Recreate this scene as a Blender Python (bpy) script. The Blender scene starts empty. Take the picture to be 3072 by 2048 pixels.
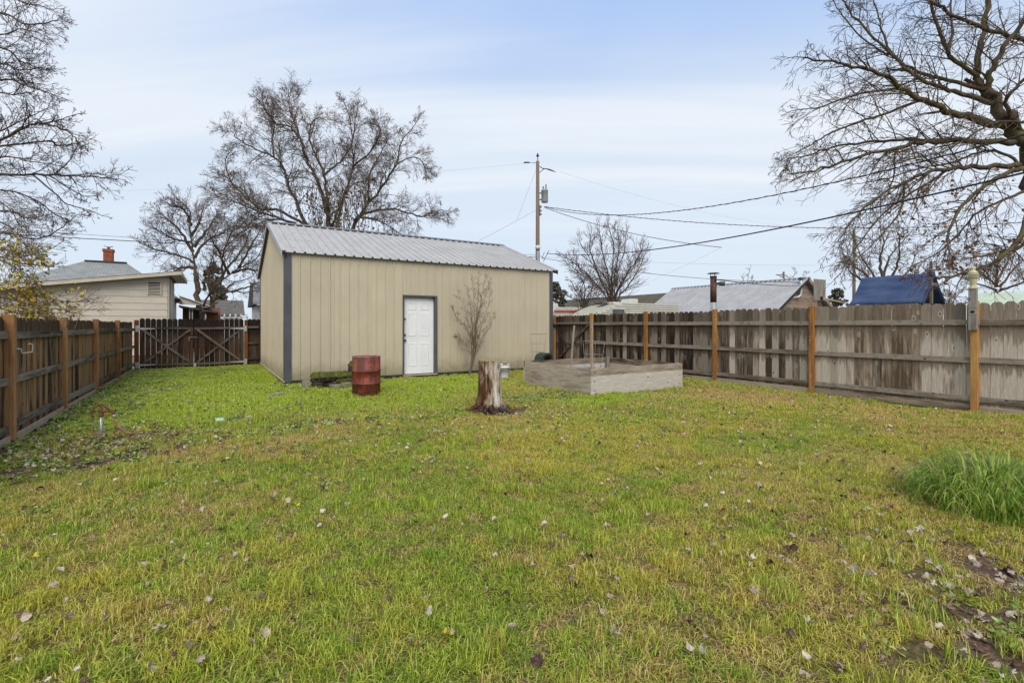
import bpy, bmesh, math, random
import numpy as np
from mathutils import Vector, Matrix, noise as mnoise

R = math.radians
scene = bpy.context.scene
COL = scene.collection

# ------------------------------------------------------------------ camera
TH = math.atan(901 / 1465.0)            # the camera looks this far to the right of the fence direction (+Y)
CT, ST = math.cos(TH), math.sin(TH)
EYE = 1.40
FPX = 1465.0
HORIZON = 975.0
cam_d = bpy.data.cameras.new('camera')
cam_d.sensor_width = 36.0
cam_d.lens = FPX / 3072 * 36.0
cam_d.shift_y = -(1024 - HORIZON) / 3072
cam_d.clip_start = 0.05
cam_d.clip_end = 3000
cam = bpy.data.objects.new('camera', cam_d)
cam.location = (0, 0, EYE)
cam.rotation_euler = (R(90), 0, -TH)
COL.objects.link(cam)
scene.camera = cam

# ------------------------------------------------------------------ sky and sun (thin high overcast)
SUN_EL, SUN_AZ = R(44), R(207)          # azimuth clockwise from +Y: behind the camera, a little to the left
world = bpy.data.worlds.new('World')
scene.world = world
world.use_nodes = True
wt = world.node_tree
wt.nodes.clear()
def wn(t, **kw):
    n = wt.nodes.new(t)
    for k, v in kw.items():
        setattr(n, k, v)
    return n
def wl(a, b):
    wt.links.new(a, b)
w_out = wn('ShaderNodeOutputWorld')
w_bg = wn('ShaderNodeBackground')
w_sky = wn('ShaderNodeTexSky', sky_type='NISHITA', sun_disc=False)
w_sky.sun_elevation = SUN_EL
w_sky.sun_rotation = SUN_AZ
w_sky.air_density = 1.0
w_sky.dust_density = 1.5
w_sky.ozone_density = 1.2
w_str = wn('ShaderNodeVectorMath', operation='SCALE')
w_str.inputs['Scale'].default_value = 0.063
wl(w_sky.outputs[0], w_str.inputs[0])
w_tc = wn('ShaderNodeTexCoord')
w_sep = wn('ShaderNodeSeparateXYZ')
wl(w_tc.outputs['Generated'], w_sep.inputs[0])
# cloud sheet: project the direction on a plane overhead
w_den = wn('ShaderNodeMath', operation='ADD'); w_den.inputs[1].default_value = 0.16
w_abs = wn('ShaderNodeMath', operation='ABSOLUTE')
wl(w_sep.outputs['Z'], w_abs.inputs[0]); wl(w_abs.outputs[0], w_den.inputs[0])
w_dx = wn('ShaderNodeMath', operation='DIVIDE'); w_dy = wn('ShaderNodeMath', operation='DIVIDE')
wl(w_sep.outputs['X'], w_dx.inputs[0]); wl(w_den.outputs[0], w_dx.inputs[1])
wl(w_sep.outputs['Y'], w_dy.inputs[0]); wl(w_den.outputs[0], w_dy.inputs[1])
w_cmb = wn('ShaderNodeCombineXYZ')
wl(w_dx.outputs[0], w_cmb.inputs[0]); wl(w_dy.outputs[0], w_cmb.inputs[1])
def cloud(scale, rot, stretch, lo, hi, detail, off):
    m = wn('ShaderNodeMapping')
    m.inputs['Scale'].default_value = (stretch[0], stretch[1], 1)
    m.inputs['Location'].default_value = (off, off * 0.7, 0)
    m0 = wn('ShaderNodeMapping'); m0.inputs['Rotation'].default_value = (0, 0, rot)
    wl(w_cmb.outputs[0], m0.inputs[0]); wl(m0.outputs[0], m.inputs[0])
    n = wn('ShaderNodeTexNoise')
    n.inputs['Scale'].default_value = scale
    n.inputs['Detail'].default_value = detail
    n.inputs['Roughness'].default_value = 0.5
    n.inputs['Distortion'].default_value = 0.35
    wl(m.outputs[0], n.inputs['Vector'])
    r = wn('ShaderNodeMapRange', interpolation_type='SMOOTHSTEP')
    r.inputs['From Min'].default_value = lo
    r.inputs['From Max'].default_value = hi
    wl(n.outputs[0], r.inputs[0])
    return r.outputs[0]
CLOUD_OFF = 1.3
c_streak = cloud(1.5, TH + 0.10, (0.16, 1.3), 0.40, 0.66, 5, CLOUD_OFF)
c_soft = cloud(1.0, 0.6, (0.6, 1.0), 0.35, 0.75, 4, 7.7)
# veil: milky blue everywhere, milkier towards the horizon
w_el = wn('ShaderNodeMapRange', interpolation_type='SMOOTHSTEP')
w_el.inputs['From Min'].default_value = 0.33
w_el.inputs['From Max'].default_value = 0.54
wl(w_abs.outputs[0], w_el.inputs[0])
w_veil = wn('ShaderNodeMix', data_type='RGBA')
wl(w_el.outputs[0], w_veil.inputs[0])
w_veil.inputs[6].default_value = (0.395, 0.452, 0.520, 1)
w_veil.inputs[7].default_value = (0.236, 0.334, 0.525, 1)
w_m1 = wn('ShaderNodeMix', data_type='RGBA'); w_m1.inputs[0].default_value = 0.90
wl(w_str.outputs[0], w_m1.inputs[6]); wl(w_veil.outputs[2], w_m1.inputs[7])
w_m2 = wn('ShaderNodeMix', data_type='RGBA')
w_f2 = wn('ShaderNodeMath', operation='MULTIPLY'); w_f2.inputs[1].default_value = 0.80
w_fd = wn('ShaderNodeMapRange', interpolation_type='SMOOTHSTEP'); w_fd.inputs[1].default_value = 0.06; w_fd.inputs[2].default_value = 0.30
wl(w_abs.outputs[0], w_fd.inputs[0])
w_f4 = wn('ShaderNodeMath', operation='MULTIPLY'); wl(c_streak, w_f4.inputs[0]); wl(w_fd.outputs[0], w_f4.inputs[1])
wl(w_f4.outputs[0], w_f2.inputs[0]); wl(w_f2.outputs[0], w_m2.inputs[0])
wl(w_m1.outputs[2], w_m2.inputs[6]); w_m2.inputs[7].default_value = (0.490, 0.508, 0.535, 1)
w_m3 = wn('ShaderNodeMix', data_type='RGBA')
w_f3 = wn('ShaderNodeMath', operation='MULTIPLY'); w_f3.inputs[1].default_value = 0.35
wl(c_soft, w_f3.inputs[0]); wl(w_f3.outputs[0], w_m3.inputs[0])
wl(w_m2.outputs[2], w_m3.inputs[6]); w_m3.inputs[7].default_value = (0.415, 0.458, 0.525, 1)
wl(w_m3.outputs[2], w_bg.inputs['Color'])
w_bg.inputs['Strength'].default_value = 1.0
wl(w_bg.outputs[0], w_out.inputs['Surface'])

sun_d = bpy.data.lights.new('sun', 'SUN')
sun_d.energy = 1.5
sun_d.angle = R(42)
sun_d.color = (1.0, 0.925, 0.80)
sun = bpy.data.objects.new('sun', sun_d)
sv = Vector((math.sin(SUN_AZ) * math.cos(SUN_EL), math.cos(SUN_AZ) * math.cos(SUN_EL), math.sin(SUN_EL)))
sun.rotation_euler = sv.to_track_quat('Z', 'Y').to_euler()
sun.location = (0, 0, 30)
COL.objects.link(sun)

scene.view_settings.view_transform = 'Standard'
scene.view_settings.look = 'None'
scene.view_settings.exposure = 0.90
scene.view_settings.gamma = 1.0
scene.view_settings.use_curve_mapping = False
scene.cycles.max_bounces = 5
scene.cycles.use_adaptive_sampling = True
scene.cycles.adaptive_threshold = 0.015
scene.cycles.diffuse_bounces = 3
scene.cycles.glossy_bounces = 2
scene.cycles.transmission_bounces = 2
scene.cycles.transparent_max_bounces = 8
scene.cycles.use_denoising = True
try:
    scene.cycles.denoiser = 'OPENIMAGEDENOISE'
except Exception:
    pass

# ------------------------------------------------------------------ small helpers
def at(px, py, d):
    """World point at viewing depth d (metres) in the direction of photo position (px, py)."""
    xc = (px - 1536) / FPX * d
    return Vector((xc * CT + d * ST, -xc * ST + d * CT, EYE + (HORIZON - py) / FPX * d))

def props(o, label=None, cat=None, group=None, kind=None):
    if label: o['label'] = label
    if cat: o['category'] = cat
    if group: o['group'] = group
    if kind: o['kind'] = kind
    return o

def link(o, parent=None):
    COL.objects.link(o)
    if parent is not None:
        o.parent = parent
    return o

def empty(name, loc=(0, 0, 0), rz=0.0, label=None, cat=None, group=None):
    o = bpy.data.objects.new(name, None)
    o.empty_display_size = 0.1
    o.location = loc
    o.rotation_euler = (0, 0, rz)
    link(o)
    return props(o, label, cat, group)

class MB:
    """Collects shapes; build() links them as one mesh object."""
    def __init__(s):
        s.v = []; s.f = []
    def box(s, a, b, M=None):
        x0, y0, z0 = a; x1, y1, z1 = b
        n = len(s.v)
        P = [(x0,y0,z0),(x1,y0,z0),(x1,y1,z0),(x0,y1,z0),(x0,y0,z1),(x1,y0,z1),(x1,y1,z1),(x0,y1,z1)]
        if M is not None:
            P = [tuple(M @ Vector(p)) for p in P]
        s.v += P
        s.f += [(n,n+3,n+2,n+1),(n+4,n+5,n+6,n+7),(n,n+1,n+5,n+4),(n+1,n+2,n+6,n+5),(n+2,n+3,n+7,n+6),(n+3,n,n+4,n+7)]
        return s
    def bar(s, p, q, w, t, up=(0, 0, 1)):
        """rectangular bar from p to q, width w (along up) and thickness t"""
        p, q = Vector(p), Vector(q)
        d = (q - p); L = d.length; d.normalize()
        u = Vector(up); side = d.cross(u)
        if side.length < 1e-4: side = d.cross(Vector((1, 0, 0)))
        side.normalize(); u = side.cross(d).normalized()
        M = Matrix((( d.x, side.x, u.x, p.x), (d.y, side.y, u.y, p.y), (d.z, side.z, u.z, p.z), (0, 0, 0, 1)))
        return s.box((0, -t/2, -w/2), (L, t/2, w/2), M)
    def tube(s, pts, rs, n=6, cap=True):
        k = len(pts)
        base = len(s.v)
        prev = None
        for i in range(k):
            a = pts[max(i-1, 0)]; b = pts[min(i+1, k-1)]
            tx, ty, tz = b[0]-a[0], b[1]-a[1], b[2]-a[2]
            L = math.sqrt(tx*tx+ty*ty+tz*tz) or 1.0
            tx /= L; ty /= L; tz /= L
            if prev is None:
                if abs(tz) < 0.9: ux, uy, uz = -ty, tx, 0.0
                else: ux, uy, uz = 0.0, -tz, ty
            else:
                ux, uy, uz = prev
                dd = ux*tx+uy*ty+uz*tz
                ux -= dd*tx; uy -= dd*ty; uz -= dd*tz
            L = math.sqrt(ux*ux+uy*uy+uz*uz) or 1.0
            ux /= L; uy /= L; uz /= L
            prev = (ux, uy, uz)
            wx, wy, wz = ty*uz-tz*uy, tz*ux-tx*uz, tx*uy-ty*ux
            r = rs[i] if hasattr(rs, '__len__') else rs
            c = pts[i]
            for j in range(n):
                cs, sn = CS[n][j]
                s.v.append((c[0]+r*(cs*ux+sn*wx), c[1]+r*(cs*uy+sn*wy), c[2]+r*(cs*uz+sn*wz)))
        for i in range(k-1):
            o = base + i*n
            for j in range(n):
                j2 = (j+1) % n
                s.f.append((o+j, o+j2, o+n+j2, o+n+j))
        if cap:
            s.f.append(tuple(base+j for j in range(n-1, -1, -1)))
            s.f.append(tuple(base+(k-1)*n+j for j in range(n)))
        return s
    def lathe(s, prof, n=24, c=(0, 0, 0), cap0=True, cap1=True):
        base = len(s.v)
        for r, z in prof:
            for j in range(n):
                a = 2*math.pi*j/n
                s.v.append((c[0]+r*math.cos(a), c[1]+r*math.sin(a), c[2]+z))
        for i in range(len(prof)-1):
            o = base+i*n
            for j in range(n):
                j2 = (j+1) % n
                s.f.append((o+j, o+j2, o+n+j2, o+n+j))
        if cap0: s.f.append(tuple(base+j for j in range(n-1, -1, -1)))
        if cap1: s.f.append(tuple(base+(len(prof)-1)*n+j for j in range(n)))
        return s
    def poly(s, pts):
        n = len(s.v); s.v += [tuple(p) for p in pts]; s.f.append(tuple(range(n, n+len(pts)))); return s
    def prism(s, pts, d):
        """closed polygon pts extruded by vector d"""
        n = len(s.v); k = len(pts)
        s.v += [tuple(p) for p in pts]
        s.v += [(p[0]+d[0], p[1]+d[1], p[2]+d[2]) for p in pts]
        s.f.append(tuple(range(n+k-1, n-1, -1))); s.f.append(tuple(range(n+k, n+2*k)))
        for i in range(k):
            j = (i+1) % k
            s.f.append((n+i, n+j, n+k+j, n+k+i))
        return s
    def mesh(s, name, m=None, smooth=False):
        me = bpy.data.meshes.new(name)
        me.from_pydata(s.v, [], s.f)
        if m is not None: me.materials.append(m)
        if smooth:
            me.polygons.foreach_set('use_smooth', [True]*len(me.polygons))
        me.update()
        return me
    def build(s, name, m, parent=None, smooth=False, loc=None, bevel=0.0, fix=True):
        me = s.mesh(name, m, smooth)
        if fix:
            bm = bmesh.new(); bm.from_mesh(me)
            bmesh.ops.recalc_face_normals(bm, faces=bm.faces)
            bm.to_mesh(me); bm.free()
        o = bpy.data.objects.new(name, me)
        link(o, parent)
        if loc is not None: o.location = loc
        if bevel:
            b = o.modifiers.new('edge', 'BEVEL'); b.width = bevel; b.segments = 2; b.limit_method = 'ANGLE'
        return o
CS = {n: [(math.cos(2*math.pi*j/n), math.sin(2*math.pi*j/n)) for j in range(n)] for n in range(3, 33)}

def inst(name, me, parent, loc=(0, 0, 0), rot=(0, 0, 0), scale=(1, 1, 1)):
    o = bpy.data.objects.new(name, me)
    link(o, parent)
    o.location = loc; o.rotation_euler = rot; o.scale = scale
    return o

# ------------------------------------------------------------------ materials
class G:
    """thin wrapper for building a Principled material"""
    def __init__(s, name, rough=0.8, metallic=0.0, spec=0.3):
        s.m = bpy.data.materials.new(name); s.m.use_nodes = True
        s.t = s.m.node_tree
        s.b = s.t.nodes['Principled BSDF']
        s.b.inputs['Roughness'].default_value = rough
        s.b.inputs['Metallic'].default_value = metallic
        s.b.inputs['Specular IOR Level'].default_value = spec
    def n(s, t, **kw):
        x = s.t.nodes.new(t)
        for k, v in kw.items(): setattr(x, k, v)
        return x
    def l(s, a, b): s.t.links.new(a, b)
    def setin(s, sock, v):
        if hasattr(v, 'is_linked') or hasattr(v, 'links'): s.l(v, sock)
        else: sock.default_value = v
    def obj(s, scale=(1, 1, 1), rnd=True, world=False):
        if world:
            src = s.n('ShaderNodeNewGeometry').outputs['Position']
        else:
            src = s.n('ShaderNodeTexCoord').outputs['Object']
        if rnd:
            oi = s.n('ShaderNodeObjectInfo')
            ml = s.n('ShaderNodeMath', operation='MULTIPLY'); ml.inputs[1].default_value = 57.0
            s.l(oi.outputs['Random'], ml.inputs[0])
            ad = s.n('ShaderNodeVectorMath', operation='ADD')
            s.l(src, ad.inputs[0]); s.l(ml.outputs[0], ad.inputs[1]); src = ad.outputs[0]
        mp = s.n('ShaderNodeVectorMath', operation='MULTIPLY')
        mp.inputs[1].default_value = scale
        s.l(src, mp.inputs[0])
        return mp.outputs[0]
    def noise(s, vec, scale=1.0, detail=4.0, rough=0.55, dist=0.0):
        x = s.n('ShaderNodeTexNoise')
        s.l(vec, x.inputs['Vector'])
        x.inputs['Scale'].default_value = scale; x.inputs['Detail'].default_value = detail
        x.inputs['Roughness'].default_value = rough; x.inputs['Distortion'].default_value = dist
        return x.outputs[0]
    def rnd(s): return s.n('ShaderNodeObjectInfo').outputs['Random']
    def ramp(s, fac, stops, mode='LINEAR'):
        r = s.n('ShaderNodeValToRGB'); r.color_ramp.interpolation = mode
        e = r.color_ramp.elements
        while len(e) < len(stops): e.new(0.5)
        for i, (p, c) in enumerate(stops):
            e[i].position = p; e[i].color = (c[0], c[1], c[2], 1) if hasattr(c, '__len__') else (c, c, c, 1)
        s.l(fac, r.inputs[0])
        return r.outputs[0]
    def rng(s, fac, a, b, c=0.0, d=1.0, smooth=True):
        r = s.n('ShaderNodeMapRange', interpolation_type='SMOOTHSTEP' if smooth else 'LINEAR')
        r.inputs[1].default_value = a; r.inputs[2].default_value = b; r.inputs[3].default_value = c; r.inputs[4].default_value = d
        s.l(fac, r.inputs[0])
        return r.outputs[0]
    def math(s, op, a, b=None):
        x = s.n('ShaderNodeMath', operation=op)
        s.setin(x.inputs[0], a)
        if b is not None: s.setin(x.inputs[1], b)
        return x.outputs[0]
    def mix(s, fac, a, b, blend='MIX'):
        x = s.n('ShaderNodeMix', data_type='RGBA', blend_type=blend)
        s.setin(x.inputs[0], fac)
        for k, v in ((6, a), (7, b)):
            s.setin(x.inputs[k], v if not isinstance(v, tuple) else (v[0], v[1], v[2], 1))
        return x.outputs[2]
    def col(s, c): s.setin(s.b.inputs['Base Color'], c if not isinstance(c, tuple) else (c[0], c[1], c[2], 1)); return s
    def rough(s, f): s.setin(s.b.inputs['Roughness'], f); return s
    def bump(s, h, strength=0.3, dist=0.01):
        b = s.n('ShaderNodeBump'); b.inputs['Strength'].default_value = strength; b.inputs['Distance'].default_value = dist
        s.l(h, b.inputs['Height']); s.l(b.outputs[0], s.b.inputs['Normal']); return s
    def soft_normal(s, up):
        ge = s.n('ShaderNodeNewGeometry')
        a = s.n('ShaderNodeVectorMath', operation='SCALE'); a.inputs['Scale'].default_value = 1-up; s.l(ge.outputs['Normal'], a.inputs[0])
        b = s.n('ShaderNodeVectorMath', operation='ADD'); b.inputs[1].default_value = (0, 0, up); s.l(a.outputs[0], b.inputs[0])
        n = s.n('ShaderNodeVectorMath', operation='NORMALIZE'); s.l(b.outputs[0], n.inputs[0]); s.l(n.outputs[0], s.b.inputs['Normal'])
    def translucent(s, c, f):
        t = s.n('ShaderNodeBsdfTranslucent'); s.l(c, t.inputs['Color'])
        m = s.n('ShaderNodeMixShader'); m.inputs[0].default_value = f
        out = [n for n in s.t.nodes if n.type == 'OUTPUT_MATERIAL'][0]
        s.l(s.b.outputs[0], m.inputs[1]); s.l(t.outputs[0], m.inputs[2]); s.l(m.outputs[0], out.inputs['Surface'])
    def sep(s, vec): 
        x = s.n('ShaderNodeSeparateXYZ'); s.l(vec, x.inputs[0]); return x.outputs

def mottled(name, c1, c2, scale=4.0, rough=0.8, metallic=0.0, bump=0.0, stretch=(1, 1, 1), spec=0.3, var=0.0, lo=0.35, hi=0.65):
    g = G(name, rough, metallic, spec)
    v = g.obj(stretch)
    f = g.noise(v, scale, 5, 0.6)
    c = g.ramp(f, [(lo, c1), (hi, c2)])
    if var:
        k = g.rng(g.rnd(), 0, 1, 1-var, 1+var, False)
        c = g.mix(1.0, c, k, 'MULTIPLY')
    g.col(c)
    if bump: g.bump(f, bump, 0.01)
    return g.m

def wood(name, light, mid, dark, darkness=0.5, var=0.25, top_dark=None, axis='z', knots=True, moss=0.0, rough=0.9, orange=None, zone=(1.05, 1.45), drip=False):
    """weathered board; the grain runs along the local axis"""
    g = G(name, rough, 0.0, 0.15)
    sc = {'z': (1, 1, 0.06), 'x': (0.06, 1, 1), 'y': (1, 0.06, 1)}[axis]
    sb = {'z': (1, 1, 0.22), 'x': (0.22, 1, 1), 'y': (1, 0.22, 1)}[axis]
    v = g.obj(sc); vb = g.obj(sb)
    grain = g.noise(v, 75, 4, 0.65, 0.6)
    streak = g.noise(v, 20, 4, 0.6, 0.4)
    blotch = g.noise(vb, 5.5, 5, 0.6, 0.8)
    a = g.math('ADD', g.math('MULTIPLY', streak, 0.45), g.math('MULTIPLY', blotch, 0.55))
    a = g.math('ADD', a, g.rng(g.rnd(), 0, 1, -0.13*var*4, 0.13*var*4, False))
    lo = 0.30 + 0.25*darkness; 
    c = g.ramp(a, [(lo-0.09, dark), (lo+0.02, mid), (lo+0.15, light)])
    if orange is not None:
        f = g.rng(g.noise(vb, 4.5, 4, 0.6, 0.6), 0.44, 0.64)
        c = g.mix(g.math('MULTIPLY', f, 0.85), c, g.mix(grain, orange, tuple(x*0.5 for x in orange)))
    if top_dark is not None:
        z = g.sep(g.n('ShaderNodeTexCoord').outputs['Object'])[2]
        zz = g.math('ADD', z, g.math('MULTIPLY', g.math('SUBTRACT', streak, 0.5), 0.55))
        f = g.rng(zz, zone[0], zone[1])
        c = g.mix(g.math('MULTIPLY', f, top_dark), c, g.mix(streak, tuple(x*0.8 for x in dark), mid))
    if drip:                                                   # water stains running down from each rail
        zz_ = g.sep(g.n('ShaderNodeTexCoord').outputs['Object'])[2]
        sn = g.noise(g.obj({'z': (1, 1, 0.10)}.get(axis, (1, 1, 1))), 17, 3, 0.6, 0.3)
        fs_ = None
        for rz, ln in ((1.41, 0.75), (0.80, 0.45), (0.17, 0.30)):
            tt = g.math('DIVIDE', g.math('SUBTRACT', rz, zz_), ln)
            on = g.math('GREATER_THAN', tt, 0.0)
            f_ = g.math('MULTIPLY', on, g.rng(g.math('SUBTRACT', g.math('MULTIPLY', sn, 1.45), tt), 0.28, 0.46))
            fs_ = f_ if fs_ is None else g.math('MAXIMUM', fs_, f_)
        c = g.mix(g.math('MULTIPLY', fs_, 0.68), c, g.mix(streak, dark, mid))
    c = g.mix(g.rng(grain, 0.35, 0.75, 0.35, 0.0), c, (0.02, 0.016, 0.012))
    if knots:
        vo = g.n('ShaderNodeTexVoronoi'); vo.inputs['Scale'].default_value = 3.2
        vk = g.obj({'z': (1.6, 1.6, 0.9), 'x': (0.9, 1.6, 1.6), 'y': (1.6, 0.9, 1.6)}[axis])
        g.l(vk, vo.inputs['Vector'])
        halo = g.rng(vo.outputs['Distance'], 0.10, 0.22, 0.45, 0.0)
        c = g.mix(halo, c, light)
        k = g.rng(vo.outputs['Distance'], 0.045, 0.115, 0.85, 0.0)
        c = g.mix(k, c, tuple(x*0.5 for x in dark))
    if moss:
        f = g.rng(g.noise(g.obj((1, 1, 1)), 9, 4, 0.6), 0.5, 0.7, 0, moss)
        c = g.mix(f, c, (0.085, 0.085, 0.02))
    g.col(c)
    g.bump(g.math('ADD', grain, streak), 0.5, 0.006)
    return g.m

M = {}
def build_materials():
    M['trim'] = mottled('dark_trim', (0.062, 0.068, 0.082), (0.085, 0.092, 0.108), 3, 0.45)
    # beige painted steel with faint dust and streaks
    g = G('beige_siding', 0.5, 0, 0.35)
    v = g.obj((1, 1, 1), True, True); v2 = g.obj((6, 6, 0.35), False, True)
    f = g.noise(v, 1.3, 5, 0.6); f2 = g.noise(v2, 1.2, 4, 0.6)
    c = g.ramp(f, [(0.3, (0.455, 0.395, 0.288)), (0.7, (0.505, 0.442, 0.328))])
    c = g.mix(1.0, c, g.rng(g.rnd(), 0, 1, 0.955, 1.03, False), 'MULTIPLY')
    c = g.mix(g.rng(f2, 0.5, 0.75, 0, 0.30), c, (0.375, 0.315, 0.222))
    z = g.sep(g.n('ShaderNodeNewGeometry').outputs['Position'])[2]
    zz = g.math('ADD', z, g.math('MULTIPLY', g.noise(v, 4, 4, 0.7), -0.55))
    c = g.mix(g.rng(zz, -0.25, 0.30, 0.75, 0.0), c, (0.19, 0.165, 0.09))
    g.col(c); g.bump(g.noise(v, 2.2, 2, 0.5), 0.08, 0.02)
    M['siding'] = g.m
    g = G('galvanised_roof', 0.6, 0.0, 0.3)
    v = g.obj((1, 1, 1), True, True)
    f = g.noise(v, 1.6, 4, 0.6)
    c = g.ramp(f, [(0.3, (0.375, 0.365, 0.355)), (0.7, (0.455, 0.445, 0.43))])
    c = g.mix(g.rng(g.noise(g.obj((5, 0.6, 0.6), False, True), 2.2, 4, 0.6), 0.55, 0.8, 0, 0.25), c, (0.27, 0.262, 0.25))
    g.col(c)
    M['roof'] = g.m
    M['roof_cap'] = mottled('ridge_metal', (0.15, 0.155, 0.165), (0.20, 0.205, 0.215), 3, 0.5, 0.2)
    M['white'] = mottled('white_paint', (0.70, 0.70, 0.71), (0.78, 0.78, 0.79), 2, 0.4)
    M['dirty_white'] = mottled('dirty_white_paint', (0.52, 0.51, 0.47), (0.70, 0.69, 0.66), 5, 0.5)
    M['black'] = mottled('black_metal', (0.012, 0.012, 0.013), (0.03, 0.03, 0.032), 8, 0.45)
    M['dark_base'] = mottled('treated_base', (0.018, 0.018, 0.02), (0.05, 0.046, 0.042), 6, 0.9)
    M['brass'] = mottled('dull_brass', (0.22, 0.17, 0.08), (0.32, 0.26, 0.14), 20, 0.35, 0.8)
    M['galv'] = mottled('galvanised_metal', (0.33, 0.34, 0.34), (0.52, 0.53, 0.52), 14, 0.45, 0.55)
    # fences
    M['picket_light'] = wood('picket_grey', (0.62, 0.535, 0.435), (0.36, 0.28, 0.20), (0.13, 0.090, 0.056), 0.23, 0.55, 0.75, drip=True)
    M['picket_mid'] = wood('picket_grey_brown', (0.46, 0.40, 0.32), (0.235, 0.18, 0.13), (0.070, 0.050, 0.034), 0.36, 0.5, 0.75, drip=True)
    M['picket_dark'] = wood('picket_dark_brown', (0.30, 0.245, 0.19), (0.10, 0.068, 0.049), (0.022, 0.015, 0.012), 0.48, 0.45, 0.5, drip=True)
    M['picket_left'] = wood('picket_stained', (0.27, 0.18, 0.11), (0.105, 0.066, 0.044), (0.022, 0.015, 0.012), 0.44, 0.35, 0.85, orange=(0.55, 0.29, 0.11), zone=(1.10, 1.40))
    M['picket_gate'] = wood('gate_picket', (0.085, 0.062, 0.046), (0.028, 0.019, 0.016), (0.008, 0.006, 0.006), 0.58, 0.3, 0.9, orange=(0.10, 0.042, 0.020), zone=(0.85, 1.15))
    M['rail_y'] = wood('rail_grey_right', (0.36, 0.30, 0.24), (0.21, 0.165, 0.125), (0.075, 0.056, 0.042), 0.36, 0.2, axis='y', moss=0.6)
    M['rail_l'] = wood('rail_grey_left', (0.28, 0.235, 0.19), (0.12, 0.097, 0.08), (0.030, 0.024, 0.022), 0.44, 0.2, axis='y')
    M['rail_x'] = wood('rail_gate', (0.16, 0.13, 0.108), (0.075, 0.060, 0.052), (0.024, 0.019, 0.018), 0.45, 0.2, axis='x')
    M['kick'] = wood('kick_board', (0.46, 0.36, 0.26), (0.33, 0.245, 0.17), (0.15, 0.11, 0.075), 0.32, 0.2, axis='y')
    M['post_new'] = wood('orange_cedar_post', (0.56, 0.30, 0.10), (0.41, 0.185, 0.050), (0.20, 0.085, 0.028), 0.36, 0.25, knots=True)
    M['post_left'] = wood('cedar_post', (0.47, 0.25, 0.11), (0.33, 0.145, 0.055), (0.13, 0.056, 0.028), 0.40, 0.2, 0.5, zone=(1.15, 1.5))
    M['post_red'] = wood('red_cedar_post', (0.24, 0.085, 0.035), (0.17, 0.055, 0.025), (0.07, 0.025, 0.016), 0.4, 0.12, 0.5, zone=(1.0, 1.4))
    M['bed'] = wood('raised_bed_board_x', (0.60, 0.55, 0.485), (0.42, 0.36, 0.295), (0.13, 0.095, 0.068), 0.28, 0.3, axis='x')
    M['bed_y'] = wood('raised_bed_board_y', (0.54, 0.46, 0.365), (0.33, 0.25, 0.17), (0.085, 0.058, 0.038), 0.36, 0.3, axis='y')
    M['bed_top'] = wood('raised_bed_top_x', (0.46, 0.39, 0.31), (0.28, 0.215, 0.15), (0.075, 0.053, 0.038), 0.36, 0.3, axis='x')
    M['stake'] = wood('stake_wood', (0.40, 0.34, 0.26), (0.31, 0.25, 0.18), (0.17, 0.13, 0.09), 0.25, 0.1)
    M['grey_wood'] = wood('grey_board', (0.34, 0.31, 0.275), (0.20, 0.175, 0.15), (0.075, 0.062, 0.05), 0.36, 0.1)
    M['pole'] = wood('utility_pole_wood', (0.26, 0.185, 0.13), (0.17, 0.115, 0.08), (0.09, 0.06, 0.042), 0.35, 0.1, knots=False)
    M['soil'] = mottled('garden_soil', (0.035, 0.025, 0.018), (0.09, 0.062, 0.042), 14, 0.95, 0, 0.8)
    # vegetation
    def bark(name, a, b, c, moss):
        g = G(name, 0.95, 0, 0.1)
        v = g.obj((1, 1, 0.35), False)
        f = g.noise(v, 9, 5, 0.65, 0.4)
        col = g.ramp(f, [(0.3, a), (0.5, b), (0.72, c)])
        if moss:
            col = g.mix(g.rng(g.noise(g.obj((1, 1, 1), False), 1.9, 4, 0.6), 0.46, 0.66, 0, moss), col, (0.105, 0.10, 0.03))
        g.col(col); g.bump(f, 0.6, 0.03)
        return g.m
    M['bark'] = bark('bark', (0.045, 0.034, 0.026), (0.085, 0.064, 0.048), (0.14, 0.108, 0.082), 0.0)
    M['bark_moss'] = bark('mossy_bark', (0.045, 0.033, 0.024), (0.095, 0.070, 0.048), (0.16, 0.122, 0.085), 0.8)
    M['twig'] = mottled('twigs', (0.085, 0.062, 0.045), (0.165, 0.122, 0.088), 2, 0.9)
    M['twig_dark'] = mottled('dark_twigs', (0.035, 0.025, 0.022), (0.070, 0.050, 0.042), 2, 0.9)
    M['twig_light'] = mottled('shrub_twigs', (0.12, 0.085, 0.055), (0.20, 0.145, 0.092), 3, 0.9)
    def leafm(name, stops, rough=0.75, trans=0.0, sc=0.0):
        g = G(name, rough, 0, 0.2)
        f = g.n('ShaderNodeAttribute', attribute_name='tint').outputs['Fac']
        g.col(g.ramp(f, stops))
        return g.m
    M['dead_leaf'] = leafm('dead_leaf', [(0.0, (0.045, 0.026, 0.020)), (0.25, (0.12, 0.068, 0.045)), (0.45, (0.26, 0.195, 0.145)), (0.8, (0.47, 0.40, 0.325)), (1.0, (0.60, 0.535, 0.45))])
    M['litter'] = leafm('mixed_litter', [(0.0, (0.05, 0.032, 0.024)), (0.25, (0.13, 0.075, 0.045)), (0.5, (0.26, 0.20, 0.14)), (0.75, (0.42, 0.35, 0.26)), (0.9, (0.30, 0.13, 0.05)), (1.0, (0.45, 0.34, 0.05))])
    M['yellow_leaf'] = leafm('yellow_leaf', [(0.0, (0.20, 0.105, 0.025)), (0.3, (0.42, 0.28, 0.035)), (0.7, (0.52, 0.42, 0.045)), (1.0, (0.40, 0.43, 0.06))], 0.6)
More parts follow.
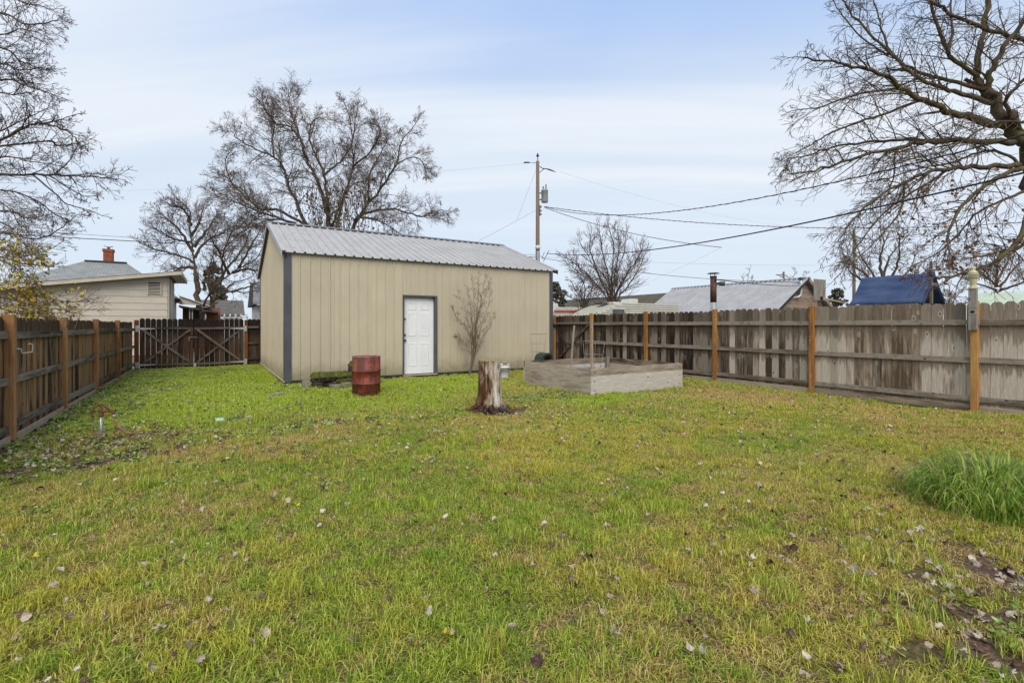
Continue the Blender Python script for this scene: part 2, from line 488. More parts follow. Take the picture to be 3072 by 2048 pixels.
    M['brown_leaf'] = leafm('brown_tree_leaf', [(0.0, (0.13, 0.055, 0.025)), (0.6, (0.24, 0.105, 0.045)), (1.0, (0.33, 0.17, 0.08))])
    M['vine_leaf'] = leafm('vine_leaf', [(0.0, (0.06, 0.048, 0.025)), (0.6, (0.12, 0.10, 0.045)), (1.0, (0.17, 0.145, 0.06))])
    M['needle'] = leafm('conifer_needles', [(0.0, (0.045, 0.046, 0.030)), (0.6, (0.10, 0.095, 0.062)), (1.0, (0.17, 0.15, 0.105))])
    M['weed'] = leafm('weed_leaf', [(0.0, (0.11, 0.17, 0.03)), (0.5, (0.22, 0.30, 0.06)), (1.0, (0.36, 0.40, 0.13))], 0.55)
    # lawn blades: own tint per blade, dryness per tuft
    g = G('grass_blade', 0.55, 0, 0.25)
    tint = g.n('ShaderNodeAttribute', attribute_name='tint').outputs['Fac']
    dry = g.n('ShaderNodeAttribute', attribute_type='INSTANCER', attribute_name='dry').outputs['Fac']
    hue = g.n('ShaderNodeAttribute', attribute_type='INSTANCER', attribute_name='hue').outputs['Fac']
    green = g.ramp(tint, [(0.0, (0.075, 0.145, 0.010)), (0.45, (0.255, 0.395, 0.022)), (1.0, (0.58, 0.66, 0.10))])
    green2 = g.ramp(tint, [(0.0, (0.18, 0.185, 0.014)), (0.45, (0.52, 0.475, 0.036)), (1.0, (0.80, 0.72, 0.15))])
    straw = g.ramp(tint, [(0.0, (0.32, 0.18, 0.045)), (0.5, (0.63, 0.44, 0.13)), (1.0, (0.78, 0.66, 0.33))])
    lush = g.n('ShaderNodeAttribute', attribute_type='INSTANCER', attribute_name='lush').outputs['Fac']
    vivid = g.ramp(tint, [(0.0, (0.13, 0.225, 0.010)), (0.45, (0.36, 0.53, 0.022)), (1.0, (0.68, 0.78, 0.09))])
    cc = g.mix(lush, g.mix(hue, green, green2), vivid)
    sel = g.n('ShaderNodeAttribute', attribute_name='pick').outputs['Fac']      # a blade dies when its pick is under the tuft's dryness
    f = g.rng(g.math('SUBTRACT', dry, sel), -0.06, 0.06)
    gcol = g.mix(f, cc, straw)
    g.col(gcol); g.soft_normal(0.30); g.translucent(gcol, 0.30)
    M['grass'] = g.m
    g = G('tall_grass_blade', 0.4, 0, 0.4)
    tint = g.n('ShaderNodeAttribute', attribute_name='tint').outputs['Fac']
    gcol = g.ramp(tint, [(0.0, (0.075, 0.155, 0.010)), (0.50, (0.195, 0.325, 0.026)), (0.88, (0.44, 0.52, 0.10)), (0.93, (0.46, 0.38, 0.15))])
    g.col(gcol); g.soft_normal(0.3); g.translucent(gcol, 0.35)
    M['tall_grass'] = g.m
    # ground under the grass
    g = G('lawn_thatch', 0.95, 0, 0.1)
    v = g.obj((1, 1, 1), False, True)
    f1 = g.noise(v, 2.0, 5, 0.6); f2 = g.noise(v, 40, 4, 0.7)
    c = g.ramp(f2, [(0.3, (0.050, 0.037, 0.020)), (0.5, (0.16, 0.115, 0.055)), (0.75, (0.44, 0.33, 0.17))])
    c = g.mix(g.rng(f1, 0.4, 0.65), c, g.ramp(f2, [(0.3, (0.060, 0.062, 0.018)), (0.55, (0.15, 0.14, 0.04)), (0.75, (0.36, 0.30, 0.09))]))
    bare = g.n('ShaderNodeAttribute', attribute_name='bare').outputs['Fac']
    c = g.mix(bare, c, g.ramp(f2, [(0.3, (0.058, 0.034, 0.026)), (0.55, (0.150, 0.090, 0.066)), (0.75, (0.31, 0.22, 0.165))]))
    g.col(c); g.bump(f2, 1.0, 0.03)
    M['lawn'] = g.m
    M['ground'] = mottled('far_ground', (0.10, 0.095, 0.05), (0.22, 0.185, 0.12), 0.5, 0.95)
    # objects
    g = G('rusty_red_drum', 0.55, 0, 0.35)
    v = g.obj((1, 1, 1), False); vs = g.obj((1, 1, 0.15), False)
    f = g.noise(v, 5.5, 5, 0.65); fs = g.noise(vs, 9, 4, 0.65)
    c = g.ramp(f, [(0.36, (0.050, 0.016, 0.013)), (0.48, (0.165, 0.030, 0.017)), (0.57, (0.25, 0.046, 0.022)), (0.68, (0.24, 0.095, 0.050))])
    c = g.mix(g.rng(fs, 0.48, 0.62, 0, 0.85), c, (0.075, 0.032, 0.022))
    c = g.mix(g.rng(g.noise(v, 13, 4, 0.7), 0.62, 0.72, 0, 0.7), c, (0.30, 0.14, 0.075))
    z = g.sep(g.n('ShaderNodeTexCoord').outputs['Object'])[2]
    c = g.mix(g.math('MULTIPLY', g.rng(z, 0.02, 0.34, 0.85, 0.0), g.rng(f, 0.35, 0.6, 1.0, 0.35)), c, (0.055, 0.030, 0.028))
    g.col(c); g.bump(f, 0.3, 0.006)
    M['drum'] = g.m
    M['drum_rim'] = mottled('rubbed_rim', (0.30, 0.15, 0.11), (0.50, 0.36, 0.30), 9, 0.5)
    M['ochre'] = mottled('worn_ochre_print', (0.30, 0.13, 0.03), (0.42, 0.24, 0.06), 30, 0.6)
    M['orange_print'] = mottled('worn_orange_print', (0.33, 0.07, 0.02), (0.44, 0.13, 0.04), 30, 0.6)
    M['plastic_white'] = mottled('white_bucket', (0.62, 0.63, 0.65), (0.74, 0.75, 0.77), 7, 0.45)
    M['blue'] = mottled('blue_print', (0.02, 0.09, 0.33), (0.03, 0.13, 0.42), 10, 0.5)
    M['rust'] = mottled('rusty_iron', (0.095, 0.035, 0.02), (0.25, 0.10, 0.055), 22, 0.85, 0, 0.4)
    M['hose'] = mottled('faded_hose', (0.24, 0.115, 0.062), (0.36, 0.21, 0.13), 12, 0.6)
    M['concrete'] = mottled('concrete', (0.19, 0.165, 0.125), (0.31, 0.275, 0.22), 16, 0.95, 0, 0.4)
    M['concrete_moss'] = mottled('mossy_concrete', (0.12, 0.115, 0.05), (0.26, 0.245, 0.15), 13, 0.95, 0, 0.5)
    M['stone'] = mottled('dark_stone', (0.014, 0.013, 0.012), (0.085, 0.072, 0.058), 8, 0.95, 0, 0.8, var=0.4)
    M['moss'] = mottled('moss', (0.035, 0.046, 0.008), (0.115, 0.118, 0.018), 16, 1.0, 0, 1.0)
    M['green_plastic'] = mottled('dark_green_plastic', (0.016, 0.024, 0.018), (0.04, 0.055, 0.042), 10, 0.5)
    M['pale_plastic'] = mottled('pale_green_plastic', (0.22, 0.40, 0.31), (0.45, 0.58, 0.50), 15, 0.4)
    M['dark_plastic'] = mottled('dark_netting', (0.025, 0.035, 0.035), (0.09, 0.11, 0.11), 60, 0.6)
    M['wire'] = mottled('galvanised_wire', (0.17, 0.17, 0.17), (0.30, 0.30, 0.30), 20, 0.5, 0.4)
    M['wire_dark'] = mottled('dull_wire', (0.13, 0.12, 0.11), (0.22, 0.20, 0.18), 20, 0.6, 0.3)
    M['hook'] = mottled('pale_hook', (0.50, 0.42, 0.36), (0.62, 0.55, 0.48), 20, 0.5)
    M['cable'] = mottled('black_cable', (0.02, 0.02, 0.022), (0.05, 0.05, 0.052), 20, 0.6)
    M['cable_grey'] = mottled('grey_wire', (0.10, 0.105, 0.115), (0.16, 0.165, 0.175), 20, 0.6)
    M['transformer'] = mottled('transformer_grey', (0.30, 0.315, 0.32), (0.38, 0.395, 0.40), 6, 0.45)
    M['cream'] = mottled('cream_ceramic', (0.42, 0.385, 0.24), (0.58, 0.535, 0.36), 12, 0.4)
    M['pipe_brown'] = mottled('brown_stove_pipe', (0.065, 0.030, 0.024), (0.115, 0.055, 0.042), 10, 0.6, 0.1)
    M['house_beige'] = mottled('house_paint', (0.47, 0.42, 0.35), (0.53, 0.475, 0.40), 1.5, 0.7)
    M['house_trim'] = mottled('house_trim_paint', (0.45, 0.385, 0.29), (0.53, 0.46, 0.36), 3, 0.7)
    def shingle(name, a, b, c):
        g = G(name, 0.95, 0, 0.15)
        br = g.n('ShaderNodeTexBrick'); br.offset = 0.5
        tc = g.n('ShaderNodeTexCoord')
        g.l(tc.outputs['UV'], br.inputs['Vector'])
        br.inputs['Scale'].default_value = 1.0
        br.inputs['Brick Width'].default_value = 0.30; br.inputs['Row Height'].default_value = 0.14
        br.inputs['Mortar Size'].default_value = 0.012
        br.inputs['Color1'].default_value = (*a, 1); br.inputs['Color2'].default_value = (*b, 1); br.inputs['Mortar'].default_value = (*c, 1)
        f = g.noise(g.obj((1, 1, 1), False, True), 1.2, 4, 0.6)
        g.col(g.mix(g.rng(f, 0.35, 0.7, 0.0, 0.4), br.outputs['Color'], c))
        return g.m
    M['shingle_grey'] = shingle('grey_shingle', (0.25, 0.265, 0.265), (0.33, 0.345, 0.335), (0.17, 0.18, 0.175))
    M['shingle_brown'] = shingle('brown_shingle', (0.125, 0.11, 0.105), (0.175, 0.155, 0.145), (0.085, 0.075, 0.07))
    M['shingle_moss'] = shingle('mossy_shingle', (0.095, 0.088, 0.062), (0.14, 0.125, 0.09), (0.065, 0.06, 0.042))
    g = G('brick', 0.9)
    br = g.n('ShaderNodeTexBrick'); g.l(g.n('ShaderNodeTexCoord').outputs['UV'], br.inputs['Vector'])
    br.inputs['Scale'].default_value = 1.0; br.inputs['Brick Width'].default_value = 0.21; br.inputs['Row Height'].default_value = 0.063; br.inputs['Mortar Size'].default_value = 0.01
    br.inputs['Color1'].default_value = (0.27, 0.095, 0.05, 1); br.inputs['Color2'].default_value = (0.19, 0.07, 0.045, 1); br.inputs['Mortar'].default_value = (0.27, 0.22, 0.18, 1)
    g.col(br.outputs['Color']); M['brick'] = g.m
    M['chimney'] = mottled('chimney_brick', (0.20, 0.055, 0.030), (0.34, 0.115, 0.060), 9, 0.9, 0, 0.4)
    M['dark_metal_roof'] = mottled('dark_roof_edge', (0.035, 0.04, 0.042), (0.07, 0.075, 0.075), 5, 0.6)
    M['garage_roof'] = mottled('garage_steel', (0.33, 0.33, 0.335), (0.41, 0.41, 0.415), 1.5, 0.6, 0.0)
    M['garage_wall'] = wood('garage_siding', (0.40, 0.305, 0.235), (0.30, 0.215, 0.16), (0.15, 0.10, 0.075), 0.28, 0.2, axis='x', knots=False)
    M['tarp'] = mottled('blue_tarp', (0.034, 0.060, 0.150), (0.090, 0.135, 0.250), 3.5, 0.45, 0, 0.4, (1, 0.25, 1))
    M['tarp_shade'] = mottled('tarp_inside_shade', (0.008, 0.010, 0.022), (0.015, 0.02, 0.04), 3, 0.8)  # tarp blue taken near black for its shaded inside
    M['green_roof'] = mottled('pale_green_roof', (0.42, 0.50, 0.37), (0.50, 0.57, 0.44), 2, 0.6)
    M['trailer'] = mottled('cream_aluminium', (0.40, 0.375, 0.285), (0.47, 0.445, 0.35), 2, 0.45)
    M['trailer_white'] = mottled('white_aluminium', (0.50, 0.49, 0.44), (0.57, 0.56, 0.51), 2, 0.45)
    M['orange'] = mottled('orange_stripe', (0.40, 0.075, 0.035), (0.47, 0.10, 0.05), 4, 0.5)
    M['glass'] = mottled('dark_glass', (0.05, 0.055, 0.06), (0.12, 0.12, 0.12), 2, 0.15, 0, 0, spec=0.6)
    M['far_house'] = mottled('far_house_paint', (0.50, 0.48, 0.44), (0.58, 0.56, 0.52), 2, 0.7)
    # stump: bleached, brown and rotten vertical streaks
    g = G('stump_wood', 0.95, 0, 0.1)
    v = g.obj((1, 1, 0.16), False); vb = g.obj((1, 1, 0.5), False)
    f = g.noise(v, 17, 5, 0.65, 0.5); fb = g.noise(vb, 5.5, 4, 0.6, 0.6)
    pale = g.ramp(f, [(0.36, (0.060, 0.040, 0.028)), (0.45, (0.34, 0.27, 0.205)), (0.58, (0.58, 0.52, 0.44)), (0.8, (0.68, 0.63, 0.55))])
    rot = g.ramp(f, [(0.36, (0.022, 0.014, 0.010)), (0.5, (0.14, 0.070, 0.032)), (0.66, (0.36, 0.23, 0.12)), (0.8, (0.52, 0.40, 0.26))])
    x, y, z = g.sep(g.n('ShaderNodeTexCoord').outputs['Object'])
    side = g.math('ADD', g.math('MULTIPLY', x, 1.9), g.math('MULTIPLY', g.math('SUBTRACT', fb, 0.5), 1.3))
    c = g.mix(g.rng(side, -0.34, -0.02), rot, pale)
    zz = g.math('ADD', z, g.math('MULTIPLY', g.math('SUBTRACT', fb, 0.5), 0.45))
    c = g.mix(g.rng(zz, 0.03, 0.17, 0.94, 0.0), c, g.ramp(f, [(0.35, (0.014, 0.010, 0.009)), (0.7, (0.085, 0.050, 0.040))]))
    g.col(c); g.bump(f, 1.0, 0.03)
    M['stump'] = g.m
    g = G('stump_top', 1.0)
    f = g.noise(g.obj((1, 1, 1), False), 9, 4, 0.6)
    g.col(g.ramp(f, [(0.42, (0.26, 0.205, 0.125)), (0.5, (0.25, 0.235, 0.085)), (0.62, (0.20, 0.205, 0.055))])); g.bump(f, 0.6, 0.02)
    M['stump_top'] = g.m
build_materials()

# ------------------------------------------------------------------ fields over the yard
def gz(x, y):
    return (0.018*np.sin(1.3*x+0.7*y+1.0) + 0.014*np.sin(2.1*y-1.1*x+2.0) + 0.009*np.sin(3.7*x+2.9*y)) * 0.9
def gzf(x, y):
    return float(gz(np.float64(x), np.float64(y)))
_perm = np.random.RandomState(11).rand(256, 256)
def vn1(x, y):
    xi = np.floor(x).astype(int); yi = np.floor(y).astype(int)
    fx = x-xi; fy = y-yi
    fx = fx*fx*(3-2*fx); fy = fy*fy*(3-2*fy)
    a = _perm[xi % 256, yi % 256]; b = _perm[(xi+1) % 256, yi % 256]
    c = _perm[xi % 256, (yi+1) % 256]; d = _perm[(xi+1) % 256, (yi+1) % 256]
    return (a*(1-fx)+b*fx)*(1-fy) + (c*(1-fx)+d*fx)*fy
def vn(x, y, s, o=0.0, oct=3):
    t = 0.0; amp = 0.5; tot = 0.0
    for k in range(oct):
        t = t + amp*vn1(x*s*2**k+o+17.3*k+500, y*s*2**k+o*1.7+9.1*k+500); tot += amp; amp *= 0.5
    return t/tot
def sstep(a, b, x):
    t = np.clip((x-a)/(b-a), 0, 1); return t*t*(3-2*t)
def blob(x, y, cx, cy, rx, ry):
    return 1-sstep(0.45, 1.0, np.sqrt(((x-cx)/rx)**2+((y-cy)/ry)**2))
def f_bare(x, y):
    n = vn(x, y, 2.2, 3.0)
    b = 0.95*blob(x, y, -1.35, 7.1, 1.5, 1.3)*sstep(0.30, 0.60, n)
    b = np.maximum(b, 0.95*blob(x, y, 3.95, 7.0, 0.85, 0.55)*sstep(0.25, 0.5, n))
    b = np.maximum(b, 0.95*blob(x, y, 3.40, 0.82, 1.05, 0.55)*sstep(0.10, 0.50, n))
    b = np.maximum(b, 0.80*blob(x, y, 1.6, 7.15, 2.4, 0.50)*sstep(0.42, 0.58, n))
    b = np.maximum(b, 0.75*blob(x, y, -0.15, 9.4, 0.6, 0.5)*sstep(0.5, 0.62, n))
    b = np.maximum(b, 0.8*sstep(-1.75, -1.95, x)*sstep(0.35, 0.6, n))
    b = np.maximum(b, 0.6*sstep(12.2, 12.5, y)*sstep(1.3, 1.6, x))
    b = np.maximum(b, 0.65*blob(x, y, 4.8, 12.2, 0.7, 0.5)*sstep(0.3, 0.5, n))
    return b
def f_fresh(x, y):
    """1 where the lawn is lush and green (back, towards the gate and the shed)"""
    e = y + 0.9*(vn(x, y, 0.8, 21.0)-0.5)*2 - 0.25*np.maximum(x-3.5, 0)*2
    f = sstep(7.3, 9.0, e)*(1-0.9*sstep(5.6, 7.2, x))
    f = np.maximum(f, 0.9*blob(x, y, 6.2, 6.9, 1.5, 0.75))
    f = np.maximum(f, 0.8*sstep(9.75, 10.2, x)*sstep(0.35, 0.6, vn(x, y, 1.5, 4.0)))
    return f
def f_dry(x, y):
    n = vn(x, y, 0.9, 40.0); n2 = vn(x, y, 3.1, 60.0)
    d = 0.36 + 1.1*(n-0.5) + 0.8*(n2-0.5)
    d = d + 0.28*sstep(6.5, 9.5, x)*sstep(8.5, 6.5, y) - 0.05
    d = d + 0.30*blob(x, y, 0.6, 6.1, 1.6, 0.8) + 0.22*blob(x, y, 7.9, 6.6, 1.9, 0.9)
    d = d*(1-0.92*f_fresh(x, y)) 
    return np.clip(d, 0.03, 0.9)
def f_hue(x, y):
    n = vn(x, y, 0.7, 80.0); n2 = vn(x, y, 2.4, 91.0)
    h = 0.46+2.0*(n-0.5)+1.5*(n2-0.5)
    return np.clip(h*(1-0.35*f_fresh(x, y)), 0, 1)

# ------------------------------------------------------------------ ground and lawn sheet
mb = MB()
for a, b in (((-900, -900), (-2.2, 900)), ((10.7, -900), (900, 900)), ((-2.2, -900), (10.7, -4)), ((-2.2, 19.5), (10.7, 900))):
    mb.poly([(a[0], a[1], -0.04), (b[0], a[1], -0.04), (b[0], b[1], -0.04), (a[0], b[1], -0.04)])
props(mb.build('ground', M['ground'], fix=False), 'bare winter ground beyond the fences', None, None, 'structure')
nx, ny = 109, 198
gx = np.linspace(-2.3, 10.8, nx); gy = np.linspace(-4.1, 19.6, ny)
GX, GY = np.meshgrid(gx, gy)
GZ = gz(GX, GY)
me = bpy.data.meshes.new('lawn')
vv = np.stack([GX.ravel(), GY.ravel(), GZ.ravel()], 1)
idx = np.arange(nx*ny).reshape(ny, nx)
ff = np.stack([idx[:-1, :-1].ravel(), idx[:-1, 1:].ravel(), idx[1:, 1:].ravel(), idx[1:, :-1].ravel()], 1)
me.from_pydata(vv.tolist(), [], ff.tolist())
at_b = me.attributes.new('bare', 'FLOAT', 'POINT')
at_b.data.foreach_set('value', f_bare(GX.ravel(), GY.ravel()).astype(np.float32))
me.polygons.foreach_set('use_smooth', [True]*len(me.polygons))
me.materials.append(M['lawn'])
props(link(bpy.data.objects.new('lawn', me)), 'yellowing winter lawn inside the fences', None, None, 'structure')

def planar_uv(me):
    """UVs in metres: u level along the face, v up its slope"""
    uv = me.uv_layers.new(name='UVMap')
    for p in me.polygons:
        n = p.normal
        u = Vector((0, 0, 1)).cross(n)
        if u.length < 1e-3: u = Vector((1, 0, 0))
        u.normalize(); w = n.cross(u)
        for li in p.loop_indices:
            c = me.vertices[me.loops[li].vertex_index].co
            uv.data[li].uv = (c.dot(u), c.dot(w))

# ------------------------------------------------------------------ metal shed
RIB = 0.2286
def corrugated(u0, u1, first, h=0.019, RIB=RIB, wide=1.0):
    """profile points (u, height) of ribbed steel between u0 and u1"""
    pts = [(u0, 0.0)]
    k = math.floor((u0-first)/RIB)-1
    while first+k*RIB < u1+0.1:
        c = first+k*RIB
        k_ = wide
        for du, hh in ((-0.024*k_, 0), (-0.013*k_, h), (0.013*k_, h), (0.024*k_, 0), (0.098, 0), (0.104, 0.003), (0.122, 0.003), (0.128, 0)):
            if u0+1e-4 < c+du < u1-1e-4:
                pts.append((c+du, hh))
        k += 1
    pts.append((u1, 0.0))
    return pts
def ribbed_sheet(u0, u1, first, lo, hi, place, h=0.021, pitch=RIB, wide=1.0):
    mb = MB()
    pr = corrugated(u0, u1, first, h, pitch, wide)
    for u, hh in pr:
        mb.v.append(place(u, hh, lo(u))); mb.v.append(place(u, hh, hi(u)))
    for i in range(len(pr)-1):
        mb.f.append((2*i, 2*i+2, 2*i+3, 2*i+1))
    return mb

SX0, SX1, SY0, SY1 = 1.475, 9.21, 12.57, 19.35
RY = (SY0+SY1)/2
EAVE, RIDGE = 3.10, 4.36
DX0, DX1, DZ0, DZ1 = 4.335, 5.285, 0.09, 2.16
shed = empty('metal_shed', (SX0, SY0, 0), 0, 'large beige ribbed metal shed with grey steel gable roof and white door', 'shed')
def S(p): return (p[0]-SX0, p[1]-SY0, p[2])
first = 0.078
W = SX1-SX0
u = 0.0; edges = [0.0]
e = first+RIB*0.5
while e < W-0.3:
    e += RIB*4
    edges.append(min(e, W))
if edges[-1] < W: edges.append(W)
for a, b in zip(edges[:-1], edges[1:]):
    cuts = sorted({a, b, *[c for c in (DX0-SX0, DX1-SX0) if a < c < b]})
    for c0, c1 in zip(cuts[:-1], cuts[1:]):
        mid = (c0+c1)/2+SX0
        lo = DZ1 if DX0 < mid < DX1 else 0.09
        ribbed_sheet(c0, c1-0.0015, first, lambda u: lo, lambda u: EAVE+0.02, lambda u, h, z: (u, -h, z)).build('siding_panel', M['siding'], shed, fix=False)
def gable(v):
    return EAVE + (RIDGE-EAVE)*(1-abs(v-(RY-SY0))/(RY-SY0)) - 0.02
D = SY1-SY0
e = [0.0]
while e[-1] < D-0.05: e.append(min(e[-1]+RIB*4, D))
if (RY-SY0) not in e: pass
for a, b in zip(e[:-1], e[1:]):
    ribbed_sheet(a, b-0.0015, 0.05, lambda u: 0.09, gable, lambda u, h, z: (-h, D-u, z)).build('siding_panel', M['siding'], shed)
    ribbed_sheet(a, b-0.0015, 0.05, lambda u: 0.09, gable, lambda u, h, z: (W+h, u, z)).build('siding_panel', M['siding'], shed)
for k in range(8):
    a = W*k/8; b = W*(k+1)/8
    ribbed_sheet(a, b-0.0015, 0.05, lambda u: 0.09, lambda u: EAVE, lambda u, h, z: (u, D+h, z)).build('siding_panel', M['siding'], shed)
# unseen solid core added behind the sheets to block daylight
mb = MB()
mb.box((0.02, 0.16, 0.02), (W-0.02, D-0.02, EAVE-0.05))
mb.prism([(0.02, 0.05, EAVE-0.05), (0.02, RY-SY0, RIDGE-0.1), (0.02, D-0.05, EAVE-0.05)], (W-0.04, 0, 0))
mb.box((0.02, 0.02, 0.02), (DX0-SX0-0.02, 0.16, EAVE-0.05)); mb.box((DX1-SX0+0.02, 0.02, 0.02), (W-0.02, 0.16, EAVE-0.05)); mb.box((DX0-SX0-0.02, 0.02, DZ1+0.02), (DX1-SX0+0.02, 0.16, EAVE-0.05))
mb.build('inner_light_block', M['dark_base'], shed)
# roof sheets
OV = 0.11
slope = (RIDGE-EAVE)/(RY-SY0)
sn = Vector((0, -slope, 1)).normalized()
def roof_place(front):
    sg = 1 if front else -1
    def f(u, h, v):        # v: horizontal distance from ridge
        y = (RY-SY0) - sg*v
        z = RIDGE+0.045 - slope*v
        return (u, y-sg*h*slope*0.9, z+h)
    return f
RX0, RX1 = -0.10, W+0.17
half = RY-SY0+OV
e = [RX0]
while e[-1] < RX1-0.02: e.append(min(e[-1]+RIB*4, RX1))
for fr in (True, False):
    for a, b in zip(e[:-1], e[1:]):
        m_ = ribbed_sheet(a, b-0.0015, RX0+0.06, lambda u: half, lambda u: 0.0, roof_place(fr), 0.034, RIB, 1.25)
        m_.build('roof_panel', M['roof'], shed, fix=False)
mb = MB()
for sg in (1, -1):
    y0 = RY-SY0; 
    mb.prism([(RX0-0.02, y0, RIDGE+0.100), (RX0-0.02, y0-sg*0.17, RIDGE+0.100-slope*0.17), (RX0-0.02, y0-sg*0.17, RIDGE+0.088-slope*0.17), (RX0-0.02, y0, RIDGE+0.062)], (RX1-RX0+0.04, 0, 0))
mb.build('ridge_cap', M['roof_cap'], shed)
for x in (RX0-0.004, RX1-0.016):
    for sg in (1, -1):
        y0 = RY-SY0
        MB().prism([(x, y0, RIDGE+0.088), (x, y0-sg*half, RIDGE+0.088-slope*half), (x, y0-sg*half, RIDGE-0.045-slope*half), (x, y0, RIDGE-0.045)], (0.02, 0, 0)).build('rake_trim', M['roof'] if x < 0 else M['trim'], shed)
        # return flange on top of the roof
        MB().prism([(x, y0, RIDGE+0.080), (x+(0.11 if x < 0 else -0.11), y0, RIDGE+0.080), (x+(0.11 if x < 0 else -0.11), y0-sg*half, RIDGE+0.080-slope*half), (x, y0-sg*half, RIDGE+0.080-slope*half)], (0, 0, 0.006)).build('rake_flange', M['roof'], shed)
for x in (RX0+0.02, W+0.02):                                     # soffit strips of the gable overhangs
    MB().prism([(x, y0-half, RIDGE-0.02-slope*half), (x, y0, RIDGE-0.02), (x, y0+half, RIDGE-0.02-slope*half), (x, y0, RIDGE-0.035)], (0.10, 0, 0)).build('soffit_strip', M['trim'], shed)
MB().box((RX0+0.02, -OV+0.050, EAVE-0.012), (RX1-0.02, -OV+0.06, EAVE+0.022)).build('eave_shadow_strip', M['roof_cap'], shed)  # dark strip put in for the thin shadow under the roof edge
MB().box((RX0+0.02, -OV+0.062, EAVE-0.012), (RX1-0.02, -0.022, EAVE-0.002)).build('soffit', M['siding'], shed)
# corner trims, base strip
def corner(name, x0, x1, y0, y1):
    MB().box((x0, y0, 0.06), (x1, y1, EAVE-0.035)).build(name, M['trim'], shed)
corner('corner_trim', -0.026, 0.130, -0.030, -0.0215); corner('corner_trim', -0.030, -0.0215, -0.0205, 0.12)
corner('corner_trim', W-0.105, W+0.026, -0.030, -0.0215); corner('corner_trim', W+0.0215, W+0.030, -0.0205, 0.12)
corner('corner_trim', -0.030, -0.0215, D-0.12, D+0.02)
MB().box((-0.012, -0.012, -0.06), (W+0.012, 0.015, 0.088)).build('base_board', M['dark_base'], shed)  # skirt board coloured near black, taking in the shadow gap below the siding
MB().box((-0.012, 0.02, -0.06), (0.015, D, 0.088)).build('base_board', M['dark_base'], shed)
MB().box((-0.045, -0.035, 0.062), (-0.014, D, 0.086)).build('base_flashing', M['house_trim'], shed)
# fasteners in rows
mb = MB()
for z in (0.16, 0.86, 1.60, 2.34, 2.92):
    k = 0
    while first+k*RIB < W-0.15:
        for du in (0.055, ):
            x = first+k*RIB+du
            if not (DX0-0.08 < x+SX0 < DX1+0.08 and z < DZ1+0.1) and x > 0.15:
                mb.box((x-0.011, -0.008, z-0.011), (x+0.011, -0.0005, z+0.011))
        k += 1
props(mb.build('screws', M['house_trim'], shed), kind='stuff')
mb = MB()
k = 0
while RX0+0.06+k*RIB < RX1:
    for v in (0.35, 1.2, 2.1, 3.0):
        x = RX0+0.06+k*RIB+0.06
        mb.box((x-0.009, RY-SY0-v-0.009, RIDGE+0.045-slope*v), (x+0.009, RY-SY0-v+0.009, RIDGE+0.056-slope*v))
    k += 1
props(mb.build('roof_screws', M['roof_cap'], shed), kind='stuff')
# door frame, door with six raised panels
dx0, dx1 = DX0-SX0, DX1-SX0
fr_m = M['trim']
mb = MB()
mb.box((dx0-0.012, -0.034, 0.075), (dx0+0.022, 0.155, DZ1)); mb.build('door_jamb', fr_m, shed)
MB().box((dx1-0.05, -0.034, 0.075), (dx1+0.012, 0.155, DZ1)).build('door_jamb', fr_m, shed)
MB().box((dx0-0.012, -0.034, DZ1+0.001), (dx1+0.012, 0.155, DZ1+0.045)).build('door_header', fr_m, shed)
MB().box((dx0+0.0225, 0.13, DZ1-0.03), (dx1-0.0505, 0.155, DZ1-0.0005)).build('door_stop', M['white'], shed)
MB().box((dx0-0.01, -0.05, 0.050), (dx1+0.01, 0.13, 0.074)).build('threshold', M['house_trim'], shed)
door = MB()
lx0, lx1, lz0, lz1 = dx0+0.028, dx1-0.056, 0.088, DZ1-0.034
door.box((lx0, 0.085, lz0), (lx1, 0.125, lz1))
door = door.build('door', M['white'], shed); props(door, 'white six panel door with dark knob')
dw = lx1-lx0
def door_panel(x0, x1, z0, z1):
    # sunken moulding groove drawn by four bevelled strips and a raised field
    mb = MB(); y = 0.0835; t = 0.016
    P = [(x0, z0), (x1, z0), (x1, z1), (x0, z1)]
    Q = [(x0+t, z0+t), (x1-t, z0+t), (x1-t, z1-t), (x0+t, z1-t)]
    q2 = 0.030
    U = [(x0+q2, z0+q2), (x1-q2, z0+q2), (x1-q2, z1-q2), (x0+q2, z1-q2)]
    for i in range(4):
        j = (i+1) % 4
        mb.poly([(P[i][0], 0.0848, P[i][1]), (P[j][0], 0.0848, P[j][1]), (Q[j][0], 0.0735, Q[j][1]), (Q[i][0], 0.0735, Q[i][1])])
        mb.poly([(Q[i][0], 0.0735, Q[i][1]), (Q[j][0], 0.0735, Q[j][1]), (U[j][0], 0.0825, U[j][1]), (U[i][0], 0.0825, U[i][1])])
    mb.poly([(p[0], 0.0825, p[1]) for p in U])
    mb.build('door_panel', M['white'], door)
hgt = lz1-lz0
for cx in (lx0+dw*0.29, lx0+dw*0.71):
    for z0, z1 in ((0.845, 0.945), (0.50, 0.80), (0.10, 0.405)):
        door_panel(cx-dw*0.135, cx+dw*0.135, lz0+hgt*z0, lz0+hgt*z1)
def knob(z, m, r):
    mb = MB()
    Mx = Matrix.Translation((lx0+0.045, 0.085, z)) @ Matrix.Rotation(R(90), 4, 'X')
    base = len(mb.v)
    mb.lathe([(r*1.05, 0), (r*1.05, 0.008), (r*0.45, 0.012), (r*0.45, 0.03), (r*0.9, 0.04), (r, 0.055), (r*0.6, 0.068)], 14)
    mb.v = [tuple(Mx @ Vector(p)) for p in mb.v]
    return mb
knob(0.99, M['black'], 0.028).build('door_knob', M['black'], door, True)
knob(1.14, M['brass'], 0.024).build('deadbolt', M['brass'], door, True)
knob(1.56, M['black'], 0.018).build('hasp', M['black'], door, True)
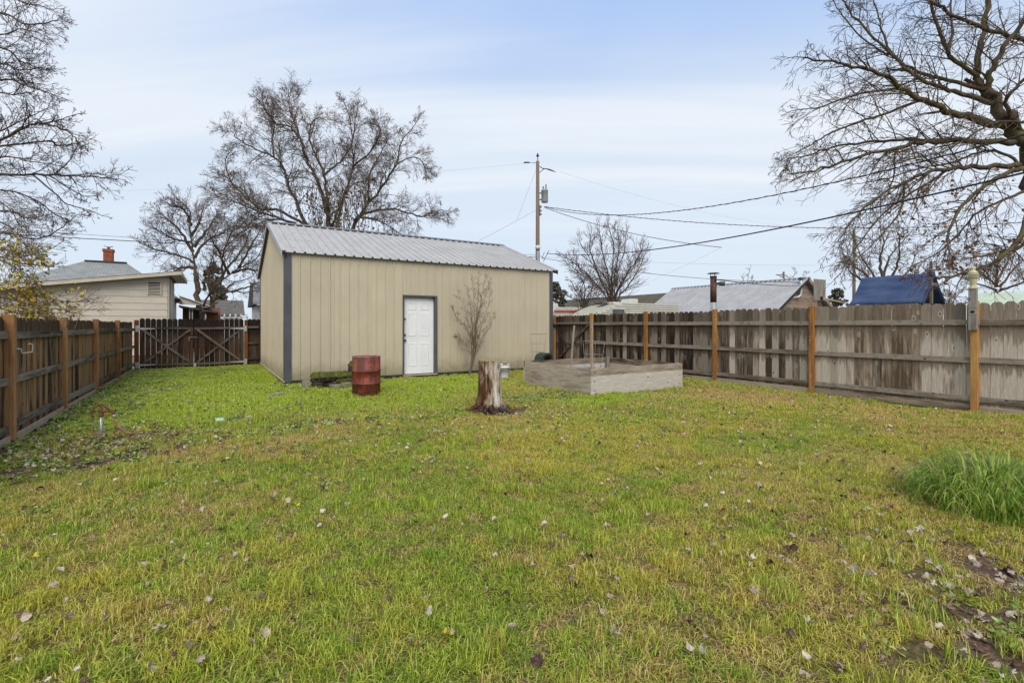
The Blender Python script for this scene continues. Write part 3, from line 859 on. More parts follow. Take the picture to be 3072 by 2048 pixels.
# grey utility box and conduit on the far side wall near the front
MB().box((W+0.032, 0.05, 1.62), (W+0.10, 0.30, 2.12)).build('utility_box', M['grey_wood'], shed)
MB().tube([(W+0.06, 0.14, 0.1), (W+0.06, 0.14, 1.62)], 0.016, 8).build('conduit', M['galv'], shed)

# ------------------------------------------------------------------ fences
rng = random.Random(5)
def picket_mesh(name, w, h, t, m, kind):
    """board with a rounded dog-ear top, face towards -x (local), width along y"""
    c = w*0.30
    if kind == 0: top = [(-w/2, h-c*1.1), (-w/2+c*0.45, h-c*0.35), (-w/2+c, h), (w/2-c, h), (w/2-c*0.45, h-c*0.35), (w/2, h-c*1.1)]
    elif kind == 1: top = [(-w/2, h-c), (-w/2+c*0.9, h), (w/2-c*0.9, h), (w/2, h-c)]
    else: top = [(-w/2, h-c*1.05), (-w/2+c*0.5, h-c*0.4), (-w/2+c*1.1, h-0.004), (w/2-c*1.0, h), (w/2-c*0.4, h-c*0.45), (w/2, h-c)]
    pts = [(0, -w/2, 0)] + [(0, y, z) for y, z in top] + [(0, w/2, 0)]
    mb = MB().prism(pts, (t, 0, 0))
    me = mb.mesh(name, m)
    bm = bmesh.new(); bm.from_mesh(me); bmesh.ops.recalc_face_normals(bm, faces=bm.faces); bm.to_mesh(me); bm.free()
    return me
def picket_set(w, h, m, tag):
    return [picket_mesh('picket', w, h-0.006*k, 0.017, m, k % 3) for k in range(4)]
def post_mesh(h, s, m):
    mb = MB().box((-s/2, -s/2, -0.3), (s/2, s/2, h)); me = mb.mesh('post', m)
    bm = bmesh.new(); bm.from_mesh(me)
    bmesh.ops.bevel(bm, geom=[e for e in bm.edges], offset=0.005, segments=1, affect='EDGES')
    bm.to_mesh(me); bm.free(); return me
def lay_pickets(parent, X, y0, y1, zb, sets, w, jit=0.006, flip=False):
    y = y0
    while y < y1-0.02:
        s = sets(y)
        me = s[rng.randrange(len(s))]
        o = inst('picket', me, parent, (X+rng.uniform(-0.003, 0.003), y+w/2, zb(y)+rng.uniform(-jit, jit)), (rng.uniform(-0.006, 0.006), 0, math.pi if flip else 0))
        y += w+rng.uniform(0.001, 0.006)
def rail(parent, p, q, w, t, m, name='rail'):
    mid = (Vector(p)+Vector(q))/2
    mb = MB().bar(Vector(p)-mid, Vector(q)-mid, w, t)
    return mb.build(name, m, parent, loc=mid, bevel=0.003)

# right fence (rails and orange posts face the yard)
FX = 10.50
rf = empty('wooden_fence', (FX, 5, 0), 0, 'weathered grey plank fence with bright orange posts along the right side of the lawn', 'fence')
def RL(p): return (p[0]-FX, p[1]-5, p[2])
setA = picket_set(0.1465, 1.76, M['picket_light'], 'a'); setB = picket_set(0.1465, 1.76, M['picket_mid'], 'b'); setC = picket_set(0.1465, 1.74, M['picket_dark'], 'c')
def rsets(y):
    if y < 5.2: return setA if rng.random() < 0.93 else setB
    if y < 7.5: return setB if rng.random() < 0.90 else setA
    return setC if rng.random() < 0.94 else setB
RP = [-2.1, 0.35, 2.80, 5.31, 7.58, 9.81, 12.14]
def lay_right(par, oy, y0, y1):
    y = y0
    while y < y1-0.02:
        s = rsets(y); me = s[rng.randrange(len(s))]
        inst('picket', me, par, (0.037+rng.uniform(-0.006, 0.006), y+0.073-oy, 0.02+rng.uniform(-0.008, 0.008)), (rng.uniform(-0.006, 0.006), 0, 0))
        y += 0.1475+(rng.uniform(0.001, 0.006) if rng.random() < 0.12 else 0.0)
lay_right(rf, 5, -2.1, 12.09)
pm = post_mesh(1.79, 0.092, M['post_new'])
for y in RP:
    inst('post', pm, rf, (-0.005, y-5, 0), (0, 0, rng.choice((0, math.pi/2))))
for a, b in zip(RP[:-1], RP[1:]):
    for z in (1.445, 0.835, 0.205):
        rail(rf, (0.012, a+0.05-5, z+rng.uniform(-0.008, 0.008)), (0.012, b-0.05-5, z+rng.uniform(-0.008, 0.008)), 0.088, 0.038, M['rail_y'])
        for yy in (a+0.055, b-0.055):
            mb = MB().box((-0.012, yy-0.005-5, z-0.05), (-0.0085, yy+0.005-5, z+0.05)); mb.build('rail_bracket', M['galv'], rf)
    rail(rf, (0.012, a+0.05-5, 0.055), (0.012, b-0.05-5, 0.055+rng.uniform(-0.015, 0.015)), 0.11, 0.034, M['kick'], 'kick_board')
# gate in the right fence
rg = empty('wooden_gate', (FX, 13.1, 0), 0, 'dark plank gate with diagonal brace beside the shed', 'gate')
y = 12.22
while y < 14.02:
    inst('picket', setC[rng.randrange(4)], rg, (0.03+rng.uniform(-0.003, 0.003), y+0.07-13.1, 0.0), (0, 0, 0)); y += 0.146
rail(rg, (0.006, 12.22-13.1, 1.47), (0.006, 14.05-13.1, 1.46), 0.075, 0.036, M['rail_l'])
rail(rg, (0.006, 12.22-13.1, 0.16), (0.006, 14.05-13.1, 0.16), 0.085, 0.036, M['rail_l'])
rail(rg, (-0.016, 12.26-13.1, 1.43), (-0.016, 13.98-13.1, 0.16), 0.085, 0.03, M['rail_l'], 'brace')
MB().box((-0.05, 14.02-13.1, 1.32), (-0.015, 14.18-13.1, 1.43)).build('latch', M['green_plastic'], rg)
rf2 = empty('wooden_fence', (FX, 16, 0), 0, 'dark plank fence behind the shed beyond the small gate', 'fence')
lay_right(rf2, 16, 14.22, 19.2)
pm2 = post_mesh(1.76, 0.09, M['post_left'])
for y in (14.17, 16.7, 19.1):
    inst('post', pm2, rf2, (-0.005, y-16, 0))
for a, b in ((14.17, 16.7), (16.7, 19.1)):
    for z in (1.445, 0.835, 0.205):
        rail(rf2, (0.012, a+0.05-16, z), (0.012, b-0.05-16, z), 0.088, 0.038, M['rail_l'])

# left fence
LX = -2.05
lf = empty('wooden_fence', (LX, 12, 0), 0, 'dark stained plank fence with brown cedar posts along the left side of the lawn', 'fence')
setL = picket_set(0.140, 1.50, M['picket_left'], 'l')
y = 4.6
while y < 19.0:
    inst('picket', setL[rng.randrange(4)], lf, (-0.045+rng.uniform(-0.003, 0.003), y+0.07-12, 0.0+rng.uniform(-0.005, 0.005)), (rng.uniform(-0.005, 0.005), 0, math.pi))
    y += 0.141+rng.uniform(0, 0.004)
LP = [5.62, 8.11, 10.57, 13.16, 15.89, 19.1]
pml = post_mesh(1.525, 0.093, M['post_left'])
for y in LP[:-1]:
    inst('post', pml, lf, (0, y-12, 0), (0, 0, rng.choice((0, math.pi/2))))
for a, b in zip([4.6]+LP[:-1], LP):
    for z in (1.275, 0.725, 0.175):
        dz = rng.uniform(-0.012, 0.012)
        rail(lf, (-0.018, a+0.048-12, z+dz), (-0.018, b-0.048-12, z+dz+rng.uniform(-0.012, 0.012)), 0.088, 0.038, M['rail_l'])
    rail(lf, (0.004, a+0.05-12, 0.03), (0.004, b-0.05-12, 0.03+rng.uniform(-0.01, 0.02)), 0.085, 0.03, M['kick'], 'kick_board')

# double gate at the back left and the stub of fence to the shed
GYY = 19.15
gp = empty('gate_post', (-2.0, GYY, 0), 0, 'dark reddish hinge post at the corner of the left fence', 'post')
inst('post', post_mesh(1.56, 0.11, M['post_red']), gp)
pg = picket_set(0.1345, 1.585, M['picket_gate'], 'g')
def gate_leaf(x0, x1, hinge_left, label, zoff):
    cx = (x0+x1)/2
    t = empty('gate_leaf', (cx, GYY, 0), 0, label, 'gate', 'double gate leaves')
    n = 10; w = (x1-x0)/n
    for k in range(n):
        inst('picket', pg[rng.randrange(4)], t, (x0-cx+w*(k+0.5), 0.03, 0.03+rng.uniform(-0.012, 0.012)), (0, rng.uniform(-0.008, 0.008), math.pi/2))
    for z, ww in ((1.30, 0.07), (0.13, 0.075)):
        rail(t, (x0-cx+0.01, 0.004, z+zoff), (x1-cx-0.01, 0.004, z-zoff), ww, 0.038, M['rail_x'])
    for xs in (x0+0.05, x1-0.05):
        o = rail(t, (xs-cx, 0.0035, 0.17), (xs-cx, 0.0035, 1.262), 0.085, 0.034, M['picket_gate'], 'stile')
    rail(t, (x0-cx+0.09, -0.030, 1.25), (x1-cx-0.09, -0.030, 0.18), 0.07, 0.026, M['rail_x'], 'brace')
    rail(t, (x0-cx+0.09, -0.004, 0.18), (x1-cx-0.09, -0.004, 1.25), 0.07, 0.022, M['rail_x'], 'brace')
    sg = 1 if hinge_left else -1
    hx = (x0 if hinge_left else x1)-cx
    for z in (1.285, 0.15):
        mb = MB().prism([(hx-sg*0.015, -0.047, z+0.035), (hx+sg*0.42, -0.047, z+0.008), (hx+sg*0.42, -0.047, z-0.008), (hx-sg*0.015, -0.047, z-0.035)], (0, 0.006, 0))
        mb.box((hx-sg*0.05-0.045, -0.075, z-0.095), (hx-sg*0.05+0.045, -0.066, z+0.095))
        mb.tube([(hx-sg*0.012, -0.056, z-0.09), (hx-sg*0.012, -0.056, z+0.09)], 0.011, 8)
        mb.build('hinge', M['galv'], t)
    return t
gl = gate_leaf(-1.93, -0.51, True, 'dark plank gate leaf with cross braces hung on the left fence corner', 0.0)
gr = gate_leaf(-0.49, 0.94, False, 'dark plank gate leaf with cross braces hung on the red post near the shed', -0.012)
mb = MB(); mb.box((-0.10, -0.050, 0.98), (0.10, -0.042, 1.01)); mb.tube([(-0.16, -0.052, 0.995), (0.06, -0.052, 0.995)], 0.009, 8); mb.box((-0.13, -0.06, 0.86), (-0.10, -0.045, 1.02))
mb.build('latch', M['wire_dark'], gl, loc=(0.71, 0, 0))
MB().box((-0.03, -0.055, 0.02), (0.03, -0.045, 0.16)).build('drop_bolt', M['galv'], gr, loc=(-0.69, 0, 0))
sf = empty('wooden_fence', (1.2, GYY, 0), 0, 'short dark plank fence stub with red post between the double gate and the shed', 'fence')
inst('post', post_mesh(1.58, 0.10, M['post_red']), sf, (-0.19, 0, 0))
for k in range(3):
    inst('picket', pg[k], sf, (-0.07+0.13*k, 0.03, 0.03), (0, 0, math.pi/2))
for z in (1.33, 0.77, 0.24):
    rail(sf, (-0.135, 0.0, z), (0.20, 0.0, z), 0.07, 0.038, M['rail_x'])

# ------------------------------------------------------------------ things in the yard
rng = random.Random(21)
# raised bed
BX0, BX1, BY0, BY1, BH = 6.28, 8.93, 7.27, 9.69, 0.555
bed = empty('raised_bed', ((BX0+BX1)/2, (BY0+BY1)/2, 0), 0, 'square raised garden bed of grey weathered boards', 'raised bed')
bw, bd = (BX1-BX0)/2, (BY1-BY0)/2
T = 0.038
def bed_board(a, b, m, name='board'):
    mid = ((a[0]+b[0])/2, (a[1]+b[1])/2, (a[2]+b[2])/2)
    # board with slightly wavy, chipped edges
    ax_ = 0 if (b[0]-a[0]) > (b[1]-a[1]) else 1
    n_ = 40; mb_ = MB(); L_ = b[ax_]-a[ax_]
    oth = 1-ax_
    for i in range(n_+1):
        t_ = i/n_
        for (s_, z_) in ((0, 0), (1, 0), (1, 1), (0, 1)):
            p = [0, 0, 0]
            p[ax_] = a[ax_]+L_*t_-mid[ax_]
            sd = -1 if s_ == 0 else 1
            p[oth] = sd*(b[oth]-a[oth])/2-sd*0.004*(1+mnoise.noise((t_*9+mid[0], s_*3.0, z_*5.0)))
            p[2] = (b[2]-a[2])*(z_-0.5)+(0.007*mnoise.noise((t_*11+mid[0]*3, mid[1], z_*4.0+s_))+0.012*min(0, mnoise.noise((t_*23, mid[1]*5, z_*2.0)))) * (1 if z_ else 0.3)
            mb_.v.append(tuple(p))
        if i:
            o_ = 4*(i-1)
            for j in range(4): mb_.f.append((o_+j, o_+(j+1) % 4, o_+4+(j+1) % 4, o_+4+j))
    mb_.f.append((0, 1, 2, 3)); mb_.f.append((4*n_+3, 4*n_+2, 4*n_+1, 4*n_))
    mb_.build(name, m, bed, loc=mid)
for s in (-1, 1):
    y0, y1 = (s*bd, s*bd-s*T) if s > 0 else (-bd, -bd+T)
    y0, y1 = min(y0, y1), max(y0, y1)
    bed_board((-bw, y0, -0.05), (bw, y1, BH-0.145), M['bed'])
    bed_board((-bw+0.004, y0+0.002, BH-0.141), (bw, y1-0.001, BH), M['bed_top'])
    x0, x1 = (bw-T, bw) if s > 0 else (-bw, -bw+T)
    bed_board((x0, -bd+T+0.002, -0.05), (x1, bd-T-0.002, BH-0.145), M['bed_y'])
    bed_board((x0+0.002, -bd+T+0.002, BH-0.141), (x1-0.001, bd-T-0.002, BH-0.002), M['bed_y'])
for sx in (-1, 1):
    for sy in (-1, 1):
        x = sx*(bw-T-0.048); y = sy*(bd-T-0.048)
        MB().box((-0.045, -0.045, -0.05), (0.045, 0.045, BH+0.012)).build('corner_post', M['grey_wood'], bed, loc=(x, y, 0), bevel=0.004)
for sx in (-1, 1):                                                     # bolt heads near the corners
    for z in (0.12, 0.30, 0.48):
        for y0, ny_ in ((-bd, -1),):
            mb = MB().lathe([(0.013, 0), (0.013, 0.006), (0.007, 0.009)], 8); mb.v = [(sx*(bw-0.09)+p[0], y0-p[2]+0.004, z+p[1]) for p in mb.v]; mb.build('bolt', M['rust'], bed)
n = 24
mb = MB()
for j in range(n+1):
    for i in range(n+1):
        x = -bw+T+(2*bw-2*T)*i/n; y = -bd+T+(2*bd-2*T)*j/n
        mb.v.append((x, y, 0.22+0.06*(mnoise.noise((x*2.3, y*2.3, 1.0)))+0.02*mnoise.noise((x*9, y*9, 2.0))))
for j in range(n):
    for i in range(n):
        a = j*(n+1)+i; mb.f.append((a, a+1, a+n+2, a+n+1))
mb.build('soil', M['soil'], bed, True)
def stake(p, q, label):
    t = MB().bar((0, 0, 0), Vector(q)-Vector(p), 0.036, 0.036, (1, 0, 0))
    o = t.build('wooden_stake', M['stake'], None, loc=p, bevel=0.004)
    props(o, label, 'stake', 'stakes in the raised bed')
stake((7.34, 9.28, 0.15), (7.46, 9.26, 1.39), 'leaning wooden stake at the back of the raised bed')
stake((6.37, 7.36, 0.12), (6.38, 7.37, 1.45), 'tall upright wooden stake at the near corner of the raised bed')
def cage(loc, rings, r0, r1, h, m, label, tilt, wr=0.0035):
    t = empty('tomato_cage', loc, 0.4, label, 'tomato cage', 'tomato cages')
    t.rotation_euler = (tilt[0], tilt[1], 0.4)
    for k, z in enumerate(rings):
        r = r0+(r1-r0)*z/h
        pts = [(r*math.cos(a), r*math.sin(a), z) for a in [2*math.pi*i/20 for i in range(21)]]
        MB().tube(pts, wr, 5, False).build('ring', m, t, True)
    for k in range(4):
        a = math.pi/2*k+0.3
        MB().tube([(r0*math.cos(a)*0.9, r0*math.sin(a)*0.9, -0.12), (r0*math.cos(a), r0*math.sin(a), 0), (r1*math.cos(a), r1*math.sin(a), h)], wr, 5).build('wire_leg', m, t, True)
cage((7.47, 8.6, 0.24), (0.18, 0.49, 0.79), 0.16, 0.25, 0.79, M['wire'], 'shiny wire tomato cage standing in the raised bed', (0.02, 0.03), 0.0045)
cage((8.12, 11.75, 0.0), (0.30, 0.62, 0.86, 1.14), 0.13, 0.24, 1.14, M['wire_dark'], 'dull thin wire tomato cage against the shed wall', (-0.02, 0.03))
# dark green moulded plastic stool behind the bed
st = empty('plastic_stool', (7.62, 10.75, 0), 0.25, 'dark green moulded plastic stool behind the raised bed', 'stool')
prof_o = []; prof_i = []
for k in range(13):
    a = math.pi*k/12
    prof_o.append((-0.24*math.cos(a), 0.44+0.22*math.sin(a)**0.8)); prof_i.append((-0.17*math.cos(a), 0.40+0.19*math.sin(a)**0.8))
pts = [(-0.30, 0, 0.0)]+[(x, 0, z) for x, z in prof_o]+[(0.28, 0, 0.0), (0.20, 0, 0.0)]+[(x, 0, z) for x, z in reversed(prof_i)]+[(-0.22, 0, 0.0)]
MB().prism([(x, -0.14, z) for x, _, z in pts], (0, 0.28, 0)).build('body', M['green_plastic'], st, bevel=0.012)
mb = MB().prism([(-0.24, -0.12, 0.50), (-0.40, -0.12, 0.36), (-0.37, -0.12, 0.32), (-0.22, -0.12, 0.44)], (0, 0.24, 0)); mb.build('foot_rest', M['green_plastic'], st, bevel=0.01)

# stump
SC = (3.93, 7.10)
stump = empty('tree_stump', (SC[0], SC[1], 0), 0.0, 'rotting tree stump with bleached and rusty brown wood on the lawn', 'stump')
N = 72
def s_r(a, z):
    h = 0.83
    t = z/h
    r = 0.178 + 0.022*(1-t)
    fl = max(0.0, 1-z/0.34)
    root = (0.30+0.55*max(0, math.cos(a*5+0.6))**2*(0.55+0.45*math.sin(a*2+1.0)))
    r += 0.125*fl**2.0*root*1.25
    r += 0.017*mnoise.noise((math.cos(a)*4.2, math.sin(a)*4.2, z*1.1)) + 0.011*mnoise.noise((math.cos(a)*10, math.sin(a)*10, z*1.6)) + 0.006*mnoise.noise((math.cos(a)*22, math.sin(a)*22, z*3.5))
    # deep split on the side that faces the camera, and rotten hollows
    ca = -2.02+0.10*math.sin(z*7)
    da = (a-ca+math.pi) % (2*math.pi)-math.pi
    r -= 0.055*math.exp(-(da/0.05)**2)*(0.35+0.65*min(1, max(0, (z-0.14)/0.3)))
    da2 = (a+2.55+0.14*math.sin(z*9)+math.pi) % (2*math.pi)-math.pi
    r -= 0.05*math.exp(-(da2/0.13)**2)*max(0, 1-abs(z-0.25)/0.30)
    return r
zs = [-0.05, 0.0, 0.03, 0.07, 0.11, 0.16, 0.21, 0.27, 0.33, 0.40, 0.47, 0.54, 0.61, 0.68, 0.74, 0.79, 0.815]
mb = MB()
for z in zs:
    for j in range(N):
        a = 2*math.pi*j/N-math.pi
        r = s_r(a, z)
        dz = 0.02*mnoise.noise((math.cos(a)*5, math.sin(a)*5, 7.0)) if z > 0.8 else 0
        mb.v.append((r*math.cos(a), r*math.sin(a), z+dz))
for i in range(len(zs)-1):
    for j in range(N):
        j2 = (j+1) % N; o = i*N
        mb.f.append((o+j, o+j2, o+N+j2, o+N+j))
mb.build('trunk', M['stump'], stump, True, fix=False)
mb = MB()
top0 = len(zs)-1
ringv = []
for k, fr in enumerate((1.0, 0.86, 0.6, 0.3)):
    for j in range(N):
        a = 2*math.pi*j/N-math.pi
        r = s_r(a, 0.815)*fr
        dz = 0.02*mnoise.noise((math.cos(a)*5, math.sin(a)*5, 7.0))*fr + (0.012 if k else 0.0)*(1+mnoise.noise((r*14*math.cos(a), r*14*math.sin(a), 3)))
        mb.v.append((r*math.cos(a), r*math.sin(a), 0.8155+dz))
for k in range(3):
    for j in range(N):
        j2 = (j+1) % N; o = k*N
        mb.f.append((o+j, o+j2, o+N+j2, o+N+j))
mb.f.append(tuple(3*N+j for j in range(N)))
mb.build('cut_top', M['stump_top'], stump, True, fix=False)
for k in range(7):
    a = rng.uniform(0, 6.28); r0 = 0.20
    p0 = Vector((r0*math.cos(a), r0*math.sin(a), 0.07)); p1 = p0+Vector((0.12*math.cos(a), 0.12*math.sin(a), -0.045)); p2 = p1+Vector((0.14*math.cos(a+0.3), 0.14*math.sin(a+0.3), -0.04))
    MB().tube([p0, p1, p2], [0.055, 0.04, 0.015], 7).build('root', M['stump'], stump, True)
for k in range(9):                                                   # splinters standing off the rotten side
    a = rng.uniform(-3.1, -1.2); z = rng.uniform(0.1, 0.6); L = rng.uniform(0.12, 0.3)
    r = s_r(a, z)+0.004
    MB().bar((r*math.cos(a), r*math.sin(a), z), ((r+0.008)*math.cos(a), (r+0.008)*math.sin(a), z+L), 0.018, 0.007, (math.cos(a), math.sin(a), 0)).build('splinter', M['stump'], stump)

# drum
drum = empty('oil_drum', (2.64, 9.86, -0.02), 0.0, 'rusty red open steel drum in front of the shed', 'drum')
dr, dh = 0.272, 0.80
prof = [(dr*0.97, 0), (dr, 0.015), (dr, 0.245), (dr+0.012, 0.257), (dr+0.018, 0.268), (dr+0.012, 0.279), (dr, 0.291), (dr, 0.49), (dr+0.012, 0.502), (dr+0.018, 0.513), (dr+0.012, 0.524), (dr, 0.536), (dr, dh-0.01), (dr-0.006, dh), (dr-0.008, dh), (dr-0.008, 0.3), (dr-0.008, 0.06), (0.02, 0.06)]
mb = MB().lathe(prof, 48, cap1=True)
mb.v = [(x*(1-0.03*math.exp(-((z-0.2)/0.16)**2)*max(0, math.cos(math.atan2(y, x)+2.4))**6), y*(1-0.03*math.exp(-((z-0.2)/0.16)**2)*max(0, math.cos(math.atan2(y, x)+2.4))**6), z) for x, y, z in mb.v]
mb.build('body', M['drum'], drum, True)
pts = [(dr*math.cos(a), dr*math.sin(a), dh) for a in [2*math.pi*i/48 for i in range(49)]]
MB().tube(pts, 0.0075, 6, False).build('rim', M['drum_rim'], drum, True)
MB().bar((0, 0, 0), (0, 0, dh-0.03), 0.012, 0.003, (1, 0, 0)).build('seam', M['drum'], drum, loc=(dr*math.cos(-2.05)*1.003, dr*math.sin(-2.05)*1.003, 0.01))
def on_drum(ang0, zc, strokes, wd, m):
    """worn painted strokes wrapped on the drum; strokes are polylines in (arc metres, height)"""
    mb = MB()
    for st_ in strokes:
        for (a0, b0), (a1, b1) in zip(st_[:-1], st_[1:]):
            L = math.hypot(a1-a0, b1-b0) or 1
            nx_, nz_ = -(b1-b0)/L*wd, (a1-a0)/L*wd
            q = [(a0+nx_, b0+nz_), (a1+nx_, b1+nz_), (a1-nx_, b1-nz_), (a0-nx_, b0-nz_)]
            mb.poly([((dr+0.0018)*math.cos(ang0+u/dr), (dr+0.0018)*math.sin(ang0+u/dr), zc+w) for u, w in q])
    mb.build('emblem', m, drum)
oval = [(0.062*math.cos(a), 0.075*math.sin(a)) for a in [2*math.pi*i/20 for i in range(21)]]
cam_ang = math.atan2(-9.86, -2.64)
on_drum(cam_ang-0.98, 0.645, [oval, [(-0.038, -0.035), (-0.020, 0.035), (0.0, -0.02), (0.020, 0.035), (0.038, -0.035)], [(-0.03, -0.055), (0.03, -0.05)]], 0.0045, M['ochre'])
on_drum(cam_ang+0.33, 0.62, [[(-0.035, -0.045), (-0.035, 0.03), (-0.012, -0.01), (0.008, 0.03)], [(0.03, 0.045), (0.032, -0.045)], [(-0.03, -0.05), (0.03, -0.05)]], 0.005, M['orange_print'])

# bucket
bk = empty('plastic_bucket', (6.70, 11.28, -0.01), 0.0, 'white plastic bucket with a blue print against the shed', 'bucket')
MB().lathe([(0.118, 0), (0.122, 0.01), (0.140, 0.27), (0.150, 0.27), (0.150, 0.29), (0.142, 0.292), (0.146, 0.345), (0.152, 0.345), (0.152, 0.36), (0.140, 0.36), (0.115, 0.03), (0.02, 0.03)], 32).build('body', M['plastic_white'], bk, True)
MB().tube([(0.150*math.cos(a), 0.150*math.sin(a), 0.285-0.055*math.sin((a+2.9)/1.9*math.pi)*0.0-0.10*max(0, math.sin((a+3.0)*1.1))) for a in [-3.0+2.86*i/14 for i in range(15)]], 0.004, 6).build('handle', M['wire'], bk, True)
mb = MB()
ca = math.atan2(-11.28, -6.70)-0.35
def bp(u, z):
    r = 0.118+0.024*z/0.27+0.003
    return (r*math.cos(ca+u/0.13), r*math.sin(ca+u/0.13), z)
mb.poly([bp(-0.045, 0.12), bp(-0.03, 0.12), bp(-0.03, 0.205), bp(-0.045, 0.205)])
mb.poly([bp(-0.03, 0.14), bp(0.05, 0.145), bp(0.035, 0.165), bp(0.03, 0.20), bp(-0.03, 0.205)])
mb.build('print', M['blue'], bk)
MB().lathe([(0.0, 0.30), (0.05, 0.31), (0.075, 0.345), (0.05, 0.375), (0.0, 0.38)], 10, (0.02, 0.0, 0.0)).build('dirt_clod', M['soil'], bk, True)

# mossy dry-stone step, concrete blocks
ms = empty('stone_step', (2.5, 11.75, 0), 0, 'low stepped wall of dark stones under green moss beside the drum', 'stone wall')
def rough_stone(sx, sy, sz, seed):
    bm = bmesh.new(); bmesh.ops.create_cube(bm, size=1.0)
    bmesh.ops.subdivide_edges(bm, edges=bm.edges[:], cuts=2, use_grid_fill=True)
    for v in bm.verts:
        p = v.co*1.0
        q = p.normalized()*0.62
        v.co = p.lerp(q, 0.38)
        k = mnoise.noise(Vector((p.x*2+seed, p.y*2, p.z*2)))*0.16
        v.co += v.co.normalized()*k
        v.co = Vector((v.co.x*sx, v.co.y*sy, v.co.z*sz))
    me = bpy.data.meshes.new('stone'); bm.to_mesh(me); bm.free(); return me
for k, (x0, x1, z0, z1, nst) in enumerate(((-0.56, 0.29, 0.0, 0.13, 5), (-0.56, 0.29, 0.12, 0.26, 5), (0.27, 0.85, 0.0, 0.14, 3), (0.27, 0.85, 0.13, 0.28, 3), (0.27, 0.85, 0.26, 0.48, 3))):
    x = x0
    for i in range(nst):
        w_ = (x1-x0)/nst*rng.uniform(0.92, 1.06)
        me = rough_stone(w_*1.12, 0.42, (z1-z0)*1.1, rng.uniform(0, 90)); me.materials.append(M['stone'])
        me.polygons.foreach_set('use_smooth', [True]*len(me.polygons))
        inst('stone', me, ms, (x+w_/2, rng.uniform(-0.02, 0.03), (z0+z1)/2), (0, 0, rng.uniform(-0.1, 0.1)))
        x += (x1-x0)/nst
def moss_slab(x0, x1, y0, y1, z, h, par, seed):
    mb = MB(); nxx, nyy = int((x1-x0)/0.035)+2, 12
    for j in range(nyy+1):
        for i in range(nxx+1):
            x = x0+(x1-x0)*i/nxx; y = y0+(y1-y0)*j/nyy
            e = min(i, nxx-i, 2)/2*min(j, nyy-j, 2)/2
            mb.v.append((x+0.02*mnoise.noise((x*11, y*11, seed)), y+0.02*mnoise.noise((x*11, y*11, seed+5)), z-0.05*(1-e)+h*e+0.018*mnoise.noise((x*13, y*13, seed+9))))
    for j in range(nyy):
        for i in range(nxx):
            a = j*(nxx+1)+i; mb.f.append((a, a+1, a+nxx+2, a+nxx+1))
    mb.build('moss_cap', M['moss'], par, True)
moss_slab(-0.60, 0.31, -0.25, 0.27, 0.275, 0.045, ms, 1.0); moss_slab(0.25, 0.88, -0.24, 0.27, 0.50, 0.05, ms, 4.0)
for k in range(26):                                                   # moss cushions between the stones
    x = rng.uniform(-0.55, 0.55); z = rng.choice((0.03, 0.13, 0.14, 0.24, 0.25)); s_ = rng.uniform(0.03, 0.075)
    me = rough_stone(s_*2.0, s_*0.8, s_*0.9, rng.uniform(0, 99)); me.materials.append(M['moss'])
    inst('moss_cushion', me, ms, (x, -0.225, z))
def block(loc, sz, rz, m, label, tilt=0.0):
    o = MB().box((-sz[0]/2, -sz[1]/2, -0.03), (sz[0]/2, sz[1]/2, sz[2])).build('concrete_block', m, None, loc=loc, bevel=0.008)
    o.rotation_euler = (tilt, 0, rz); props(o, label, 'block', 'concrete blocks by the shed')
block((2.32, 11.16, 0.0), (0.235, 0.20, 0.095), 0.06, M['concrete_moss'], 'flat mossy concrete block in the grass, farther from the drum', 0.05)
block((2.57, 11.24, 0.0), (0.225, 0.20, 0.115), -0.05, M['concrete_moss'], 'flat mossy concrete block in the grass, next to the drum', 0.05)
block((1.78, 11.62, 0.0), (0.145, 0.14, 0.175), 0.1, M['concrete'], 'small upright tan concrete block by the shed corner')
block((1.08, 10.72, 0.0), (0.30, 0.16, 0.045), 0.5, M['concrete'], 'grey concrete slab sunk in the grass near the shed corner')

# yard hydrant and hose
hy = empty('yard_hydrant', (-1.18, 7.9, 0), math.radians(-8), 'rusty yard hydrant on a grey pipe beside the left fence', 'hydrant')
MB().tube([(0, 0, -0.1), (0, 0, 0.27)], 0.0165, 12).build('pipe', M['galv'], hy, True)
mb = MB().lathe([(0.02, 0.255), (0.027, 0.26), (0.027, 0.285), (0.024, 0.29), (0.026, 0.33), (0.017, 0.345), (0.012, 0.36)], 14)
mb.tube([(0.0, 0, 0.31), (0.05, 0, 0.325), (0.10, 0, 0.32), (0.125, 0, 0.295), (0.13, 0, 0.27)], [0.022, 0.021, 0.019, 0.017, 0.016], 10)
mb.build('head', M['rust'], hy, True)
MB().tube([(0.085, 0, 0.33), (0.055, 0, 0.375), (0.03, 0, 0.405), (-0.005, 0, 0.41), (-0.05, 0, 0.392), (-0.085, 0, 0.36), (-0.10, 0, 0.32), (-0.095, 0, 0.28), (-0.07, 0, 0.25)], [0.013, 0.013, 0.014, 0.013, 0.011, 0.010, 0.010, 0.011, 0.012], 8).build('lever', M['rust'], hy, True)
MB().tube([(0.005, 0, 0.35), (0.005, 0, 0.41)], 0.007, 8).build('lift_rod', M['rust'], hy, True)
MB().lathe([(0.019, 0), (0.021, 0.004), (0.021, 0.026), (0.017, 0.03)], 12, (0.131, 0, 0.242)).build('hose_coupling', M['galv'], hy, True)
hp = [(-1.05, 7.88, 0.25), (-1.035, 7.86, 0.19), (-0.985, 7.83, 0.11), (-0.93, 7.81, 0.055), (-0.86, 7.81, 0.03), (-0.78, 7.84, 0.022), (-0.66, 7.88, 0.018), (-0.52, 7.86, 0.015)]
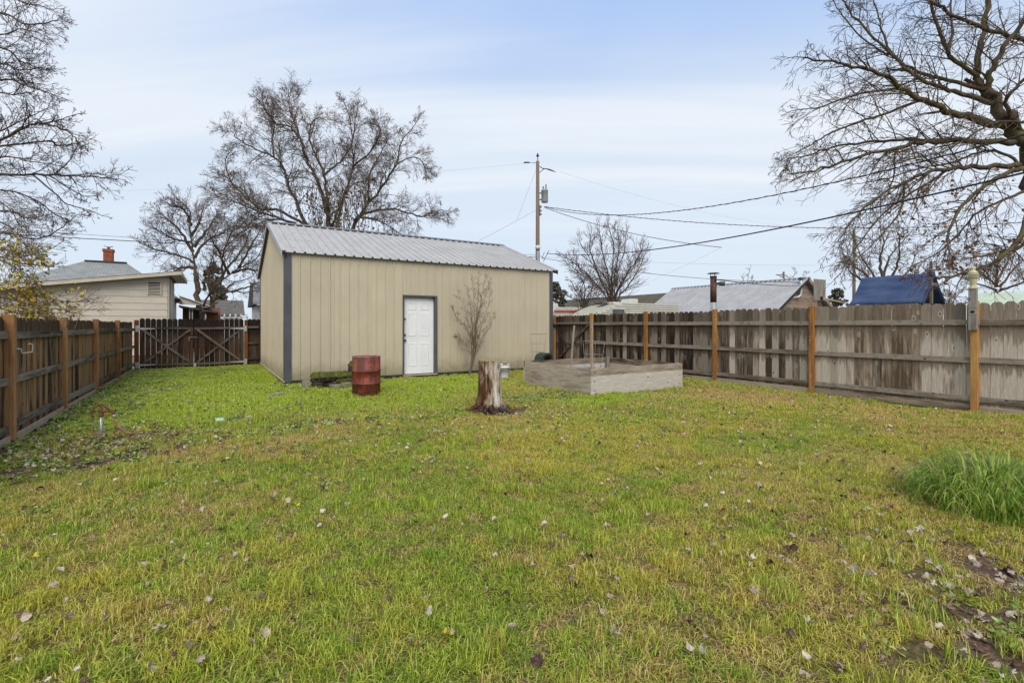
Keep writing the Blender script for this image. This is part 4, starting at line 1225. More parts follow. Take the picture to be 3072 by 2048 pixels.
def smooth_path(P, n):
    P = [Vector(p) for p in P]; out = []
    for i in range(len(P)-1):
        p0 = P[max(i-1, 0)]; p1 = P[i]; p2 = P[i+1]; p3 = P[min(i+2, len(P)-1)]
        for k in range(n):
            t = k/n
            out.append(0.5*((2*p1)+(-p0+p2)*t+(2*p0-5*p1+4*p2-p3)*t*t+(-p0+3*p1-3*p2+p3)*t**3))
    out.append(P[-1]); return out
props(MB().tube(smooth_path(hp, 4), 0.011, 8).build('garden_hose', M['hose'], None, True), 'faded brown garden hose hanging from the yard hydrant', 'hose')
# torn plastic in the lawn
pl = empty('plastic_litter', (0.25, 8.25, 0.0), 0.25, 'torn pale green and dark plastic tube lying in the lawn', 'litter')
def crumpled(x0, x1, r, m, name, seed):
    mb = MB(); pts = []; rs = []
    for i in range(9):
        t = i/8; pts.append((x0+(x1-x0)*t, 0.01*mnoise.noise((t*5, seed, 0)), r*0.75)); rs.append(r*(0.85+0.35*mnoise.noise((t*6, seed, 3))))
    mb.tube(pts, rs, 10); mb.v = [(x+0.012*mnoise.noise((x*40, y*40, z*40+seed)), y*1.5+0.012*mnoise.noise((x*40, y*40+9, z*40)), max(0.0, z*0.9)) for x, y, z in mb.v]
    mb.build(name, m, pl, True)
crumpled(-0.21, -0.10, 0.045, M['pale_plastic'], 'torn_end', 1.0); crumpled(-0.11, 0.17, 0.035, M['dark_plastic'], 'tube', 5.0); crumpled(0.16, 0.26, 0.032, M['pale_plastic'], 'torn_end', 9.0)
# bent hook on the left fence post
hk = [(-2.0, 8.13, 1.115), (-1.99, 8.21, 1.11), (-1.985, 8.25, 1.10), (-1.985, 8.26, 1.058), (-1.97, 8.55, 1.055), (-1.965, 8.58, 1.062), (-1.965, 8.59, 1.14), (-1.97, 8.575, 1.158), (-1.98, 8.50, 1.16)]
props(MB().tube(smooth_path(hk, 3), 0.007, 8).build('wire_hook', M['hook'], None, True), 'pale bent metal hook on the left fence post', 'hook')

# birdhouse board with cream finial on the nearest orange post
bh = empty('birdhouse', (FX-0.052, 2.80, 1.32), 0, 'narrow weathered birdhouse with cream turned finial on an orange fence post', 'birdhouse')
def bbx(a, b, m, name): return MB().box(a, b).build(name, m, bh, bevel=0.003)
bbx((-0.070, -0.052, 0.0), (-0.002, 0.052, 0.235), M['grey_wood'], 'lower_board')
bbx((-0.068, -0.050, 0.240), (-0.002, 0.050, 0.345), M['stake'], 'entrance_board')
bbx((-0.070, -0.050, 0.350), (0.0, 0.050, 0.655), M['grey_wood'], 'upper_board')
mb = MB().lathe([(0.022, 0), (0.022, 0.004)], 16); mb.v = [(-0.0685-z, y*1.2, 0.293+x) for x, y, z in mb.v]; mb.build('entrance_hole', M['black'], bh)
MB().lathe([(0.055, 0.656), (0.062, 0.665), (0.062, 0.685), (0.045, 0.70), (0.042, 0.73), (0.052, 0.80), (0.056, 0.825), (0.060, 0.83)], 8, (-0.035, 0, 0)).build('finial_cup', M['cream'], bh)
for k, (r, z) in enumerate(((0.074, 0.833), (0.080, 0.858), (0.074, 0.883))):
    MB().lathe([(r*0.75, z), (r, z+0.004), (r, z+0.014), (r*0.7, z+0.021)], 24, (-0.035, 0, 0)).build('finial_disc', M['cream'], bh, True)
MB().lathe([(0.060, 0.905), (0.066, 0.91), (0.055, 0.93), (0.030, 0.955), (0.024, 0.975), (0.034, 0.99), (0.028, 1.005), (0.010, 1.015)], 20, (-0.035, 0, 0)).build('finial_top', M['cream'], bh, True)
MB().lathe([(0.004, -0.03), (0.022, -0.02), (0.027, 0.0), (0.022, 0.02), (0.004, 0.03)], 12, (-0.035, 0.045, 1.0)).build('finial_knob', M['cream'], bh, True)
# brown stove pipe behind the right fence with a floodlight
sp = empty('stove_pipe', (11.0, 7.99, 0), 0, 'brown stove pipe with rain cap rising behind the right fence', 'stove pipe')
MB().tube([(0, 0, 0), (0, 0, 1.98)], 0.082, 18).build('galvanised_section', M['galv'], sp, True)
MB().tube([(0, 0, 1.98), (0, 0, 2.62)], 0.078, 18).build('brown_section', M['pipe_brown'], sp, True)
MB().tube([(0, 0, 2.62), (0, 0, 2.66)], 0.085, 18).build('collar', M['dark_metal_roof'], sp, True)
mb = MB()
for a in (0, 2.1, 4.2): mb.tube([(0.07*math.cos(a), 0.07*math.sin(a), 2.64), (0.07*math.cos(a), 0.07*math.sin(a), 2.72)], 0.006, 5)
mb.build('cap_strut', M['dark_metal_roof'], sp)
MB().lathe([(0.15, 2.72), (0.15, 2.728), (0.10, 2.745), (0.03, 2.752)], 20).build('rain_cap', M['dark_metal_roof'], sp, True)
mb = MB().tube([(0.07, 0.0, 2.47), (0.13, -0.05, 2.475), (0.16, -0.09, 2.47), (0.235, -0.16, 2.46)], [0.02, 0.03, 0.055, 0.06], 12); mb.build('floodlight', M['dark_metal_roof'], sp, True)

# small bare shrub by the shed wall is with the trees

# ------------------------------------------------------------------ buildings and vehicles beyond the fences
rng = random.Random(77)
def uvbuild(mb, name, m, parent):
    o = mb.build(name, m, parent); planar_uv(o.data); return o

# beige house with low mono-pitch roof
hs = empty('beige_house', (-1.77, 28.1, 0), 0, 'beige board sided house with low sloping roof behind the left fence', 'house')
HX, HY = -1.77, 28.1
def hroof(x): return 3.72+0.15*(x+1.77)          # underside of the roof along the front rake, world x
z = 0.0
while z < 3.7:
    z1 = z+0.298
    xl0 = max(-12.0, -1.77+(z-3.70)/0.15) if z > 2.1 else -12.0
    xl1 = max(-12.0, -1.77+(z1-3.70)/0.15) if z1 > 2.1 else -12.0
    if xl0 >= HX-0.05: break
    z1c = min(z1, 3.70); xl1 = min(xl1, HX)
    pts = [(xl0-HX, -0.012, z), (0.0, -0.012, z), (0.0, 0.006, z1c), (xl1-HX, 0.006, z1c)]
    if xl1 >= HX: pts = [(xl0-HX, -0.012, z), (0.0, -0.012, z), (0.0, 0.006, min(z1, 3.70))]
    MB().prism(pts, (0, 0.02, 0)).build('siding_board', M['house_beige'], hs)
    pts = [(0.012, 0.0, z), (-0.006, 0.0, z1c), (-0.026, 0.0, z1c), (-0.008, 0.0, z)]
    MB().prism(pts, (0, 4.9, 0)).build('siding_board', M['house_beige'], hs)
    z += 0.302
MB().prism([(-10.23, 0.05, 0), (-0.05, 0.05, 0), (-0.05, 0.05, 3.69), (-10.23, 0.05, 2.15)], (0, 4.8, 0)).build('wall_core', M['house_beige'], hs)
MB().prism([(-10.6, -0.42, 2.16), (0.55, -0.42, 3.83), (0.55, -0.42, 3.95), (-10.6, -0.42, 2.28)], (0, 5.9, 0)).build('roof', M['dark_metal_roof'], hs)
MB().prism([(-10.6, -0.45, 2.10), (0.56, -0.45, 3.77), (0.56, -0.45, 3.92), (-10.6, -0.45, 2.25)], (0, 0.028, 0)).build('rake_board', M['house_trim'], hs)
MB().box((0.552, -0.45, 3.74), (0.58, 5.5, 3.925)).build('eave_board', M['house_trim'], hs)
MB().box((0.02, -0.42, 3.765), (0.55, 5.45, 3.785)).build('soffit', M['house_beige'], hs)
MB().box((0.03, -0.02, 0), (0.06, 0.10, 3.7)).build('corner_board', M['house_beige'], hs)
MB().tube([(0.09, 0.55, 0.0), (0.09, 0.55, 3.6)], 0.04, 8).build('downspout', M['house_beige'], hs, True)
v = empty('gable_vent', (0, 0, 0)); v.parent = hs
v.location = (-0.50, -0.02, 3.10)
MB().box((-0.24, -0.012, -0.28), (0.24, 0.0, 0.28)).build('vent_backing', M['dark_base'], v)  # backing painted dark for the shade between the louvers
for k in range(8):
    MB().prism([(-0.22, -0.015, -0.26+0.065*k), (-0.22, -0.045, -0.26+0.065*k), (-0.22, -0.02, -0.232+0.065*k)], (0.44, 0, 0)).build('louver', M['house_beige'], v)
MB().box((-0.27, -0.05, -0.30), (-0.225, -0.01, 0.30)).build('vent_frame', M['house_beige'], v)
MB().box((0.225, -0.05, -0.30), (0.27, -0.01, 0.30)).build('vent_frame', M['house_beige'], v)

# hip roofed house with brick chimney behind it
hh = empty('hip_roof_house', (-5.5, 38, 0), 0, 'house with grey shingled hip roof and brick chimney behind the beige house', 'house')
MB().box((-4.4, -3.4, 0), (3.4, 3.4, 3.0)).build('wall', M['house_beige'], hh)
ra, rb = Vector((-0.92, 0, 5.20)), Vector((1.05, 0, 5.20))
c1, c2, c3, c4 = Vector((-4.9, -3.9, 2.95)), Vector((3.9, -3.9, 2.95)), Vector((3.9, 3.9, 2.95)), Vector((-4.9, 3.9, 2.95))
mb = MB(); mb.poly([c1, c2, rb, ra]); mb.poly([c2, c3, rb]); mb.poly([c3, c4, ra, rb]); mb.poly([c4, c1, ra]); mb.poly([c4, c3, c2, c1])
roof = uvbuild(mb, 'roof', M['shingle_grey'], hh)
MB().bar(ra+Vector((0, 0, 0.03)), rb+Vector((0, 0, 0.03)), 0.07, 0.28).build('ridge_shingles', M['shingle_brown'], roof)
MB().box((-0.10, 0.15, 4.7), (0.36, 0.60, 5.86)).build('chimney', M['chimney'], roof, bevel=0.01)
MB().box((-0.14, 0.11, 5.862), (0.40, 0.64, 6.03)).build('chimney_crown', M['chimney'], roof, bevel=0.02)
MB().tube([(0.13, 0.37, 6.03), (0.13, 0.37, 6.16)], 0.07, 10).build('flue', M['dark_metal_roof'], roof)
mb = MB().bar((-0.08, 0.37, 6.22), (0.13, 0.37, 6.16), 0.02, 0.16); mb.bar((0.13, 0.37, 6.16), (0.34, 0.37, 6.21), 0.02, 0.16); mb.build('flue_cap', M['dark_metal_roof'], roof)

# covered brick porch
pc = empty('brick_porch', (-1.6, 38, 0), 0, 'brick porch with white posts under two lean-to roofs beside the beige house', 'porch')
uvbuild(MB().box((0.0, 0.0, 0), (2.1, 0.25, 2.55)), 'wall', M['brick'], pc)
MB().prism([(-0.15, -1.6, 3.26), (1.52, -1.6, 2.62), (1.52, -1.6, 2.57), (-0.15, -1.6, 3.21)], (0, 2.5, 0)).build('upper_roof', M['dirty_white'], pc)
MB().prism([(-0.1, -1.45, 3.19), (-0.1, -1.45, 2.68), (1.30, -1.45, 2.64)], (0, 0.04, 0)).build('gable_infill', M['house_beige'], pc)
MB().prism([(-0.1, -2.4, 2.60), (1.95, -2.4, 2.22), (1.95, -2.4, 2.12), (-0.1, -2.4, 2.50)], (0, 3.0, 0)).build('lower_roof', M['dark_metal_roof'], pc)
for x in (0.42, 0.56, 0.98):
    MB().box((x, -2.2, 0), (x+0.06, -2.14, 2.38)).build('porch_post', M['dirty_white'], pc)
MB().box((1.40, -1.2, 0), (1.75, -0.9, 2.15)).build('brick_pier', M['chimney'], pc)
MB().lathe([(0.02, 1.65), (0.13, 1.72), (0.16, 1.90), (0.12, 2.08), (0.03, 2.12)], 14, (1.18, -2.3, 0)).build('hanging_lantern', M['dirty_white'], pc, True)

# far brown roofed house with white railing
fh = empty('brown_roof_house', (1.6, 60, 0), 0, 'distant house with brown shingled roof seen past the left gate', 'house')
MB().box((-2.6, 0.6, 0), (1.2, 6, 2.6)).build('wall', M['far_house'], fh)
uvbuild(MB().prism([(-2.9, 0, 2.42), (1.45, 0, 2.42), (1.45, 3.0, 4.02), (-2.9, 3.0, 4.02)], (0, 0.02, 0.14)), 'roof', M['shingle_brown'], fh)
uvbuild(MB().prism([(-2.9, 6.0, 2.42), (1.45, 6.0, 2.42), (1.45, 3.02, 4.02), (-2.9, 3.02, 4.02)], (0, -0.02, 0.14)), 'roof', M['shingle_brown'], fh)
pr = empty('white_pergola', (1.9, 52, 0), 0, 'white slatted pergola top seen above the left gate', 'pergola')
MB().box((-1.25, 0, 2.05), (1.05, 0.12, 2.16)).build('beam', M['white'], pr)
for k in range(5):
    MB().box((-0.95+0.45*k, -0.4, 2.165), (-0.85+0.45*k, 1.2, 2.42)).build('slat', M['white'], pr)
for x in (-1.1, 0.9):
    MB().box((x, 0, 0), (x+0.1, 0.1, 2.05)).build('pergola_post', M['white'], pr)
# small grey house glimpsed beside the shed
sh = empty('grey_gable_house', (3.4, 41, 0), 0, 'pale house with dark gable glimpsed at the left edge of the shed', 'house')
MB().box((-0.55, -0.5, 0), (5, 5, 2.9)).build('wall', M['far_house'], sh)
uvbuild(MB().prism([(-0.86, -1.0, 2.92), (5.2, -1.0, 2.92), (5.2, 2.3, 4.75), (-0.58, 2.3, 4.75)], (0, 0.02, 0.12)), 'roof', M['shingle_grey'], sh)
MB().prism([(-0.84, -0.95, 2.86), (-0.84, 2.3, 4.70), (-0.84, 5.5, 2.86)], (0.25, 0, 0)).build('gable', M['shingle_brown'], sh)
for k in range(8):
    MB().box((-0.57, -0.525, 0.1+0.33*k), (4.9, -0.505, 0.41+0.33*k)).build('siding_board', M['far_house'], sh)

# garage with ribbed steel roof
ga = empty('steel_roof_garage', (30.96, 16.18, 0), 0, 'garage with ribbed grey steel roof and brown gable behind the right fence', 'garage')
GL = 9.98; GH = 3.55; GZ_ = 4.29; gsl = 0.60
for sg in (-1, 1):
    k = 0; y = -0.35
    while y < GL-0.01:
        y1 = min(y+0.914, GL)
        def place(u, h, v, sg=sg): return (sg*v, u, GZ_-gsl*v+h)
        ribbed_sheet(y, y1-0.002, 0.0, lambda u: GH, lambda u: 0.0, place, 0.065, 0.3048, 2.0).build('roof_panel', M['garage_roof'], ga, fix=False)
        y = y1
mb = MB()
for sg in (-1, 1):
    mb.prism([(0, -0.37, GZ_+0.045), (sg*0.17, -0.37, GZ_+0.045-gsl*0.17), (sg*0.17, -0.37, GZ_+0.03-gsl*0.17), (0, -0.37, GZ_+0.03)], (0, GL+0.4, 0))
mb.build('ridge_cap', M['roof_cap'], ga)
for k in range(20):
    z0 = 0.2+0.205*k; z1 = z0+0.20
    if z1 > GZ_-0.15: break
    hw = min(3.3, (GZ_-0.12-z1)/gsl)
    hw0 = min(3.3, (GZ_-0.12-z0)/gsl)
    MB().prism([(-hw0, 0, z0), (hw0, 0, z0), (hw, 0.012, z1), (-hw, 0.012, z1)], (0, 0.02, 0)).build('siding_board', M['garage_wall'], ga)
MB().prism([(-3.3, 0.04, 0), (3.3, 0.04, 0), (3.3, 0.04, 2.1), (0, 0.04, GZ_-0.12), (-3.3, 0.04, 2.1)], (0, GL-0.1, 0)).build('wall_core', M['garage_wall'], ga)
for sg in (-1, 1):
    MB().bar((0, -0.33, GZ_-0.10), (sg*3.5, -0.33, GZ_-0.10-gsl*3.5), 0.17, 0.03, (0, 0, 1)).build('barge_board', M['garage_wall'] if sg > 0 else M['dark_base'], ga)
gp_ = [at(2372, 893, 29.5), at(2388, 892, 29.5), at(2399, 888, 29.5), at(2402, 878, 29.5), at(2402, 840, 29.5)]
o = MB().tube([Vector(p)-Vector((30.96, 16.18, 0)) for p in smooth_path(gp_, 3)], 0.10, 12).build('flue_pipe', M['galv'], ga, True)
o = MB().lathe([(0.14, 0), (0.16, 0.06), (0.09, 0.14), (0.02, 0.16)], 12).build('flue_cap', M['dark_metal_roof'], ga, True, loc=at(2402, 839, 29.5)-Vector((30.96, 16.18, 0)))
# weathered basketball backboard
bb0 = at(2460, 870, 25.5)
bb = empty('basketball_backboard', (bb0.x, bb0.y, 0), 0, 'weathered plywood basketball backboard on a post beside the garage', 'backboard')
MB().box((-0.58, 0, bb0.z-0.54), (0.58, 0.03, bb0.z+0.56)).build('board', M['grey_wood'], bb)
mb = MB()
for a, b in (((-0.22, -0.004, bb0.z-0.34), (0.22, -0.001, bb0.z-0.31)), ((-0.22, -0.004, bb0.z+0.02), (0.22, -0.001, bb0.z+0.05)), ((-0.22, -0.004, bb0.z-0.30), (-0.19, -0.001, bb0.z+0.01)), ((0.19, -0.004, bb0.z-0.30), (0.22, -0.001, bb0.z+0.01))): mb.box(a, b)
mb.build('target_square', M['garage_wall'], bb)
MB().box((0.10, 0.04, 0), (0.22, 0.16, bb0.z-0.3)).build('post', M['pole'], bb)
MB().box((0.02, -0.10, bb0.z-0.50), (0.16, -0.005, bb0.z-0.34)).build('rim_bracket', M['black'], bb)
for k in (0, 1):
    MB().bar((0.1, -0.1, bb0.z-0.40-0.05*k), (1.25, -0.5-0.2*k, bb0.z-0.62-0.06*k), 0.05, 0.03).build('rail_strip', M['kick'], bb)

# play tower under a blue tarp
pt = empty('play_tower', (18.83, 6.03, 0), 0, 'play tower with a gabled blue tarp roof behind the right fence', 'play tower')
def tarp_side(sg):
    mb = MB(); nu, nv = 26, 10
    for i in range(nu+1):
        for j in range(nv+1):
            y = -0.08+1.95*i/nu; t = j/nv
            x = sg*(0.02+0.90*t); zz = 3.0-0.93*t-0.05*math.sin(math.pi*t)+0.022*mnoise.noise((y*5, t*1.5, sg))+0.03*math.sin(y*5)*t*(1-t)
            x += sg*0.030*mnoise.noise((y*7+t*2, t*1.2, 3.0+sg))
            mb.v.append((x, y, zz))
    for i in range(nu):
        for j in range(nv):
            a = i*(nv+1)+j; mb.f.append((a, a+1, a+nv+2, a+nv+1))
    o = mb.build('tarp', M['tarp'], pt, True)
    s = o.modifiers.new('thick', 'SOLIDIFY'); s.thickness = 0.012; s.offset = 0
tarp_side(-1); tarp_side(1)
pts = [(-0.03, -0.10, 3.03), (-0.07, -0.12, 2.97), (-0.93, -0.12, 2.03), (-0.80, -0.10, 2.06), (-0.02, -0.09, 2.96)]
MB().prism(pts, (0, 0.03, 0)).build('tarp_hem', M['tarp'], pt)
MB().box((-0.95, -0.05, 1.96), (0.95, 0.03, 2.06)).build('beam', M['rail_x'], pt); MB().box((-0.98, 0.0, 1.95), (-0.90, 1.9, 2.055)).build('beam', M['rail_y'], pt); MB().box((0.90, 0.0, 1.95), (0.98, 1.9, 2.055)).build('beam', M['rail_y'], pt)
MB().box((-0.045, -0.03, 2.06), (0.045, 0.03, 2.92)).build('king_post', M['grey_wood'], pt)
MB().box((-0.34, -0.06, 2.60), (0.34, -0.031, 2.70)).build('collar_tie', M['grey_wood'], pt)
MB().prism([(-0.80, 1.6, 2.06), (0.80, 1.6, 2.06), (0, 1.6, 2.92)], (0, 0.02, 0)).build('tarp_shade_panel', M['tarp_shade'], pt)  # dark sheet added as the shade inside the tarp roof
for sx in (-0.88, 0.82):
    for y in (0.0, 1.75):
        MB().box((sx, y, 0), (sx+0.09, y+0.09, 1.95)).build('tower_post', M['pole'], pt)
MB().box((-0.9, 0, 1.15), (0.9, 1.8, 1.2)).build('platform', M['rail_x'], pt)
MB().box((-0.03, -0.02, 2.98), (0.03, 0.04, 3.36)).build('ridge_stub', M['pole'], pt)
MB().lathe([(0.03, 0), (0.05, 0.03), (0.02, 0.09)], 10, (-0.06, 0, 3.03)).build('ridge_knob', M['hose'], pt)

# pale green roof at the far right
gr_ = empty('green_roof_shed', (34.8, 9.1, 0), 0, 'building with pale green roof at the right edge behind the fence', 'building')
MB().box((-2.6, -12, 0), (2.6, -0.2, 2.2)).build('wall', M['far_house'], gr_)
for sg in (-1, 1):
    y = -12.2
    while y < -0.01:
        y1 = min(y+0.914, 0.0)
        ribbed_sheet(y, y1-0.002, 0.0, lambda u: 3.0, lambda u: 0.0, (lambda u, h, v, sg=sg: (sg*v, u, 3.10-0.33*v+h)), 0.02).build('roof_panel', M['green_roof'], gr_, fix=False)
        y = y1
# mossy dark roof
dk = empty('dark_roof_house', (35.7, 30.9, 0), 0, 'house with long dark mossy roof behind the cream trailer', 'house')
MB().box((-3.4, -1.5, 0), (3.4, 14, 2.4)).build('wall', M['far_house'], dk)
for sg in (-1, 1):
    uvbuild(MB().prism([(sg*4.2, -2, 2.25), (0, -2, 4.26), (0, -2, 4.36), (sg*4.2, -2, 2.36)], (0, 17, 0)), 'roof', M['shingle_moss'], dk)

# cream travel trailer
tr = empty('travel_trailer', (17.6, 20, 0), 0, 'cream ribbed travel trailer with sloping nose behind the right fence', 'trailer')
pf = [(0.0, 0.55), (-0.12, 1.1), (-0.05, 1.65), (0.12, 1.92), (0.45, 2.12), (1.0, 2.36), (1.6, 2.54), (2.1, 2.61), (6.6, 2.66), (6.7, 0.55)]
MB().prism([(x, 0, z) for x, z in pf], (0, 2.35, 0)).build('body', M['trailer'], tr, bevel=0.03)
def nose_x(z):
    for (xa, za), (xb, zb) in zip(pf[1:8], pf[2:9]):
        if za <= z <= zb and zb > za: return xa+(xb-xa)*(z-za)/(zb-za)
    return 0.0
mb = MB()
z = 0.7
while z < 2.58:
    mb.box((nose_x(z)+0.10, -0.030, z), (6.6, -0.004, z+0.075)); z += 0.125
props(mb.build('siding_ribs', M['trailer_white'], tr), kind='stuff')
wv = MB().box((1.18, -0.035, 1.66), (2.06, -0.02, 2.26)).build('window', M['glass'], tr)
MB().box((1.13, -0.030, 2.262), (2.11, -0.018, 2.32)).build('window_trim', M['trailer_white'], wv)
MB().prism([(3.1, 0.7, 2.66), (3.9, 0.7, 2.66), (3.9, 0.7, 2.95), (3.35, 0.7, 2.95)], (0, 0.8, 0)).build('air_conditioner', M['trailer_white'], tr, bevel=0.04)
MB().box((1.2, 0.9, 2.57), (1.75, 1.4, 2.66)).build('roof_vent', M['dark_metal_roof'], tr); MB().box((2.1, 0.9, 2.63), (2.6, 1.4, 2.74)).build('roof_vent', M['dirty_white'], tr)
for k, (y, z) in enumerate(((0.35, 2.08), (2.0, 2.08), (0.35, 1.98))):
    MB().box((nose_x(z)-0.035, y-0.05, z-0.02), (nose_x(z)+0.02, y+0.05, z+0.02)).build('marker_light', M['dark_metal_roof'], tr)
for x in (3.6, 4.5):
    mb = MB(); mb.lathe([(0.10, 0), (0.34, 0.02), (0.36, 0.1), (0.34, 0.18), (0.10, 0.2)], 20); mb.v = [(x+a, -0.02+c, 0.36+b) for a, b, c in mb.v]; mb.build('wheel', M['black'], tr, True)
# white trailer with orange stripe
t2 = empty('travel_trailer', (18.95, 26, 0), 0, 'white trailer with orange stripe between the shed and the cream trailer', 'trailer')
MB().prism([(0.0, 0, 0.55), (-0.1, 0, 1.6), (0.1, 0, 2.2), (0.4, 0, 2.60), (6.5, 0, 2.64), (6.6, 0, 0.55)], (0, 2.35, 0)).build('body', M['trailer_white'], t2, bevel=0.04)
MB().prism([(0.35, -0.006, 2.38), (6.5, -0.006, 2.42), (6.5, -0.006, 2.25), (0.28, -0.006, 2.21)], (0, 0.004, 0)).build('stripe', M['orange'], t2)
MB().prism([(0.15, 0.6, 2.62), (1.15, 0.6, 2.62), (1.05, 0.6, 2.88), (0.30, 0.6, 2.88)], (0, 0.8, 0)).build('air_conditioner', M['dirty_white'], t2, bevel=0.04)
for x in (3.2, 4.1):
    mb = MB(); mb.lathe([(0.10, 0), (0.34, 0.02), (0.36, 0.1), (0.34, 0.18), (0.10, 0.2)], 20); mb.v = [(x+a, -0.02+c, 0.36+b) for a, b, c in mb.v]; mb.build('wheel', M['black'], t2, True)

# utility poles
up_ = at(1613, 975, 30); 
RV = Vector((CT, -ST, 0)); FV = Vector((ST, CT, 0))
po = empty('utility_pole', (up_.x, up_.y, 0), 0, 'tall wooden utility pole with grey transformer behind the shed', 'utility pole')
def rel(p): return Vector(p)-Vector((up_.x, up_.y, 0))
MB().tube([(0, 0, -0.3), (0, 0, 5), (0, 0, 11.45)], [0.145, 0.13, 0.105], 16).build('shaft', M['pole'], po, True)
MB().tube([(0, 0, 11.45), (0, 0, 11.75)], 0.025, 8).build('pin', M['dark_metal_roof'], po)
MB().lathe([(0.03, 11.72), (0.09, 11.76), (0.10, 11.80), (0.05, 11.84), (0.05, 11.90), (0.02, 11.95)], 12).build('insulator', M['dark_metal_roof'], po, True)
tf = RV*0.43
tr_ = MB().lathe([(0.19, 8.93), (0.205, 8.95), (0.205, 9.62), (0.22, 9.63), (0.22, 9.66), (0.18, 9.72), (0.05, 9.74)], 24, (tf.x, tf.y, 0)).build('transformer', M['transformer'], po, True)
for dx_, hh_ in ((0.08, 0.28), (-0.09, 0.16)):
    q = tf+RV*dx_
    MB().lathe([(0.03, 9.7), (0.045, 9.74), (0.03, 9.78), (0.045, 9.82), (0.03, 9.86), (0.04, 9.74+hh_), (0.015, 9.76+hh_)], 10, (q.x, q.y, 0)).build('bushing', M['dark_metal_roof'], tr_, True)
mb = MB()
for z in (9.1, 9.5): mb.bar(Vector((0, 0, z)), Vector((tf.x*0.7, tf.y*0.7, z)), 0.06, 0.05)
mb.build('bracket', M['dark_metal_roof'], po)
mb = MB(); mb.bar(RV*0.13+Vector((0, 0, 8.1)), RV*0.13+Vector((0, 0, 8.75)), 0.05, 0.05, RV)
mb.build('spool_rack', M['dark_metal_roof'], po)
for z in (8.2, 8.42, 8.66):
    q = RV*0.2; MB().lathe([(0.05, z-0.05), (0.03, z), (0.05, z+0.05)], 10, (q.x, q.y, 0)).build('spool', M['dark_metal_roof'], po, True)
q = -FV*0.2
mb = MB().lathe([(0.02, 6.0), (0.14, 6.04), (0.17, 6.14), (0.14, 6.24), (0.02, 6.28)], 16, (q.x, q.y, 0)); mb.build('lamp_globe', M['dirty_white'], po, True)
mb = MB(); mb.box((-0.07, -0.05, 4.9), (0.07, 0.05, 5.95)); mb.v = [(x+q.x*0.8, y+q.y*0.8, z) for x, y, z in mb.v]; mb.build('riser_conduit', M['galv'], po)
MB().bar(-RV*0.42+Vector((0, 0, 5.58)), RV*0.02+Vector((0, 0, 5.58)), 0.10, 0.08).build('bracket', M['galv'], po)
mb = MB(); mb.bar(RV*0.35+Vector((0, 0, 5.3)), RV*0.70+Vector((0, 0, 6.0)), 0.035, 0.035); mb.bar(RV*0.25+Vector((0, 0, 5.45)), RV*0.42+Vector((0, 0, 5.9)), 0.03, 0.03); mb.tube([RV*0.1+Vector((0, 0, 5.7)), RV*0.4+Vector((0, 0, 5.45))], 0.01, 5)
mb.build('climbing_bracket', M['dark_metal_roof'], po)
mb = MB().tube([RV*0.1+Vector((0, 0, 11.15)), RV*0.33+Vector((0, 0, 11.0)), RV*0.5+Vector((0, 0, 11.0)), RV*0.75+Vector((0, 0, 10.93)), RV*1.1+Vector((0, 0, 10.8))], [0.02, 0.03, 0.03, 0.05, 0.02], 8); mb.tube([RV*0.1+Vector((0, 0, 10.75)), RV*0.4+Vector((0, 0, 10.99))], 0.02, 6); mb.tube([-RV*0.1+Vector((0, 0, 11.35)), -RV*0.55+Vector((0, 0, 11.38))], 0.012, 6); mb.tube([-RV*0.5+Vector((0, 0, 11.38)), -RV*0.85+Vector((0, 0, 11.38))], 0.045, 8)
mb.build('dead_end_insulators', M['dark_metal_roof'], po)
p2 = at(2562, 975, 40)
po2 = empty('utility_pole', (p2.x, p2.y, 0), 0, 'thin wooden utility pole to the left of the blue tarp', 'utility pole')
MB().tube([(0, 0, -0.3), (0, 0, 9.2)], [0.14, 0.095], 12).build('shaft', M['pole'], po2, True)
MB().lathe([(0.16, 6.3), (0.17, 6.32), (0.17, 6.9), (0.15, 6.94)], 14, (-0.25, 0.05, 0)).build('transformer', M['transformer'], po2, True)
MB().bar((-0.5, 0, 9.0), (0.1, 0, 9.0), 0.05, 0.05).build('arm', M['dark_metal_roof'], po2)
p3 = at(2351, 975, 70)
po3 = empty('utility_pole', (p3.x, p3.y, 0), 0, 'small distant utility pole above the garage ridge', 'utility pole')
MB().tube([(0, 0, -0.3), (0, 0, 9.05)], [0.17, 0.13], 10).build('shaft', M['pole'], po3, True)
MB().bar(-RV*1.1+Vector((0, 0, 8.6)), RV*0.5+Vector((0, 0, 8.5)), 0.12, 0.10).build('crossarm', M['pole'], po3)

def cable(P, Q, sag, r, m, label, t1=1.0, name='overhead_cable', twist=False):
    P, Q = Vector(P), Vector(Q); pts = []
    n = 44
    for i in range(n+1):
        t = t1*i/n
        p = P+(Q-P)*t; p.z -= sag*4*t*(1-t); pts.append(p)
    mb = MB().tube([p-P for p in pts], r, 5)
    if twist:
        pp = []; rr = []
        for i in range(n*6+1):
            t = t1*i/(n*6); p = P+(Q-P)*t; p.z -= sag*4*t*(1-t)
            pp.append(p-P+Vector((0, 0, 1))*r*1.3*math.sin(i*1.05)+RV*r*1.3*math.cos(i*1.05))
        mb.tube(pp, r*0.75, 4)
    props(mb.build(name, m, None, True, loc=P, fix=False), label, 'cable', 'overhead wires')
cable(at(1632, 620, 30), at(3072, 405, 8), 0.87, 0.012, M['cable'], 'uppermost twisted service cable from the transformer pole to the upper right', 1.15, twist=True)
cable(at(1640, 760, 30), at(3072, 518, 8), 0.54, 0.019, M['cable'], 'thick black cable rising from the lower pole to the right', 1.15)
cable(at(1632, 620, 30), at(3100, 664, 30), 0.8, 0.016, M['cable'], 'thin cable running level from the transformer pole into the right tree', twist=True)
